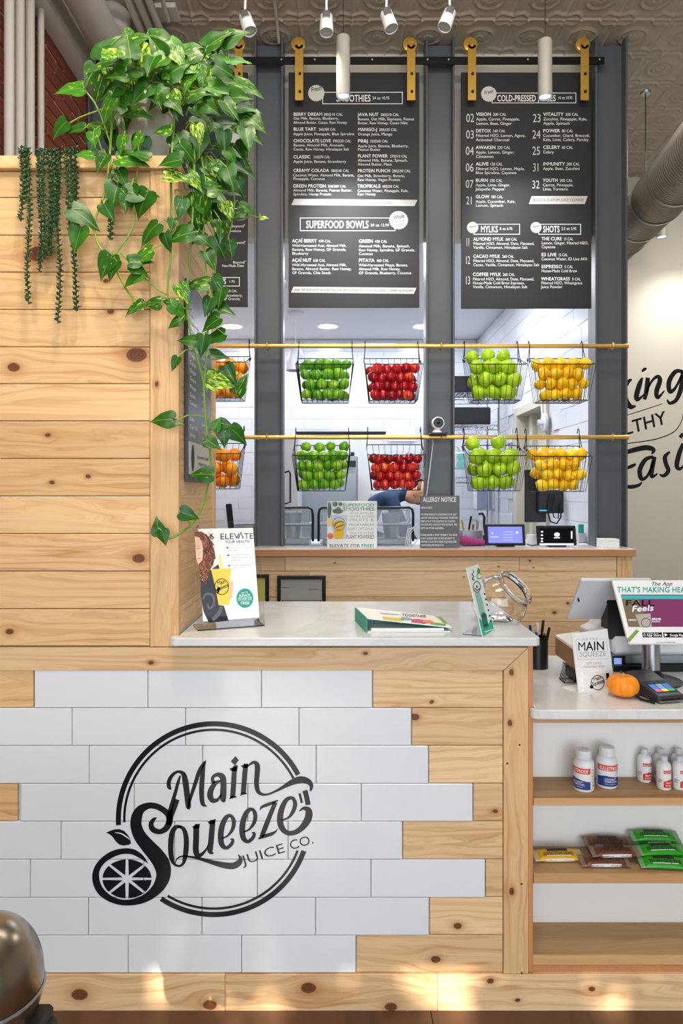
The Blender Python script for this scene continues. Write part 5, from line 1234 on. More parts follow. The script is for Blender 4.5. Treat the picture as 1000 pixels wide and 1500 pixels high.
obj('heading', MB().text(S, 'ELEV', 350, 590, 165, 68, o_, k, 0, .0008, 160).stroke(S, [(575, 158, 14), (605, 82, 14), (635, 155, 14)], o_, k, .0008, k=1).text(S, 'TE', 645, 758, 160, 66, o_, k, 0, .0008, 157).text(S, 'YOUR HEALTH', 415, 712, 215, 34, o_, k, 0, .0008, 208)
    .disc(S, 442, 270, 12, 8, o_, k, .0008, 10).disc(S, 452, 362, 12, 8, o_, k, .0008, 10).disc(S, 462, 488, 12, 8, o_, k, .0008, 10), M_INK, paper)
m = MB()
for s_, x0, x1, y in (('Lower calories, carbs', 472, 720, 278), ('& sugars', 472, 570, 310), ('Cut half the fruit &', 478, 700, 366), ('replace with riced', 478, 790, 396), ('cauliflower', 480, 605, 432), ('Increases antioxidants &', 486, 765, 492), ('vitamins A & C', 488, 665, 525)): m.text(S, s_, x0, x1, y, 17, o_, k, 0, .0008, y - 6)
obj('small_print', m, M_CREAMF, paper, kind='stuff')
obj('skin_print', MB().poly(S, [(42, 130), (110, 150), (135, 230), (140, 330), (135, 420), (85, 475), (60, 400), (50, 250)], o_, k, .0006).poly(S, [(470, 690), (500, 665), (515, 700), (510, 790), (500, 880), (470, 910)], o_, k, .0006).poly(S, [(258, 730), (280, 670), (300, 790), (270, 770)], o_, k, .0006), mat('skin_print_ink', '#e8c0a8', .6), paper)
obj('hair_print', MB().poly(S, [(40, 75), (120, 70), (190, 110), (245, 190), (265, 290), (285, 400), (270, 470), (220, 560), (190, 700), (130, 640), (95, 520), (90, 470), (135, 420), (145, 300), (130, 200), (95, 140), (40, 125)], o_, k, .0008).stroke(S, [(240, 200, 30), (250, 260, 34), (270, 330, 36), (280, 410, 34)], o_, k, .0008).stroke(S, [(150, 620, 26), (160, 680, 24), (185, 715, 10)], o_, k, .0008), mat('hair_print_ink', '#7a4a36', .6), paper)
m1 = MB(); m2 = MB(); r2 = random.Random(5)
for i in range(46):
    y = r2.uniform(90, 640); x = 110 + (r2.uniform(20, 150) if y < 460 else r2.uniform(0, 75)) ; pts_ = []
    for j in range(6): pts_.append((x + 14 * math.sin(j * 1.7 + i) + j * 3, y + j * 13, 9 if 0 < j < 5 else 3))
    (m1 if i % 2 else m2).stroke(S, pts_, o_, k, .0010 + .0001 * (i % 2), k=3)
obj('curl_print', m1, mat('curl_dark_ink', '#4e2a1e', .6), paper, kind='stuff'); obj('curl_print', m2, mat('curl_light_ink', '#b0745a', .6), paper, kind='stuff')
obj('face_print', MB().stroke(S, [(60, 285, 4), (85, 275, 8), (110, 282, 4)], o_, k, .0010).stroke(S, [(55, 258, 3), (90, 246, 5), (118, 256, 3)], o_, k, .0010).stroke(S, [(72, 405, 4), (100, 402, 9), (118, 392, 3)], o_, k, .0010), mat('face_print_ink', '#9a6a5a', .6), paper, kind='stuff')
obj('jacket_print', MB().poly(S, [(115, 650), (160, 690), (210, 560), (330, 470), (345, 520), (345, 970), (400, 980), (455, 1160), (215, 1188), (150, 1050), (115, 850)], o_, k, .0007).poly(S, [(215, 1188), (455, 1160), (440, 1100), (200, 1120)], o_, k, .0007), mat('jacket_print_ink', '#3c3e46', .6), paper)
obj('swirl_print', MB().stroke(S, [(140, 900, 20), (190, 830, 28), (265, 860, 30), (275, 960, 30), (220, 1010, 26), (200, 950, 20)], o_, k, .001).stroke(S, [(260, 1150, 40), (330, 1080, 44), (370, 990, 40)], o_, k, .001), mat('swirl_print_ink', '#62656e', .6), paper)
cup = obj('cup_print', MB().poly(S, [(240, 530), (490, 520), (475, 640), (470, 960), (335, 972), (300, 780)], o_, k, .0012), mat('yellow_cup_ink', '#f0cf58', .6), paper)
M_ST = mat('straw_print_ink', '#e6e85a', .6)
obj('straw_print', MB().stroke(S, [(345, 350, 12), (358, 440, 26), (370, 528, 34)], o_, k, .0010), M_ST, paper)
m = MB().arc(S, 372, 745, 88, 80, 0, 360, o_, k, .0014, ky=1.15).text(S, 'Main', 320, 420, 730, 50, o_, k, 1, .0016, 700, .15).stroke(S, [(300, 800, 14), (340, 760, 24), (330, 800, 26), (320, 830, 10)], o_, k, .0016).text(S, 'Squeeze', 325, 455, 795, 50, o_, k, 1, .0016, 745, .15)
obj('cup_emblem', m, M_INK, paper)
obj('teal_circle', MB().disc(S, 655, 885, 103, 118, o_, k, .0010), M_TEAL, paper)
obj('circle_print', MB().text(S, 'ASK TO', 610, 692, 832, 20, o_, k, 0, .0014, 824).text(S, 'ELEVATE', 585, 722, 870, 28, o_, k, 1, .0014, 862).text(S, 'ANY SMOOTHIE', 570, 740, 896, 20, o_, k, 1, .0014, 890).text(S, 'OR BOWL FOR', 572, 738, 918, 20, o_, k, 0, .0014, 912).text(S, 'FREE', 605, 712, 965, 36, o_, k, 1, .0014, 960), M_WHITE, paper)
for a_, b_ in ((.02, .02), (w_ - .02, .02), (.014, H_ - .014), (w_ - .014, H_ - .014)):
    q = P0 + h * a_ + up * b_
    obj('standoff_screw', MB().tube([q + nrm * .004, q - nrm * .02], .004, 10), M_CHROME, t)

# lying ring binder
zb = ZT + .0005
A0 = Vector((W(538, 0, 2.005).x, 2.005, zb)); 
t = thing('ring_binder', 'white ring binder with teal spine lying flat and slightly open', 'binder', A0)
e1 = Vector((1, .03, 0)).normalized(); e2 = Vector((-.16, 1, 0)).normalized()
L_, D_ = .245, .19
def bx(o0, a, b, c, m):  # skewed box
    p = [o0, o0 + a, o0 + a + b, o0 + b]; return m.prism(p, c)
obj('bottom_cover', bx(A0, e1 * L_, e2 * D_, Vector((0, 0, .003)), MB()), M_CARD, t)
obj('page_block', bx(A0 + e1 * .012 + e2 * .004 + Vector((0, 0, .0035)), e1 * (L_ - .03), e2 * (D_ - .01), Vector((0, 0, .008)), MB()), M_WPL, t)
obj('spine', bx(A0 + Vector((-.0035, 0, 0)), Vector((.003, 0, 0)), e2 * D_, Vector((0, 0, .043)), MB()), M_TEAL, t)
tc_ = [A0 + Vector((0, 0, .043)), A0 + e1 * (L_ + .004) + Vector((0, 0, .015)), A0 + e1 * (L_ + .004) + e2 * D_ + Vector((0, 0, .015)), A0 + e2 * D_ + Vector((0, 0, .043))]
cv = obj('top_cover', MB().prism(tc_, (0, 0, -.0025)), M_CARD, t)
obj('teal_pages', MB().prism([q + Vector((0.004, .004, -.003)) for q in tc_], (0, 0, -.002)), M_TEAL, t)
S = surf3(tc_[0], tc_[1], tc_[3]); o_ = (520, 880); k = 6.25
obj('cover_print', MB().stroke(S, [(250, 155, 22), (330, 165, 30), (430, 175, 26), (440, 180, 8)], o_, k), mat('binder_yellow', '#e2cf3a', .6), cv)
obj('cover_print', MB().stroke(S, [(420, 160, 26), (480, 165, 28), (520, 170, 14)], o_, k).stroke(S, [(230, 112, 7), (300, 120, 8), (400, 128, 6)], o_, k, .0008), mat('binder_blue', '#8fb2c8', .6), cv)
obj('cover_print', MB().stroke(S, [(515, 182, 28), (580, 185, 36), (640, 195, 28), (660, 200, 8)], o_, k, .0009), mat('binder_pink', '#d84f72', .6), cv)
obj('cover_print', MB().stroke(S, [(620, 185, 20), (680, 190, 30), (720, 198, 14)], o_, k, .0011), mat('binder_orange', '#e89a5c', .6), cv)
obj('cover_print', MB().stroke(S, [(690, 210, 14), (760, 212, 22), (830, 222, 14)], o_, k, .0009).poly(S, [(745, 145), (790, 150), (850, 210), (815, 205)], o_, k, .0012), mat('binder_green', '#7fae4c', .6), cv)
obj('cover_title', MB().text(S, 'TOGETHER', 425, 650, 138, 22, o_, k, 1, .001, 155), M_INK, cv)
for q in (.05, .095, .14):
    c_ = A0 + e1 * .016 + e2 * q + Vector((0, 0, .018))
    obj('binder_ring', MB().tube([c_ + Vector((.014 * math.cos(a * PI / 8), 0, .014 * math.sin(a * PI / 8))) for a in range(16)], .0016, 6, closed=True), M_CHROME, t, smooth=True)

# teal and white card sign
P0 = Vector((.4035, 1.952, ZT + .0005)); P1 = P0 + Vector((.06, .112, 0)) * .92
h, up, nrm = leaning(P0, P1, .2, R(14)); w_ = (P1 - P0).length
t = thing('card_sign', 'tall narrow teal and white card sign leaning before the glass jar', 'sign', (P0 + P1) / 2)
Hc = .199; away = Vector((-h.y, h.x, 0))
cd = obj('card', slabbox(MB(), P0, h, up, nrm, w_, Hc, .002), mat('card_mint_white', '#e6f1ee', .5), t)
obj('acrylic_foot', MB().prism([P0 + away * .002, P1 + away * .002, P1 + away * .06, P0 + away * .06], (0, 0, .002)), M_ACR, t)
S = Surf(P0, nrm); o_ = (675, 820); k = 9.524
q2 = lambda a, b, off=.0006: P0 + h * (w_ * a) + up * (Hc * b) + nrm * off
obj('teal_base', MB().add([q2(.02, .0), q2(.98, .0), q2(.98, .16), q2(.55, .11), q2(.02, .27)], [(0, 1, 2, 3, 4)]), mat('card_teal', '#22b592', .5), cd)
obj('thermometer', MB().stroke(S, [(225, 460, 70), (270, 600, 76), (310, 780, 78)], o_, k, .0010), mat('tube_mint', '#8fc0b4', .5), cd)
obj('thermometer_fill', MB().stroke(S, [(318, 770, 74), (350, 925, 70)], o_, k, .0014, cap=True), mat('tube_dark_teal', '#1e7468', .5), cd)
obj('emblem', MB().arc(S, 222, 378, 54, 46, 0, 360, o_, k, .0012, ky=1.5).disc(S, 222, 375, 12, 18, o_, k, .0012).stroke(S, [(190, 395, 10), (225, 425, 14), (265, 395, 10)], o_, k, .0012), M_INK, cd)
obj('leaf_print', MB().poly(S, [(235, 105), (262, 130), (270, 170), (245, 200), (225, 170)], o_, k, .0010).arc(S, 255, 225, 36, 26, 20, 330, o_, k, .0010, ky=1.3), mat('print_green', '#2f9a58', .5), cd)
m = MB().stroke(S, [(150, 200, 14), (175, 230, 12), (160, 270, 16), (190, 285, 10)], o_, k, .0010).stroke(S, [(160, 140, 6), (180, 170, 8), (150, 190, 8)], o_, k, .0010)
for i in range(6): m.poly(S, [(315 + i * 18, 465 + i * 76), (335 + i * 18, 462 + i * 76), (342 + i * 18, 485 + i * 76), (322 + i * 18, 490 + i * 76)], o_, k, .0010)
obj('mark_print', m, M_INK, cd, kind='stuff')
m = MB()
for i in range(6): m.stroke(S, [(330 + i * 3, 1010 - i * 8, 12), (460, 965 - i * 6, 14)] if i == 0 else [(285 + i * 8, 600 + i * 26, 10), (300 + i * 8, 600 + i * 26, 10)], o_, k, .0016)
obj('white_print', m, M_WHITE, cd)

# tilted glass jar
c_ = W(731, 882, 2.2); rj = .088
t = thing('glass_jar', 'empty round glass cookie jar with a tilted open mouth', 'jar', (c_.x, c_.y, ZT))
axis = Vector((.52, -.42, .62)).normalized(); Mj = Matrix.Translation(c_) @ axis.to_track_quat('Z', 'Y').to_matrix().to_4x4()
prof = []; th = .003
for i in range(25):
    a = -PI / 2 + (PI / 2 + R(48)) * i / 24; prof.append((max(0, rj * math.cos(a)), rj * math.sin(a)))
zl = rj * math.sin(R(48)); rl = rj * math.cos(R(48))
prof += [(rl + .001, zl + .006), (rl + .005, zl + .010), (rl + .006, zl + .014), (rl + .003, zl + .018), (rl - .002, zl + .017), (rl - .004, zl + .010)]
for i in range(24, -1, -1):
    a = -PI / 2 + (PI / 2 + R(47)) * i / 24; prof.append((max(0, (rj - th) * math.cos(a)), (rj - th) * math.sin(a)))
obj('bowl', MB().lathe(prof, 40, Mj, cap=False), M_GLASS, t, smooth=True)
c2 = (c_.x + .004, c_.y, ZT)
obj('jar_foot', MB().lathe([(.040, .0005), (.042, .004), (.030, .012), (.022, .0165), (.0, .0165)], 8, Matrix.Translation(c2), cap=True), M_GLASS, t)

# ================================================================== THINGS ON THE LOWER COUNTER
Z2 = .876
# gift card sign
P0 = Vector((.7336, 2.108, Z2 + .0005)); P1 = Vector((.876, 2.19, Z2 + .0005))
h, up, nrm = leaning(P0, P1, .2, R(9)); w_ = (P1 - P0).length; Hs = .181
P0 = P0.copy(); t = thing('gift_card_sign', 'white FOR YOUR MAIN SQUEEZE gift card sign behind the pumpkin', 'sign', (P0 + P1) / 2)
cd = obj('card', slabbox(MB(), P0, h, up, nrm, w_, Hs, .004), M_CARD, t)
away = Vector((-h.y, h.x, 0)); obj('card_foot', MB().prism([P0 + away * .006, P1 + away * .006, P1 + away * .07, P0 + away * .07], (0, 0, .002)), M_CARD, t)
S = Surf(P0, nrm); o_ = (760, 820); k = 4.1667
obj('print', MB().text(S, 'MAIN', 358, 524, 556, 52, o_, k, 1, .0006, 550), M_INK, cd)
m = MB().text(S, 'FOR YOUR', 385, 482, 495, 16, o_, k, 0, .0006, 490).text(S, 'SQUEEZE', 368, 532, 592, 30, o_, k, 0, .0006, 588).text(S, 'GIFT CARDS', 412, 504, 640, 13, o_, k, 0, .0006, 636).text(S, 'AVAILABLE HERE!', 392, 524, 660, 13, o_, k, 0, .0006, 656)
m.stroke(S, [(346, 488, 2), (358, 608, 2), (546, 604, 2), (532, 482, 2), (490, 484, 2)], o_, k, .0006, k=1).stroke(S, [(378, 487, 2), (346, 488, 2)], o_, k, .0006, k=1)
obj('print', m, M_CREAMF, cd)
gc = obj('gift_card', MB().prism([S.at(o_[0] + x / k, o_[1] + y / k, .0045) for x, y in ((390, 686), (540, 680), (552, 800), (402, 812))], -nrm * .004), M_CARD, cd)
m = MB().arc(S, 480, 750, 42, 38, 0, 360, o_, k, .0052, ky=1.1).text(S, 'Main', 456, 502, 742, 20, o_, k, 1, .0054, 726, .1).text(S, 'Squeeze', 448, 522, 772, 24, o_, k, 1, .0054, 748, .1).disc(S, 442, 776, 11, 11, o_, k, .0054, 20)
m.prism([S.at(o_[0] + x / k, o_[1] + y / k, .0056) for x, y in ((530, 692), (548, 690), (556, 745), (538, 748))], -nrm * .0006)
obj('print', m, M_INK, cd)
# pumpkin
pc = Vector((W(912, 0, 2.08).x, 2.08, Z2))
t = thing('mini_pumpkin', 'small orange pumpkin on the lower counter beside the card reader', 'pumpkin', pc)
vs = []; fs = []; nu, nv = 60, 18
for j in range(nv + 1):
    a = -PI / 2 + PI * j / nv
    for i in range(nu):
        u = 2 * PI * i / nu; rib = 1 - .055 * (abs(math.cos(u * 5)) < .28) * (1 - abs(math.cos(u * 5)) / .28) - .015 * (1 - abs(math.cos(u * 5)))
        rr = .0475 * (math.cos(a) ** .72) * rib; zz = .034 + .033 * math.sin(a) * (1 - .0 * rib) - .010 * math.exp(-(rr / .014) ** 2) * (1 if a > 0 else -1)
        vs.append(pc + Vector((rr * math.cos(u), rr * math.sin(u), zz)))
for j in range(nv):
    for i in range(nu): fs.append((j*nu+i, j*nu+(i+1) % nu, (j+1)*nu+(i+1) % nu, (j+1)*nu+i))
obj('rind', MB().add(vs, fs), M_PUMP, t, smooth=2)
obj('stem', MB().tube([pc + Vector((0, 0, .054)), pc + Vector((0, 0, .064)), pc + Vector((.004, 0, .070))], [.007, .0045, .005], 8), mat('pale_stem', '#b8a070', .8), t, smooth=True)
# card reader
cr = Vector((W(963, 0, 2.07).x, 2.07, Z2)); t = thing('card_reader', 'dark grey card payment terminal with coloured screen beside the pumpkin', 'card reader', cr)
Mc = Matrix.Translation(cr) @ Matrix.Rotation(R(14), 4, 'Z')
def wedge(m, x0, x1, y0, y1, z0, za, zb, M): return m.prism([M @ Vector(v) for v in ((x0, y0, z0), (x0, y1, z0), (x0, y1, zb), (x0, y0, za))], M.to_3x3() @ Vector((x1 - x0, 0, 0)))
o = obj('body', wedge(MB(), -.046, .046, -.06, .09, .004, .022, .062, Mc), mat('charcoal_plastic', '#37383b', .35), t)
bv = o.modifiers.new('b', 'BEVEL'); bv.width = .006; bv.segments = 3
sl = math.atan2(.040, .15); Ms = Mc @ Matrix.Translation((0, -.06, .022)) @ Matrix.Rotation(sl, 4, 'X')
obj('screen', MB().box(-.036, .036, .02, .085, .0002, .0012, 0, Ms), mat('reader_screen', '#1b2430', .15, emit='#2a3a50', es=.4), t)
for i, (c1_, c2_) in enumerate((('#d94a8c', '#4a78c8'), ('#e8c83a', '#8098b0'), ('#2aa57a', '#3a78b8'))):
    obj('screen_tile', MB().box(-.033 + i * .023, -.013 + i * .023, .024, .036, .0013, .0017, 0, Ms), mat('tile_' + str(i), c1_, .4, emit=c1_, es=.5), t)
    obj('screen_tile', MB().box(-.033 + i * .023, -.013 + i * .023, .037, .064, .0013, .0017, 0, Ms), mat('tileb_' + str(i), c2_, .4, emit=c2_, es=.4), t)
obj('chip_slot', MB().box(-.034, .034, -.0615, -.058, .010, .014, .0, Mc), M_BLACK, t)
obj('front_lip', MB().box(-.043, .043, -.064, -.058, .005, .009, .001, Mc), M_ALU, t)
obj('reader_cable', MB().tube([Mc @ Vector(v) for v in ((-.02, .085, .03), (-.04, .12, .05), (-.06, .09, .06), (-.075, .03, .02), (-.075, -.02, .006), (-.06, -.06, .006), (-.045, -.02, .006))], .004, 8), M_BLK, t, smooth=True)
# till: customer display on pole, rear screen
Y = 2.17; pb = Vector((W(953, 0, 2.25).x, 2.25, Z2)); t = thing('till_display', 'white till with customer screen on a steel pole, right counter', 'till', pb)
obj('round_foot', MB().lathe([(.095, 0), (.095, .006), (.075, .012), (.04, .016), (.032, .03), (.028, .04)], 40, Matrix.Translation(pb)), M_BLK, t, smooth=True)
obj('pole', MB().lathe([(.028, .032), (.028, .26)], 32, Matrix.Translation(pb)), M_ALU, t, smooth=True)
P0 = W(921, 943, 2.13); TL = W(896, 849, 2.265); wd_ = .292
upv = (TL - P0); upv.x = 0; Hs = upv.length; up = upv.normalized(); h = Vector((1, 0, 0)); nrm = h.cross(up); nrm = nrm if nrm.y < 0 else -nrm
m = MB(); m.prism([P0, P0 + h * wd_, P0 + h * wd_ + up * Hs, P0 + up * Hs], -nrm * .012)
hs = obj('customer_screen', m, M_WPL, t); bv = hs.modifiers.new('b', 'BEVEL'); bv.width = .006; bv.segments = 3; bv.limit_method = 'ANGLE'
obj('display_back', MB().prism([P0 + h * .004 - nrm * .0125 + up * .01, P0 + h * (wd_ - .01) - nrm * .0125 + up * .01, P0 + h * (wd_ - .01) - nrm * .0125 + up * (Hs - .01), P0 + h * .004 - nrm * .0125 + up * (Hs - .01)], -nrm * .008), M_SS, t)
S = Surf(P0, nrm); o_ = (820, 840); k = 5.556
sc1 = obj('display_glass', MB().prism([S.at(o_[0] + x / k, o_[1] + y / k, .0012) for x, y in ((495, 172), (1330, 172), (1310, 433), (557, 433))], nrm * -.002), mat('plum_screen', '#6c3355', .2, emit='#6a3050', es=.45), hs)
obj('display_band', MB().poly(S, [(497, 180), (1330, 180), (1330, 208), (504, 208)], o_, k, .0018), mat('teal_screen', '#2f9a9c', .3, emit='#2c9498', es=.5), sc1)
obj('display_picture', MB().poly(S, [(503, 210), (640, 210), (680, 320), (735, 433), (556, 433)], o_, k, .0020), mat('brown_screen', '#6e6048', .3, emit='#5c503c', es=.4), sc1)
obj('display_cup', MB().poly(S, [(612, 335), (735, 325), (745, 433), (650, 433)], o_, k, .0023), mat('grey_screen', '#9a948c', .3, emit='#9a948c', es=.35), sc1)
obj('display_text', MB().text(S, 'FALL', 530, 770, 262, 44, o_, k, 1, .0026).arc(S, 698, 400, 38, 34, 0, 360, o_, k, .0030), M_INK, sc1)
obj('display_text', MB().text(S, 'Feels', 580, 760, 312, 46, o_, k, 0, .0032, 302, .25).text(S, 'PUMPKIN SPICE', 558, 622, 385, 12, o_, k, 0, .0030).text(S, 'APPLE PIE', 745, 820, 380, 16, o_, k, 1, .0030).text(S, 'SEASONAL', 745, 815, 396, 9, o_, k, 0, .0030), mat('display_white', '#cfe4ff', .3, emit='#cfe4ff', es=.8), sc1)
obj('bezel_print', MB().text(S, 'The App', 738, 912, 100, 30, o_, k, 0, .0010, 97, .3).text(S, 'YOU CAN CONTINUE HERE', 780, 935, 564, 8, o_, k, 0, .001).prism([S.at(o_[0] + x / k, o_[1] + y / k, .0012) for x, y in ((668, 480), (828, 480), (832, 520), (674, 520))], nrm * -.0004).prism([S.at(o_[0] + x / k, o_[1] + y / k, .0012) for x, y in ((838, 480), (1010, 480), (1012, 520), (844, 520))], nrm * -.0004), M_INK, hs)
obj('bezel_print', MB().text(S, "THAT'S MAKING HEALTHY", 465, 1160, 154, 44, o_, k, 1, .0010), M_TEAL, hs)
obj('bezel_print', MB().text(S, 'App Store', 704, 824, 512, 20, o_, k, 1, .0020).text(S, 'Available on the', 704, 800, 492, 8, o_, k, 0, .0020).frame(S, 680, 487, 694, 512, 3, o_, k, .0020).text(S, 'Google Play', 892, 1004, 512, 20, o_, k, 1, .0020).poly(S, [(850, 486), (876, 500), (850, 514)], o_, k, .0020), M_WHITE, hs)
obj('green_sticker', MB().poly(S, [(540, 540), (620, 455), (642, 470), (565, 560)], o_, k, .0012), mat('sticker_green', '#7f9e4a', .5), hs)
# cashier-side screen seen from behind
T0 = W(851, 850, 2.3); T1 = T0 + Vector((.24, 0, 0)); B0 = W(829.5, 908, 2.445); 
m = MB(); B0.x = T0.x - .0; T0b = T0
m.prism([T0, T1, T1 + (B0 - T0), B0], (B0 - T0).cross(Vector((1, 0, 0))).normalized() * -.014)
t2 = thing('till_screen', 'white rear casing of the cashier screen tilted away, behind the till', 'screen', (T0.x + .12, 2.4, Z2))
o = obj('casing', m, M_WPL2, t2); bv = o.modifiers.new('b', 'BEVEL'); bv.width = .009; bv.segments = 4; bv.limit_method = 'ANGLE'
nn = (B0 - T0).cross(Vector((1, 0, 0))).normalized(); nn = nn if nn.y < 0 else -nn
qq = T0 + (B0 - T0) * .45 + Vector((.012, 0, 0)) + nn * .001
obj('port', MB().box(-.0025, .0025, -.004, .002, -.012, .012, .001, Matrix.Translation(qq) @ Matrix.Rotation(R(-40), 4, 'X')), M_BLK, t2)
obj('stand_neck', MB().prism([T0 + Vector((.115, .07, -.09)), T0 + Vector((.20, .07, -.09)), T0 + Vector((.20, .12, -.09)), T0 + Vector((.115, .12, -.09))], (0, 0, .06)).box(T0.x + .12, T0.x + .19, 2.38, 2.44, .985, T0.z - .06), M_BLK, t2)
# receipt printer and drawer
xa, xb = W(896, 0, 2.38).x, 1.38
t = thing('receipt_printer', 'white printer body with rounded hump under the till screens', 'printer', ((xa + xb) / 2, 2.45, Z2))
obj('body', MB().box(xa - .0, xb, 2.37, 2.59, W(0, 960, 2.37).z, W(0, 932, 2.37).z, .012), M_WPL, t, smooth=True)
zt2 = W(0, 932, 2.37).z; m = MB()
x0_, x1_ = W(868, 0, 2.42).x, W(922, 0, 2.42).x
m.prism([(x0_, 2.40, zt2 - .05), (x0_, 2.40, zt2 - .0), (x0_ + .03, 2.40, zt2 + .012), (x0_ + .055, 2.40, zt2 + .045), (x0_ + .075, 2.40, zt2 + .055), (x1_ + .04, 2.40, zt2 + .058), (x1_ + .05, 2.40, zt2 - .05)], (0, .16, 0))
o = obj('paper_cover', m, M_WPL2, t); bv = o.modifiers.new('b', 'BEVEL'); bv.width = .006; bv.segments = 3
obj('lower_body', MB().box(xa + .004, xb, 2.385, 2.58, Z2 + .022, W(0, 960, 2.37).z, .003), M_SS, t)
obj('control_panel', MB().box(W(897, 0, 2.38).x, W(916, 0, 2.38).x, 2.379, 2.384, W(0, 981, 2.38).z, W(0, 961, 2.38).z, .001), M_BLK, t)
obj('lcd', MB().box(W(899, 0, 2.378).x, W(910, 0, 2.378).x, 2.377, 2.3788, W(0, 973, 2.378).z, W(0, 964, 2.378).z), mat('lcd_blue', '#8ea0d8', .3, emit='#8ea0d8', es=.6), t)
obj('dark_base', MB().box(xa, xb, 2.36, 2.59, Z2 + .0, Z2 + .021, .002), M_BLK, t)
# cardboard box on wire stand
x0_, x1_ = W(813, 0, 2.3).x, W(846, 0, 2.3).x
t = thing('folding_wire_stand', 'black folding mesh stand under the brown box', 'stand', (.76, 2.3, Z2))
for xq in (0, .055):
    m = MB(); a = Vector((.725 + xq, 2.22, Z2 + .002)); 
    tri = [a, a + Vector((.012, .0, .055)), a + Vector((.055, .0, .002))]
    for yy in (0, .05): m.tube([v + Vector((0, yy, 0)) for v in tri], .002, 6, closed=True)
    for v in tri: m.tube([v, v + Vector((0, .05, 0))], .002, 6)
    for i in range(1, 6): m.tube([a + Vector((.012, 0, .055)) * (i / 6), a + Vector((.012, 0, .055)) * (i / 6) + Vector((0, .05, 0))], .0008, 4).tube([a + Vector((.0, .05 * i / 6, 0)), a + Vector((.012, .05 * i / 6, .055))], .0008, 4)
    for i in range(1, 6): m.tube([tri[1] + (tri[2] - tri[1]) * (i / 6), tri[1] + (tri[2] - tri[1]) * (i / 6) + Vector((0, .05, 0))], .0008, 4)
    obj('wire_leg', m, M_WIRE, t, kind='stuff')
t = thing('brown_box', 'brown sided box with white lid left of the gift card sign', 'box', (.8, 2.3, Z2 + .062))
a, b, c3 = W(813, 932, 2.36), W(840, 947, 2.17), .125
pts = [Vector((a.x, a.y, 0)), Vector((b.x, b.y, 0)), Vector((b.x + .1, b.y + .06, 0)), Vector((a.x + .1, a.y + .06, 0))]
obj('box_body', MB().prism([p + Vector((0, 0, Z2 + .062)) for p in pts], (0, 0, .058)), mat('kraft_brown', '#9c7a58', .7), t)
obj('lid', MB().prism([p + Vector((0, 0, Z2 + .1205)) for p in pts], (0, 0, .008)), M_CARD, t)
obj('box_foot', MB().prism([p * .5 + (pts[0] + pts[2]) * .25 + Vector((0, 0, Z2 + .0005)) for p in pts], (0, 0, .061)), M_BLK, t)
# pen cup
pc = Vector((W(787, 0, 2.42).x, 2.42, Z2)); t = thing('pen_cup', 'black mesh pen cup beside the white counter corner', 'pen cup', pc)
obj('cup', MB().lathe([(.0, .001), (.036, .001), (.036, .108), (.034, .108), (.034, .004), (0, .004)], 24, Matrix.Translation(pc), cap=False), M_BLK, t, smooth=True)
obj('cup_rim', MB().lathe([(.038, .104), (.038, .11), (.034, .11), (.034, .104)], 24, Matrix.Translation(pc), cap=False), M_WIRE, t)
for i, (dx, dy, tx, ty_, hh, cc_, l_) in enumerate(((-.012, 0, -.02, 0, .15, '#1c2a8a', 'blue pen leaning left in the black pen cup'), (.004, .008, .03, .01, .165, '#15161a', 'thick black marker leaning right, tallest in the pen cup'), (.012, -.008, .035, -.005, .145, '#101014', 'black pen leaning right, lower one in the pen cup'), (-.004, -.012, -.01, -.01, .13, '#2b3a9c', 'short blue pen at the front of the pen cup'), (0, .012, .01, .01, .155, '#d8dade', 'white capped pen at the centre of the pen cup'))):
    a = pc + Vector((dx, dy, .01)); b = pc + Vector((dx + tx * .75, dy + ty_, hh)); d_ = (b - a)
    tag(obj('pen', MB().tube([a, a + d_ * .72, a + d_ * .73, b], [.004, .004, .0052, .0048], 8), mat('cup_pen_%d' % i, cc_, .3), smooth=True), l_, 'pen', 'pens in the black cup')

# ================================================================== THINGS ON THE SHELVES
ZS1 = fz(1171.3); ZS2 = fz(1281.8)
def wrap(m, c, r_, a0, a1, z0, z1, n=12, top=None):
    vs = []
    for i in range(n + 1):
        a = R(a0 + (a1 - a0) * i / n); zt_ = z1 if top is None else z0 + (z1 - z0) * top(i / n)
        vs += [(c.x + r_ * math.cos(a), c.y + r_ * math.sin(a), c.z + z0), (c.x + r_ * math.cos(a), c.y + r_ * math.sin(a), c.z + zt_)]
    return m.add(vs, [(2*i, 2*i+2, 2*i+3, 2*i+1) for i in range(n)])
def wtext(m, s_, c, r_, a0, a1, z, cap, bold=1):
    w_ = 0; out = []
    for ch in s_:
        if ch == ' ': w_ += .3; continue
        g = GL[(bold, ch)]; out.append((w_, g)); w_ += g[2]
    for p, g in out:
        vs = []
        for v in g[0]:
            a = R(a0 + (a1 - a0) * (p + v.x) / w_); vs.append((c.x + r_ * math.cos(a), c.y + r_ * math.sin(a), c.z + z + v.y * cap / GL['cap']))
        m.add(vs, g[1])
M_OR = mat('label_orange_red', '#e2491c', .45); M_NV = mat('label_navy', '#1c3f86', .45); M_LG = mat('label_white', '#e9e9ea', .45); M_RD = mat('label_red', '#cf3a22', .45)
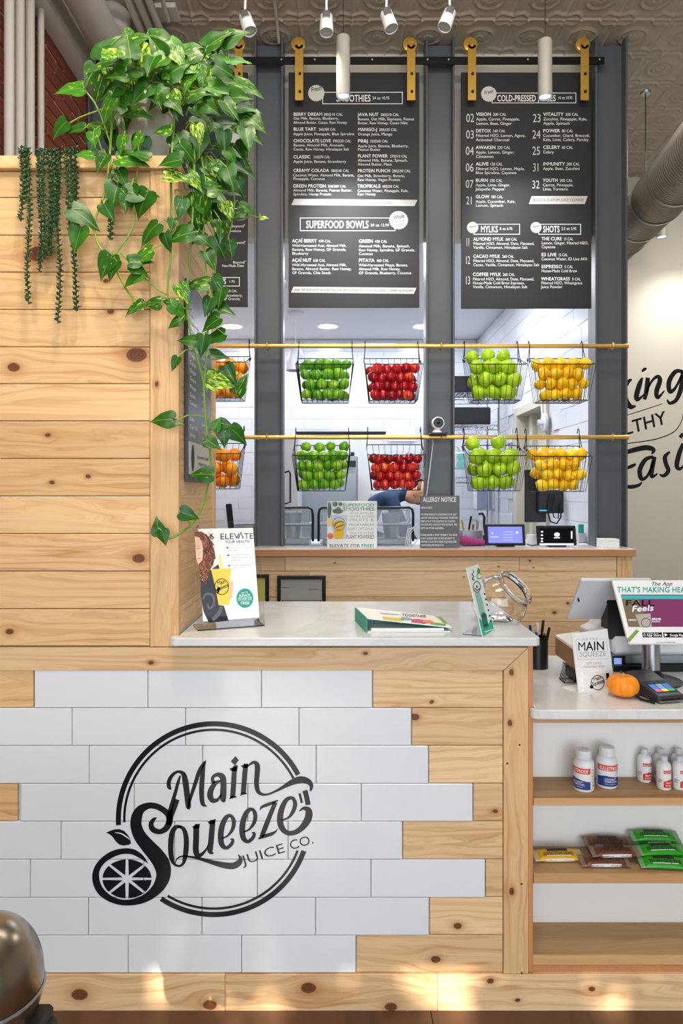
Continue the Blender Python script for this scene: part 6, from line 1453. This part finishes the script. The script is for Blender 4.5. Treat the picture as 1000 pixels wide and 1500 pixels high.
def big_bottle(px, Y, label, turn):
    c = Vector((W(px, 0, Y).x, Y, ZS1)); t = thing('supplement_bottle', label, 'bottle', c, 'large supplement bottles'); r_ = .0305
    Mx = Matrix.Translation(c)
    obj('bottle_body', MB().lathe([(0, .001), (.027, .001), (.0305, .005), (.0305, .078), (.029, .086), (.022, .094), (.019, .096)], 36, Mx, cap=False), M_WPL, t, smooth=True)
    pr = [(.0215, .096)]
    for i in range(5): pr += [(.0222, .097 + i * .004), (.0212, .0985 + i * .004)]
    cap_ = MB().lathe(pr + [(.021, .119), (.019, .1205), (0, .1205)], 36, Mx, cap=False)
    obj('cap', cap_, M_WPL, t, smooth=True)
    o1 = obj('orange_label', wrap(MB(), c, r_ + .0004, 180 + turn, 360 - 30 + turn, .056, .073), M_OR, t)
    o2 = obj('navy_label', wrap(MB(), c, r_ + .0004, 180 + turn, 330 + turn, .010, .042, 16, lambda f: .72 + .28 * (1 - abs(f - .35) / .65)), M_NV, t)
    m = MB(); wtext(m, 'BULLETPROOF', c, r_ + .0008, 196 + turn, 318 + turn, .059, .010); wtext(m, 'COCONUT', c, r_ + .0008, 225 + turn, 288 + turn, .029, .005); wtext(m, 'CHARCOAL', c, r_ + .0008, 225 + turn, 298 + turn, .022, .005); wtext(m, 'dietary supplement', c, r_ + .0008, 225 + turn, 290 + turn, .016, .0026, 0)
    obj('label_print', m, M_WHITE, t)
    m = MB()
    for i in range(6): wtext(m, ['Supplement Facts', 'Serving size', 'Amount per serving', 'Activated charcoal', 'Other ingredients', 'Suggested use'][i], c, r_ + .0008, 338 + turn, 398 + turn, .066 - i * .009, .003, int(i < 3))
    obj('fact_print', m, M_MENU, t, kind='stuff')
    return t
big_bottle(854.5, 2.05, 'white bottle with orange and navy label turned sideways, leftmost on the shelf', -42)
big_bottle(888.5, 2.073, 'white bottle facing front with orange and navy label, second on the shelf', 12)
def small_bottle(px, Y, label, k_):
    c = Vector((W(px, 0, Y).x, Y, ZS1)); r_ = .0205
    if k_ == 0:
        t = thing('spray_bottle', label, 'bottle', (0, 0, 0), 'small red labelled bottles'); z_ = Vector((0, 0, 0)); Mx = Matrix()
        obj('bottle_body', MB().lathe([(0, .001), (.018, .001), (.0205, .004), (.0205, .068), (.0185, .076), (.013, .081), (.011, .083)], 28, Mx, cap=False), M_WPL, t, smooth=True)
        obj('cap', MB().lathe([(.0105, .083), (.0105, .099), (.009, .100), (0, .100)], 24, Mx, cap=False), M_WPL2, t, smooth=True)
        obj('red_label', wrap(wrap(MB(), z_, r_ + .0004, 235, 335, .051, .061), z_, r_ + .0004, 235, 335, .010, .034, 12, lambda f: .75 + .25 * (1 - abs(f - .5) * 2)), M_RD, t)
        m = MB(); wtext(m, 'BULLETPROOF', z_, r_ + .0008, 240, 330, .053, .005); wtext(m, 'BRAIN', z_, r_ + .0008, 255, 310, .022, .005); wtext(m, 'OCTANE OIL', z_, r_ + .0008, 250, 325, .014, .004)
        obj('label_print', m, M_WHITE, t)
        m = MB(); wtext(m, 'Nutrition', z_, r_ + .0008, 190, 228, .03, .004); wtext(m, 'Facts', z_, r_ + .0008, 190, 220, .024, .004); obj('side_print', m, M_MENU, t)
        small_bottle.p = t
    else: t = copy_tree(small_bottle.p); t['label'] = label
    t.location = c; t.rotation_euler.z = R([0, 8, 14, 4, 10, 0, 5][k_])
for k_, (px, Y, l_) in enumerate(((943.5, 2.109, 'small white red-labelled bottle standing alone left of the small bottle cluster'), (972, 2.055, 'small red-labelled bottle in the front row, left one of the cluster'), (995, 2.055, 'small red-labelled bottle in the front row, second of the cluster'),
    (967, 2.112, 'small bottle behind the left front one of the cluster'), (993, 2.112, 'small bottle behind the second front one of the cluster'), (1018, 2.055, 'small bottle just beyond the right edge, front row'))): small_bottle(px, Y, l_, k_)

def bar(px, Y, z, yaw, length, width, main, lab, kind, tilt=17):
    c = Vector((W(px, 0, Y).x, Y, z)); t = thing('snack_bar', lab, 'snack bar', (0, 0, 0), kind)
    nx, ny = 28, 10; vt = []; vb = []; fs = []
    for i in range(nx + 1):
        u = i / nx * 2 - 1; a = abs(u); thick = .009 * max(0, 1 - (max(0, a - .1) / .74) ** 2.2) ** .5 if a < .84 else 0
        for j in range(ny + 1):
            v = j / ny * 2 - 1; wd2 = width / 2 * (1 if a > .84 else .93 + .07 * a)
            hz = .0095 + thick * max(0, 1 - v ** 4) ** .5
            zig = .0015 * (1 if (j % 2) else -1) if i in (0, nx) else 0
            vt.append((u * length / 2 + zig, v * wd2, hz + .0006 + (.0007 * math.sin(i * 2.3 + j)) * (thick > 0))); vb.append((u * length / 2 + zig, v * wd2, .0095 - thick * max(0, 1 - v ** 4) ** .5))
    N_ = len(vt)
    for i in range(nx):
        for j in range(ny): q = i * (ny + 1) + j; fs += [(q, q + 1, q + ny + 2, q + ny + 1), (q + N_, q + ny + 1 + N_, q + ny + 2 + N_, q + 1 + N_)]
    for i in range(nx): 
        for j in (0, ny): q = i * (ny + 1) + j; fs.append((q, q + ny + 1, q + ny + 1 + N_, q + N_))
    M_ = Matrix.Rotation(R(tilt), 4, 'X')
    m = MB(); m.add(vt + vb, fs)
    body = obj('wrapper', m, M_WR[main], t, smooth=2)
    def top(u, v, off=.0008):
        a = abs(u); thick = .009 * max(0, 1 - (max(0, a - .1) / .74) ** 2.2) ** .5
        return (u * length / 2, v * width / 2 * .93, .0095 + thick * max(0, 1 - v ** 4) ** .5 + off + .0012)
    m = MB(); q = []
    for i in range(9): q += [top(-.42 + .84 * i / 8, .28), top(-.42 + .84 * i / 8, .78)]
    m.add(q, [(2*i, 2*i+2, 2*i+3, 2*i+1) for i in range(8)])
    obj('brand_band', m, M_MENU, t)
    txt_ = {'yellow': 'ALMOND PECAN CRUNCH', 'brown': 'MAPLE DIPPER', 'green': 'PECAN GOJI PILE'}[main]
    w_ = 0; out = []
    for ch in txt_:
        if ch == ' ': w_ += .3; continue
        g = GL[(1, ch)]; out.append((w_, g)); w_ += g[2]
    m = MB()
    for p, g in out: m.add([top(-.62 + 1.24 * (p + v.x) / w_, -.45 + .55 * v.y / GL['cap'], .0012) for v in g[0]], g[1])
    obj('flavour_print', m, M_MENU if main != 'brown' else mat('brown_print', '#3a1f12', .6), t)
    m = MB(); q = []
    for i in range(9):
        u = -.6 + 1.2 * i / 8; a = abs(u); thick = .009 * max(0, 1 - (max(0, a - .1) / .74) ** 2.2) ** .5
        q += [(u * length / 2, -width / 2 * .955, .0095 - thick * .35 - .0), (u * length / 2, -width / 2 * .90, .0095 + thick * .62 + .0016)]
    m.add(q, [(2*i, 2*i+2, 2*i+3, 2*i+1) for i in range(8)])
    if main != 'green': obj('side_strip', m, M_WHITE, t)
    m = MB(); q = []
    if main == 'green' or main == 'yellow':
        for i in range(9): q += [top(-.5 + 1.0 * i / 8, -.62, .0011), top(-.5 + 1.0 * i / 8, -.5, .0011)]
        obj('white_line', m.add(q, [(2*i, 2*i+2, 2*i+3, 2*i+1) for i in range(8)]), M_WHITE, t)
    t.location = c + Vector((0, 0, width / 2 * math.sin(R(tilt)) * .8)); t.rotation_euler = (R(tilt), 0, R(yaw))
def wrap_mat(name, c, c2):
    N = NT(name); tc = N.n('ShaderNodeTexCoord').outputs['Object']; sp = N.n('ShaderNodeSeparateXYZ'); N.l(tc, sp.inputs[0])
    end = N.math('GREATER_THAN', N.math('ABSOLUTE', sp.outputs[0]), .060)
    N.l(N.mix(end, lin(c), lin(c2)), N.p.inputs['Base Color']); N.p.inputs['Roughness'].default_value = .28
    b = N.n('ShaderNodeBump'); b.inputs['Strength'].default_value = .4; b.inputs['Distance'].default_value = .002; N.l(N.noise(tc, 60, 2), b.inputs['Height']); N.l(b.outputs[0], N.p.inputs['Normal'])
    return N.m
M_WR = {'yellow': wrap_mat('yellow_wrapper', '#e0b020', '#c8bf9a'), 'brown': wrap_mat('brown_wrapper', '#6a4430', '#8a7466'), 'green': wrap_mat('green_wrapper', '#2f9c22', '#7cae74')}
Z_ = ZS2
g = 'brown wrapped snack bars'
bar(816, 2.065, Z_, 2, .148, .044, 'yellow', 'yellow wrapped snack bar lying alone at the left of the middle shelf', 'yellow snack bar')
bar(884, 2.034, Z_, 0, .146, .042, 'brown', 'brown wrapped bar at the bottom front of the brown pile', g)
bar(894, 2.095, Z_, 3, .146, .042, 'brown', 'brown wrapped bar at the bottom back of the brown pile', g)
bar(899, 2.05, Z_ + .020, 1, .146, .042, 'brown', 'brown wrapped bar in the middle of the brown pile', g)
bar(889, 2.10, Z_ + .022, -2, .146, .040, 'brown', 'brown wrapped bar on top at the back of the brown pile', g)
g = 'green wrapped snack bars'
bar(972, 2.022, Z_, -5, .146, .044, 'green', 'green wrapped bar at the very front near the shelf edge', g)
bar(972, 2.075, Z_, 3, .146, .044, 'green', 'green wrapped bar just behind the front green one', g)
bar(962, 2.104, Z_ + .019, 1, .146, .042, 'green', 'green wrapped bar in the middle of the back green stack', g)
bar(957, 2.106, Z_ + .038, -2, .146, .042, 'green', 'green wrapped bar on top of the back green stack', g)
bar(967, 2.060, Z_ + .019, 2, .146, .042, 'green', 'green wrapped bar resting across the two bottom green ones', g)
# ================================================================== PLANTS ON THE TOWER
rnd = random.Random(21)
def leaf_mesh(v):
    """heart shaped leaf, base at the origin, tip towards +Y, length 1; folded along the midrib and drooping"""
    out = [(.0, .0), (.15, -.10), (.31, -.09), (.415, .04), (.435, .20), (.385, .38), (.29, .55), (.175, .72), (.075, .88), (0, 1.03)]
    mid = [0, .0, .04, .12, .24, .40, .56, .72, .88, 1.03]
    vs = []; fs = []; n = len(out); fold = (.30, .42, .18, .5)[v]; curl = (.28, .12, .42, .22)[v]; wav = (.02, .035, .03, .015)[v]
    for i in range(n):
        for s in (-1, -.5, 0, .5, 1):
            a = abs(s); x = out[i][0] * s * (.9 if v == 1 else 1); y = mid[i] * (1 - a) + out[i][1] * a
            z = abs(x) * fold - curl * y * y + wav * math.sin(i * 1.9 + s * 2) * a - (.12 * (abs(x) / .43) ** 2)
            vs.append((x, y, z))
    for i in range(n - 1):
        for j in range(4): q = i * 5 + j; fs.append((q, q + 1, q + 6, q + 5))
    return vs, fs
LM = []
po = thing('pothos_plant', 'big trailing variegated pothos in a pale pot on the plank tower', 'plant', (W(212, 0, 2.2).x, 2.2, 2.462))
root_loc = po.location.copy()
for v in range(4):
    for mt in (M_LEAF, M_LEAF2):
        vs, fs = leaf_mesh(v); me = bpy.data.meshes.new('leaf'); me.from_pydata([Vector(q) for q in vs], [], fs); me.materials.append(mt)
        me.polygons.foreach_set('use_smooth', [True] * len(me.polygons)); me.update(); LM.append(me)
stems = MB(); nleaf = 0
def leaf(px, py, Y, L, ang, variegated=None, nrm=None, tilt=None, pet=None):
    """leaf centred on the place of a photo point; L in photo pixels, ang = tip direction (0 right, 90 down)"""
    global nleaf
    nleaf += 1
    Lm = L * Y / 1000
    c = W(px, py, Y); a = R(ang)
    tl = rnd.uniform(-.5, .25) if tilt is None else tilt
    d = Vector((math.cos(a), tl, -math.sin(a))).normalized()
    nz = Vector((rnd.uniform(-.45, .45), -1, rnd.uniform(.1, 1.0))) if nrm is None else Vector(nrm)
    nz = (nz - d * nz.dot(d)).normalized(); x = d.cross(nz)
    v = rnd.random() < .38 if variegated is None else variegated
    me = LM[rnd.randrange(4) * 2 + int(v)]
    o = bpy.data.objects.new('leaf', me); COL.objects.link(o); o.parent = po
    base = c - d * Lm * .5 + nz * Lm * .06
    M_ = Matrix((x, d, nz)).transposed().to_4x4()
    o.matrix_basis = Matrix.Translation(base - root_loc) @ M_ @ Matrix.Diagonal((Lm * rnd.uniform(.88, 1.08), Lm, Lm, 1))
    if pet is not None:
        e = pet; m_ = (base + e) / 2 + Vector((0, -.005, .012)); stems.tube([e, m_, base], [.0022, .0019, .0015], 5)
    return base
# pot
pb = Vector((W(212, 0, 2.2).x, 2.2, 2.462))
obj('pot', MB().lathe([(0, 0), (.058, 0), (.062, .004), (.086, .235), (.092, .24), (.092, .262), (.085, .262), (.080, .235), (0, .225)], 36, Matrix.Translation(pb), cap=False), mat('pale_glazed_pot', '#b9bcb3', .35, var=.12, bscale=14), po, smooth=True)
obj('soil', MB().lathe([(0, .236), (.080, .236)], 24, Matrix.Translation(pb), cap=False), M_STEM, po)
crown_c = pb + Vector((.0, 0, .27))
def crown(n, cx, cy, rx, ry, Ya, Yb, L0, L1, bias=0):
    for i in range(n):
        r_ = math.sqrt(rnd.random()); a = rnd.uniform(0, 2 * PI); x = cx + rx * r_ * math.cos(a); y = cy + ry * r_ * math.sin(a)
        if 190 < x < 232 and 158 < y < 232 and rnd.random() < .7: continue
        out = math.degrees(math.atan2((y - 105) * .8 + 22, (x - 225)))
        ang = out + rnd.gauss(0, 38) + bias
        Y = rnd.uniform(Ya, Yb); c = W(x, y, Y)
        e = c + (crown_c - c).normalized() * min(.09, (crown_c - c).length * .6)
        leaf(x, y, Y, rnd.uniform(L0, L1), ang, pet=e)
crown(88, 225, 108, 92, 52, 1.86, 2.38, 25, 43)
crown(50, 318, 190, 46, 110, 1.90, 2.25, 24, 41)
crown(16, 170, 195, 42, 50, 1.88, 2.2, 26, 38)
crown(22, 305, 300, 42, 55, 1.93, 2.12, 26, 38, 10)
EXPL = [(100,131,48,178,1),(86,190,34,140,0),(108,192,34,172,0),(132,112,36,118,0),(160,68,52,-58,0),(188,62,44,-80,0),(212,58,40,-20,0),(240,55,46,8,0),(262,72,38,40,1),(290,75,36,-30,0),(322,58,50,-32,0),(345,52,44,-28,0),(330,86,38,20,1),(352,92,34,0,1),
 (365,130,46,14,0),(362,158,42,2,0),(372,178,46,38,0),(366,196,46,28,0),(352,226,40,62,0),(358,250,42,28,0),(350,272,34,60,0),(262,88,36,60,1),(284,102,44,12,1),(275,125,34,110,1),(205,170,46,12,1),(236,192,32,180,1),(268,215,44,60,0),(202,228,34,200,0),(196,238,50,4,1),(248,238,42,178,0),(262,262,40,2,1),
 (148,240,32,120,0),(122,226,30,190,1),(168,288,44,100,0),(192,290,36,95,0),(210,283,46,-4,0),(208,300,44,120,0),(180,262,32,60,0),(125,320,50,30,0),(113,352,42,112,1),(160,312,30,60,0),(184,300,30,90,0),
 (216,342,44,140,0),(204,375,44,160,1),(207,384,36,-6,0),(165,398,34,118,0),(155,392,42,118,0),(193,410,36,150,1),(205,395,30,20,1),(196,452,34,150,0),(222,443,30,186,0),(248,442,26,200,0),(244,355,28,80,0),(262,346,44,168,0),(252,330,22,100,0),(276,340,30,-10,0),
 (298,282,40,60,0),(292,314,52,100,0),(322,294,38,20,0),(300,352,30,30,0),(322,362,36,60,0),(338,366,28,80,0),(307,382,32,60,0),(286,415,40,182,0),(270,432,34,60,1),(262,455,30,40,1),(318,420,32,60,0),(322,438,34,100,0),(304,450,30,110,0),(328,455,38,20,0),(255,474,24,150,0),
 (308,476,36,150,0),(296,508,34,100,0),(312,498,40,160,0),(274,500,34,190,0),(322,522,30,8,0),(256,534,24,115,0),(338,550,34,60,0),(325,560,42,12,1),(354,562,34,-62,0),(236,615,38,182,0),(260,620,20,0,0),(318,620,24,-60,1),(332,622,22,10,0),(328,640,30,85,0),(350,638,34,40,0),(312,650,28,30,0),(294,694,36,186,0),(278,755,30,20,0),(231,770,28,-95,0),(240,788,24,70,0),(388,320,15,-8,1),(349,316,22,150,0),(362,305,24,20,1)]
VN = [[(285,190),(284,300),(276,400),(272,440),(280,500),(290,530),(299,560),(300,610),(306,650),(309,690),(300,735),(285,765),(262,783),(244,791),(232,786),(225,770)],
      [(256,170),(249,240),(251,330),(250,380),(244,430),(252,452),(280,452)], [(165,170),(160,240),(152,290),(138,322),(140,355),(165,385),(182,420),(202,448),(212,450)],
      [(205,190),(198,290),(196,330),(182,355),(165,378),(152,402)], [(305,260),(296,340),(302,400),(305,440),(303,500),(300,560)], [(295,230),(312,330),(318,380),(310,430),(308,470),(295,520)],
      [(300,250),(325,310),(350,325),(368,315),(385,321)], [(176,370),(205,402),(232,425),(245,432)], [(140,190),(150,225),(178,265),(168,300)], [(330,250),(345,290),(340,325),(330,360)],
      [(120,128),(140,150),(155,190),(165,220)], [(88,190),(115,172),(150,160),(180,140)], [(297,545),(318,560),(340,555),(352,545)], [(300,610),(318,640),(345,625)], [(283,415),(300,420),(306,430)], [(225,120),(300,130),(345,150)], [(215,110),(180,90),(165,75)], [(245,100),(300,80),(340,60)]]
def vy(px, py):
    if px < 268 and py > 225: return 1.93
    if py > 225: return 1.945 + (px - 268) * .0013
    return 2.0
for i, p in enumerate(VN):
    pts = []
    for (a, b) in zip(p, p[1:]):
        for t_ in (0, .33, .66): pts.append(W(a[0] + (b[0] - a[0]) * t_ + rnd.uniform(-1, 1), a[1] + (b[1] - a[1]) * t_, vy(a[0] + (b[0] - a[0]) * t_, a[1] + (b[1] - a[1]) * t_)))
    pts.append(W(p[-1][0], p[-1][1], vy(*p[-1])))
    sm = [pts[0]] + [(pts[k - 1] + pts[k] * 2 + pts[k + 1]) / 4 for k in range(1, len(pts) - 1)] + [pts[-1]]
    obj('vine', MB().tube(sm, .0032 if i < 3 else .0024, 6), M_VINE, po, smooth=True)
allv = [q for p in VN for a, b in zip(p, p[1:]) for q in ((a[0] + (b[0] - a[0]) * t_, a[1] + (b[1] - a[1]) * t_) for t_ in (0, .25, .5, .75))]
for (x, y, L, ang, vg) in EXPL:
    Y = vy(x, y) - .012 + rnd.uniform(-.008, .004)
    q = min(allv, key=lambda v: (v[0] - x + L * .4 * math.cos(R(ang))) ** 2 + (v[1] - y + L * .4 * math.sin(R(ang))) ** 2)
    e = W(q[0], q[1], vy(*q)) if (q[0] - x) ** 2 + (q[1] - y) ** 2 < 55 ** 2 else None
    leaf(x, y, Y, L * .94, ang, bool(vg), nrm=(rnd.uniform(-.3, .3), -1, rnd.uniform(.15, .7)), tilt=rnd.uniform(-.3, .1), pet=e)
obj('leaf_stems', stems, M_VINE, po, kind='stuff')

# string succulent hanging over the front edge
su_ = thing('trailing_succulent', 'dark green beaded succulent hanging in strands over the tower edge, far left', 'plant', (W(70, 0, 2.1).x, 2.1, 2.462))
obj('planter', MB().box(W(26, 0, 2.1).x, W(118, 0, 2.1).x, 2.06, 2.16, 2.462, 2.475, .006), M_BLACK, su_)
for (xa, ya, yb, wob) in ((31,222,330,5),(42,224,448,4),(37,226,300,3),(59,224,400,4),(65,224,385,4),(73,226,372,4),(77,224,380,3),(86,222,476,4),(82,226,330,3),(100,226,345,4),(110,222,462,4),(106,226,318,3),(163,262,356,2)):
    m = MB(); y = ya; ph = rnd.uniform(0, 6); xx = xa
    pts = [Vector((W(xa, 0, 2.08).x, 2.08, 2.478)), Vector((W(xa, 0, 1.97).x, 1.975, 2.486)), Vector((W(xa, 0, 1.945).x, 1.945, 2.46))] if ya < 250 else [W(xa, ya - 10, 1.945)]
    while y < yb:
        x = xa + wob * .5 * math.sin(y * .035 + ph) + (10 * (y - ya) / (yb - ya) * (.3 if xa > 60 else -.1)) * 0
        pts.append(W(x, max(y, ya), 1.943)); y += 6
    m.tube(pts, .0018, 5)
    for i, p in enumerate(pts[2:]):
        for s_ in range(5):
            a = i * 1.3 + s_ * 2 * PI / 5 + rnd.uniform(-.3, .3); L = rnd.uniform(.0105, .0145); d = Vector((math.cos(a), math.sin(a) * .8, rnd.uniform(.1, .9))).normalized()
            q = p + Vector((0, 0, s_ * .0024)); w_ = d.orthogonal().normalized() * L * .30; u_ = d.cross(w_).normalized() * L * .22
            m.add([q, q + d * L * .55 + w_, q + d * L * .55 + u_, q + d * L * .55 - w_, q + d * L * .55 - u_, q + d * L], [(0, 1, 2), (0, 2, 3), (0, 3, 4), (0, 4, 1), (5, 2, 1), (5, 3, 2), (5, 4, 3), (5, 1, 4)])
    obj('strand', m, M_SUCC, su_)

# ================================================================== person bending over behind the right blender enclosure
def skin_chain(name, joints, edges, mt, parent, sub=2):
    me = bpy.data.meshes.new(name); me.from_pydata([Vector(j[0]) - root_of(parent).location for j in joints], edges, []); me.materials.append(mt)
    o = bpy.data.objects.new(name, me); COL.objects.link(o); o.parent = parent
    sk = o.modifiers.new('skin', 'SKIN'); sk.use_smooth_shade = True; sk.branch_smoothing = .5
    if not me.skin_vertices: me.skin_vertices.new(name='')
    for i, j in enumerate(joints): me.skin_vertices[0].data[i].radius = (j[1], j[2] if len(j) > 2 else j[1]); me.skin_vertices[0].data[i].use_root = (i == 0)
    ss_ = o.modifiers.new('sub', 'SUBSURF'); ss_.levels = sub; ss_.render_levels = sub
    return o
pr = thing('person', 'person in a navy blue shirt bending over behind the counter', 'person', (.33, 5.15, 0))
hip = Vector((.30, 5.18, .98))
J = [((.30, 5.18, .98), .13, .12), ((.33, 5.16, 1.16), .135, .12), ((.40, 5.13, 1.33), .15, .13), ((.49, 5.10, 1.40), .13, .115), ((.565, 5.08, 1.40), .06, .055), ((.625, 5.06, 1.41), .05, .05),
     ((.22, 5.18, .88), .085), ((.20, 5.22, .50), .062), ((.18, 5.28, .09), .042), ((.20, 5.16, .045), .035), ((.40, 5.14, .88), .085), ((.43, 5.05, .50), .062), ((.40, 5.08, .09), .042), ((.44, 4.97, .045), .035),
     ((.49, 4.98, 1.36), .058), ((.55, 4.92, 1.16), .045), ((.66, 4.86, 1.02), .034), ((.49, 5.24, 1.36), .058), ((.60, 5.30, 1.16), .045), ((.70, 5.22, 1.02), .034)]
E = [(0, 1), (1, 2), (2, 3), (3, 4), (4, 5), (0, 6), (6, 7), (7, 8), (8, 9), (0, 10), (10, 11), (11, 12), (12, 13), (3, 14), (14, 15), (15, 16), (3, 17), (17, 18), (18, 19)]
skin_chain('body', J, E, M_SHIRT, pr)
skin_chain('trousers', [((.30, 5.18, .95), .14, .13), ((.22, 5.18, .87), .096), ((.20, 5.22, .50), .073), ((.18, 5.28, .12), .056), ((.40, 5.14, .87), .096), ((.43, 5.05, .50), .073), ((.40, 5.08, .12), .056)], [(0, 1), (1, 2), (2, 3), (0, 4), (4, 5), (5, 6)], M_JEAN, pr)
hc = Vector((.695, 5.05, 1.415)); Mh = Matrix.Translation(hc) @ Matrix.Rotation(R(62), 4, 'Y')
vs = []; fs = []; nu, nv = 24, 16
for j in range(nv + 1):
    a = -PI / 2 + PI * j / nv
    for i in range(nu):
        u = 2 * PI * i / nu; x = .075 * math.cos(a) * math.cos(u); y = .092 * math.cos(a) * math.sin(u); z = .118 * math.sin(a)
        if z < 0: x *= 1 + z * 1.4; y *= 1 + z * .9
        if math.sin(u) < -.93 and abs(z + .005) < .03: y -= .018 * (1 - abs(z + .005) / .03)
        vs.append(Mh @ Vector((x, y, z)))
for j in range(nv):
    for i in range(nu): fs.append((j*nu+i, j*nu+(i+1) % nu, (j+1)*nu+(i+1) % nu, (j+1)*nu+i))
hd = obj('head', MB().add(vs, fs), M_SKIN, pr, smooth=2)
m = MB()
for s_ in (-1, 1): m.lathe([(0, -.008), (.009, -.004), (.009, .004), (0, .008)], 10, Mh @ Matrix.Translation((s_ * .03, -.082, .012)), cap=False)
obj('eyes', m, M_WHITE, hd, smooth=True)
m = MB()
for s_ in (-1, 1): m.lathe([(0, -.012), (.016, -.006), (.02, .004), (.01, .014)], 12, Mh @ Matrix.Translation((s_ * .074, .0, -.005)) @ Matrix.Rotation(R(90), 4, 'Y'), cap=False)
obj('ears', m, M_SKIN, hd, smooth=True)
obj('mouth', MB().lathe([(0, -.003), (.02, 0), (0, .003)], 14, Mh @ Matrix.Translation((0, -.083, -.05))), mat('lip', '#b06a5c', .5), hd)
vs2 = []
for v in vs:
    l = Mh.inverted() @ v; k_ = 1.13 + .03 * math.sin(l.x * 90) * math.cos(l.z * 80)
    vs2.append(Mh @ Vector((l.x * k_, l.y * k_ + .012, max(l.z, -.06) * k_ + .006)))
hf = [f_ for f_ in fs if all(((Mh.inverted() @ vs[i]).y > -.045 and (Mh.inverted() @ vs[i]).z > -.07) or (Mh.inverted() @ vs[i]).z > .06 for i in f_)]
obj('hair', MB().add(vs2, hf), M_HAIR, hd, smooth=2)
for s_, (wx, wy) in enumerate(((.66, 4.86), (.70, 5.22))):
    joints = [((wx, wy, 1.02), .026, .02), ((wx + .05, wy - .01, .985), .03, .014)]; edges = [(0, 1)]
    for f_ in range(4):
        ln = (.075, .085, .08, .062)[f_]; yy = wy - .035 + f_ * .02; b = len(joints)
        joints += [((wx + .07, yy, .97), .0095), ((wx + .07 + ln * .5, yy, .955), .0088), ((wx + .07 + ln * .9, yy, .925), .0078)]; edges += [(1, b), (b, b + 1), (b + 1, b + 2)]
    b = len(joints); joints += [((wx + .03, wy - .045, .975), .011), ((wx + .06, wy - .065, .955), .0095), ((wx + .085, wy - .07, .935), .008)]; edges += [(0, b), (b, b + 1), (b + 1, b + 2)]
    skin_chain('hand', joints, edges, M_SKIN, pr)
pr.location.x -= .12; pr.scale.z = 1.055
tag(obj('work_table', MB().box(.55, 1.35, 4.78, 5.4, .86, .90, .004).box(.58, .62, 4.82, 4.86, 0, .86).box(1.28, 1.32, 4.82, 4.86, 0, .86).box(.58, .62, 5.32, 5.36, 0, .86).box(1.28, 1.32, 5.32, 5.36, 0, .86), M_SS), 'steel work table under the hands of the bending person', 'table')

# ================================================================== steel dome in the near corner
uc = Vector((W(-20, 0, 1.12).x, 1.12, 1.5 - .722 * 1.12))
t = thing('steel_urn', 'blurred polished steel dome with black bracket at the bottom left corner', 'urn', (uc.x, uc.y, 0))
pr_ = [(.0, .108)] + [(.088 * math.sin(a * PI / 32) ** .92, .108 * math.cos(a * PI / 32)) for a in range(1, 27)]
obj('dome', MB().lathe(pr_, 48, Matrix.Translation(uc), cap=False), mat('worn_polished_steel', '#a39a8c', .26, metal=1, var=.25, bscale=9), t, smooth=True)
obj('seam_ring', MB().lathe([(.0885, -.004), (.0905, 0), (.0885, .004)], 48, Matrix.Translation(uc + Vector((0, 0, -.012))), cap=False), M_ALU, t, smooth=True)
obj('collar', MB().lathe([(.05, -.125), (.066, -.12), (.070, -.09), (.06, -.085)], 32, Matrix.Translation(uc)), M_BLK, t, smooth=True)
obj('bracket', MB().box(.06, .128, -.03, .03, -.062, -.034, .008, Matrix.Translation(uc) @ Matrix.Rotation(R(18), 4, 'Y')).box(.07, .10, -.03, .03, -.13, -.05, .006, Matrix.Translation(uc)), M_BLK, t)
obj('bolt', MB().lathe([(.007, -.055), (.009, -.03), (.009, .0), (.006, .01)], 16, Matrix.Translation(uc + Vector((.098, -.035, -.07)))), M_CHROME, t, smooth=True)
obj('stand_post', MB().lathe([(.12, 0), (.12, .012), (.02, .03), (.02, uc.z - .12)], 32, Matrix.Translation((uc.x, uc.y, 0))), M_BLK, t, smooth=True)

# unseen tree added outside the shopfront, behind the viewer, to dapple the low sun
tr_ = thing('dapple_tree', 'unseen leafy tree added outside the shop window to dapple the sun', 'tree', (-.6, -4.3, 0))
obj('trunk', MB().tube([(-.6, -4.3, 0), (-.55, -4.3, 1.4), (-.3, -4.3, 2.6)], [.07, .06, .04], 10), M_STEM, tr_)
m = MB()
for i in range(760):
    p = Vector((rnd.uniform(-2.6, 1.0), rnd.uniform(-4.6, -4.1), rnd.uniform(3.55, 4.5))) if i < 420 else Vector((rnd.uniform(-2.4, 1.6), rnd.uniform(-4.7, -4.0), rnd.uniform(2.3, 4.9)))
    a = Vector((rnd.gauss(0, 1), rnd.gauss(0, 1), rnd.gauss(0, 1))).normalized() * .11; b = a.orthogonal().normalized() * .08
    m.add([p - a, p + b, p + a, p - b], [(0, 1, 2, 3)])
obj('foliage', m, M_LEAF, tr_, kind='stuff')
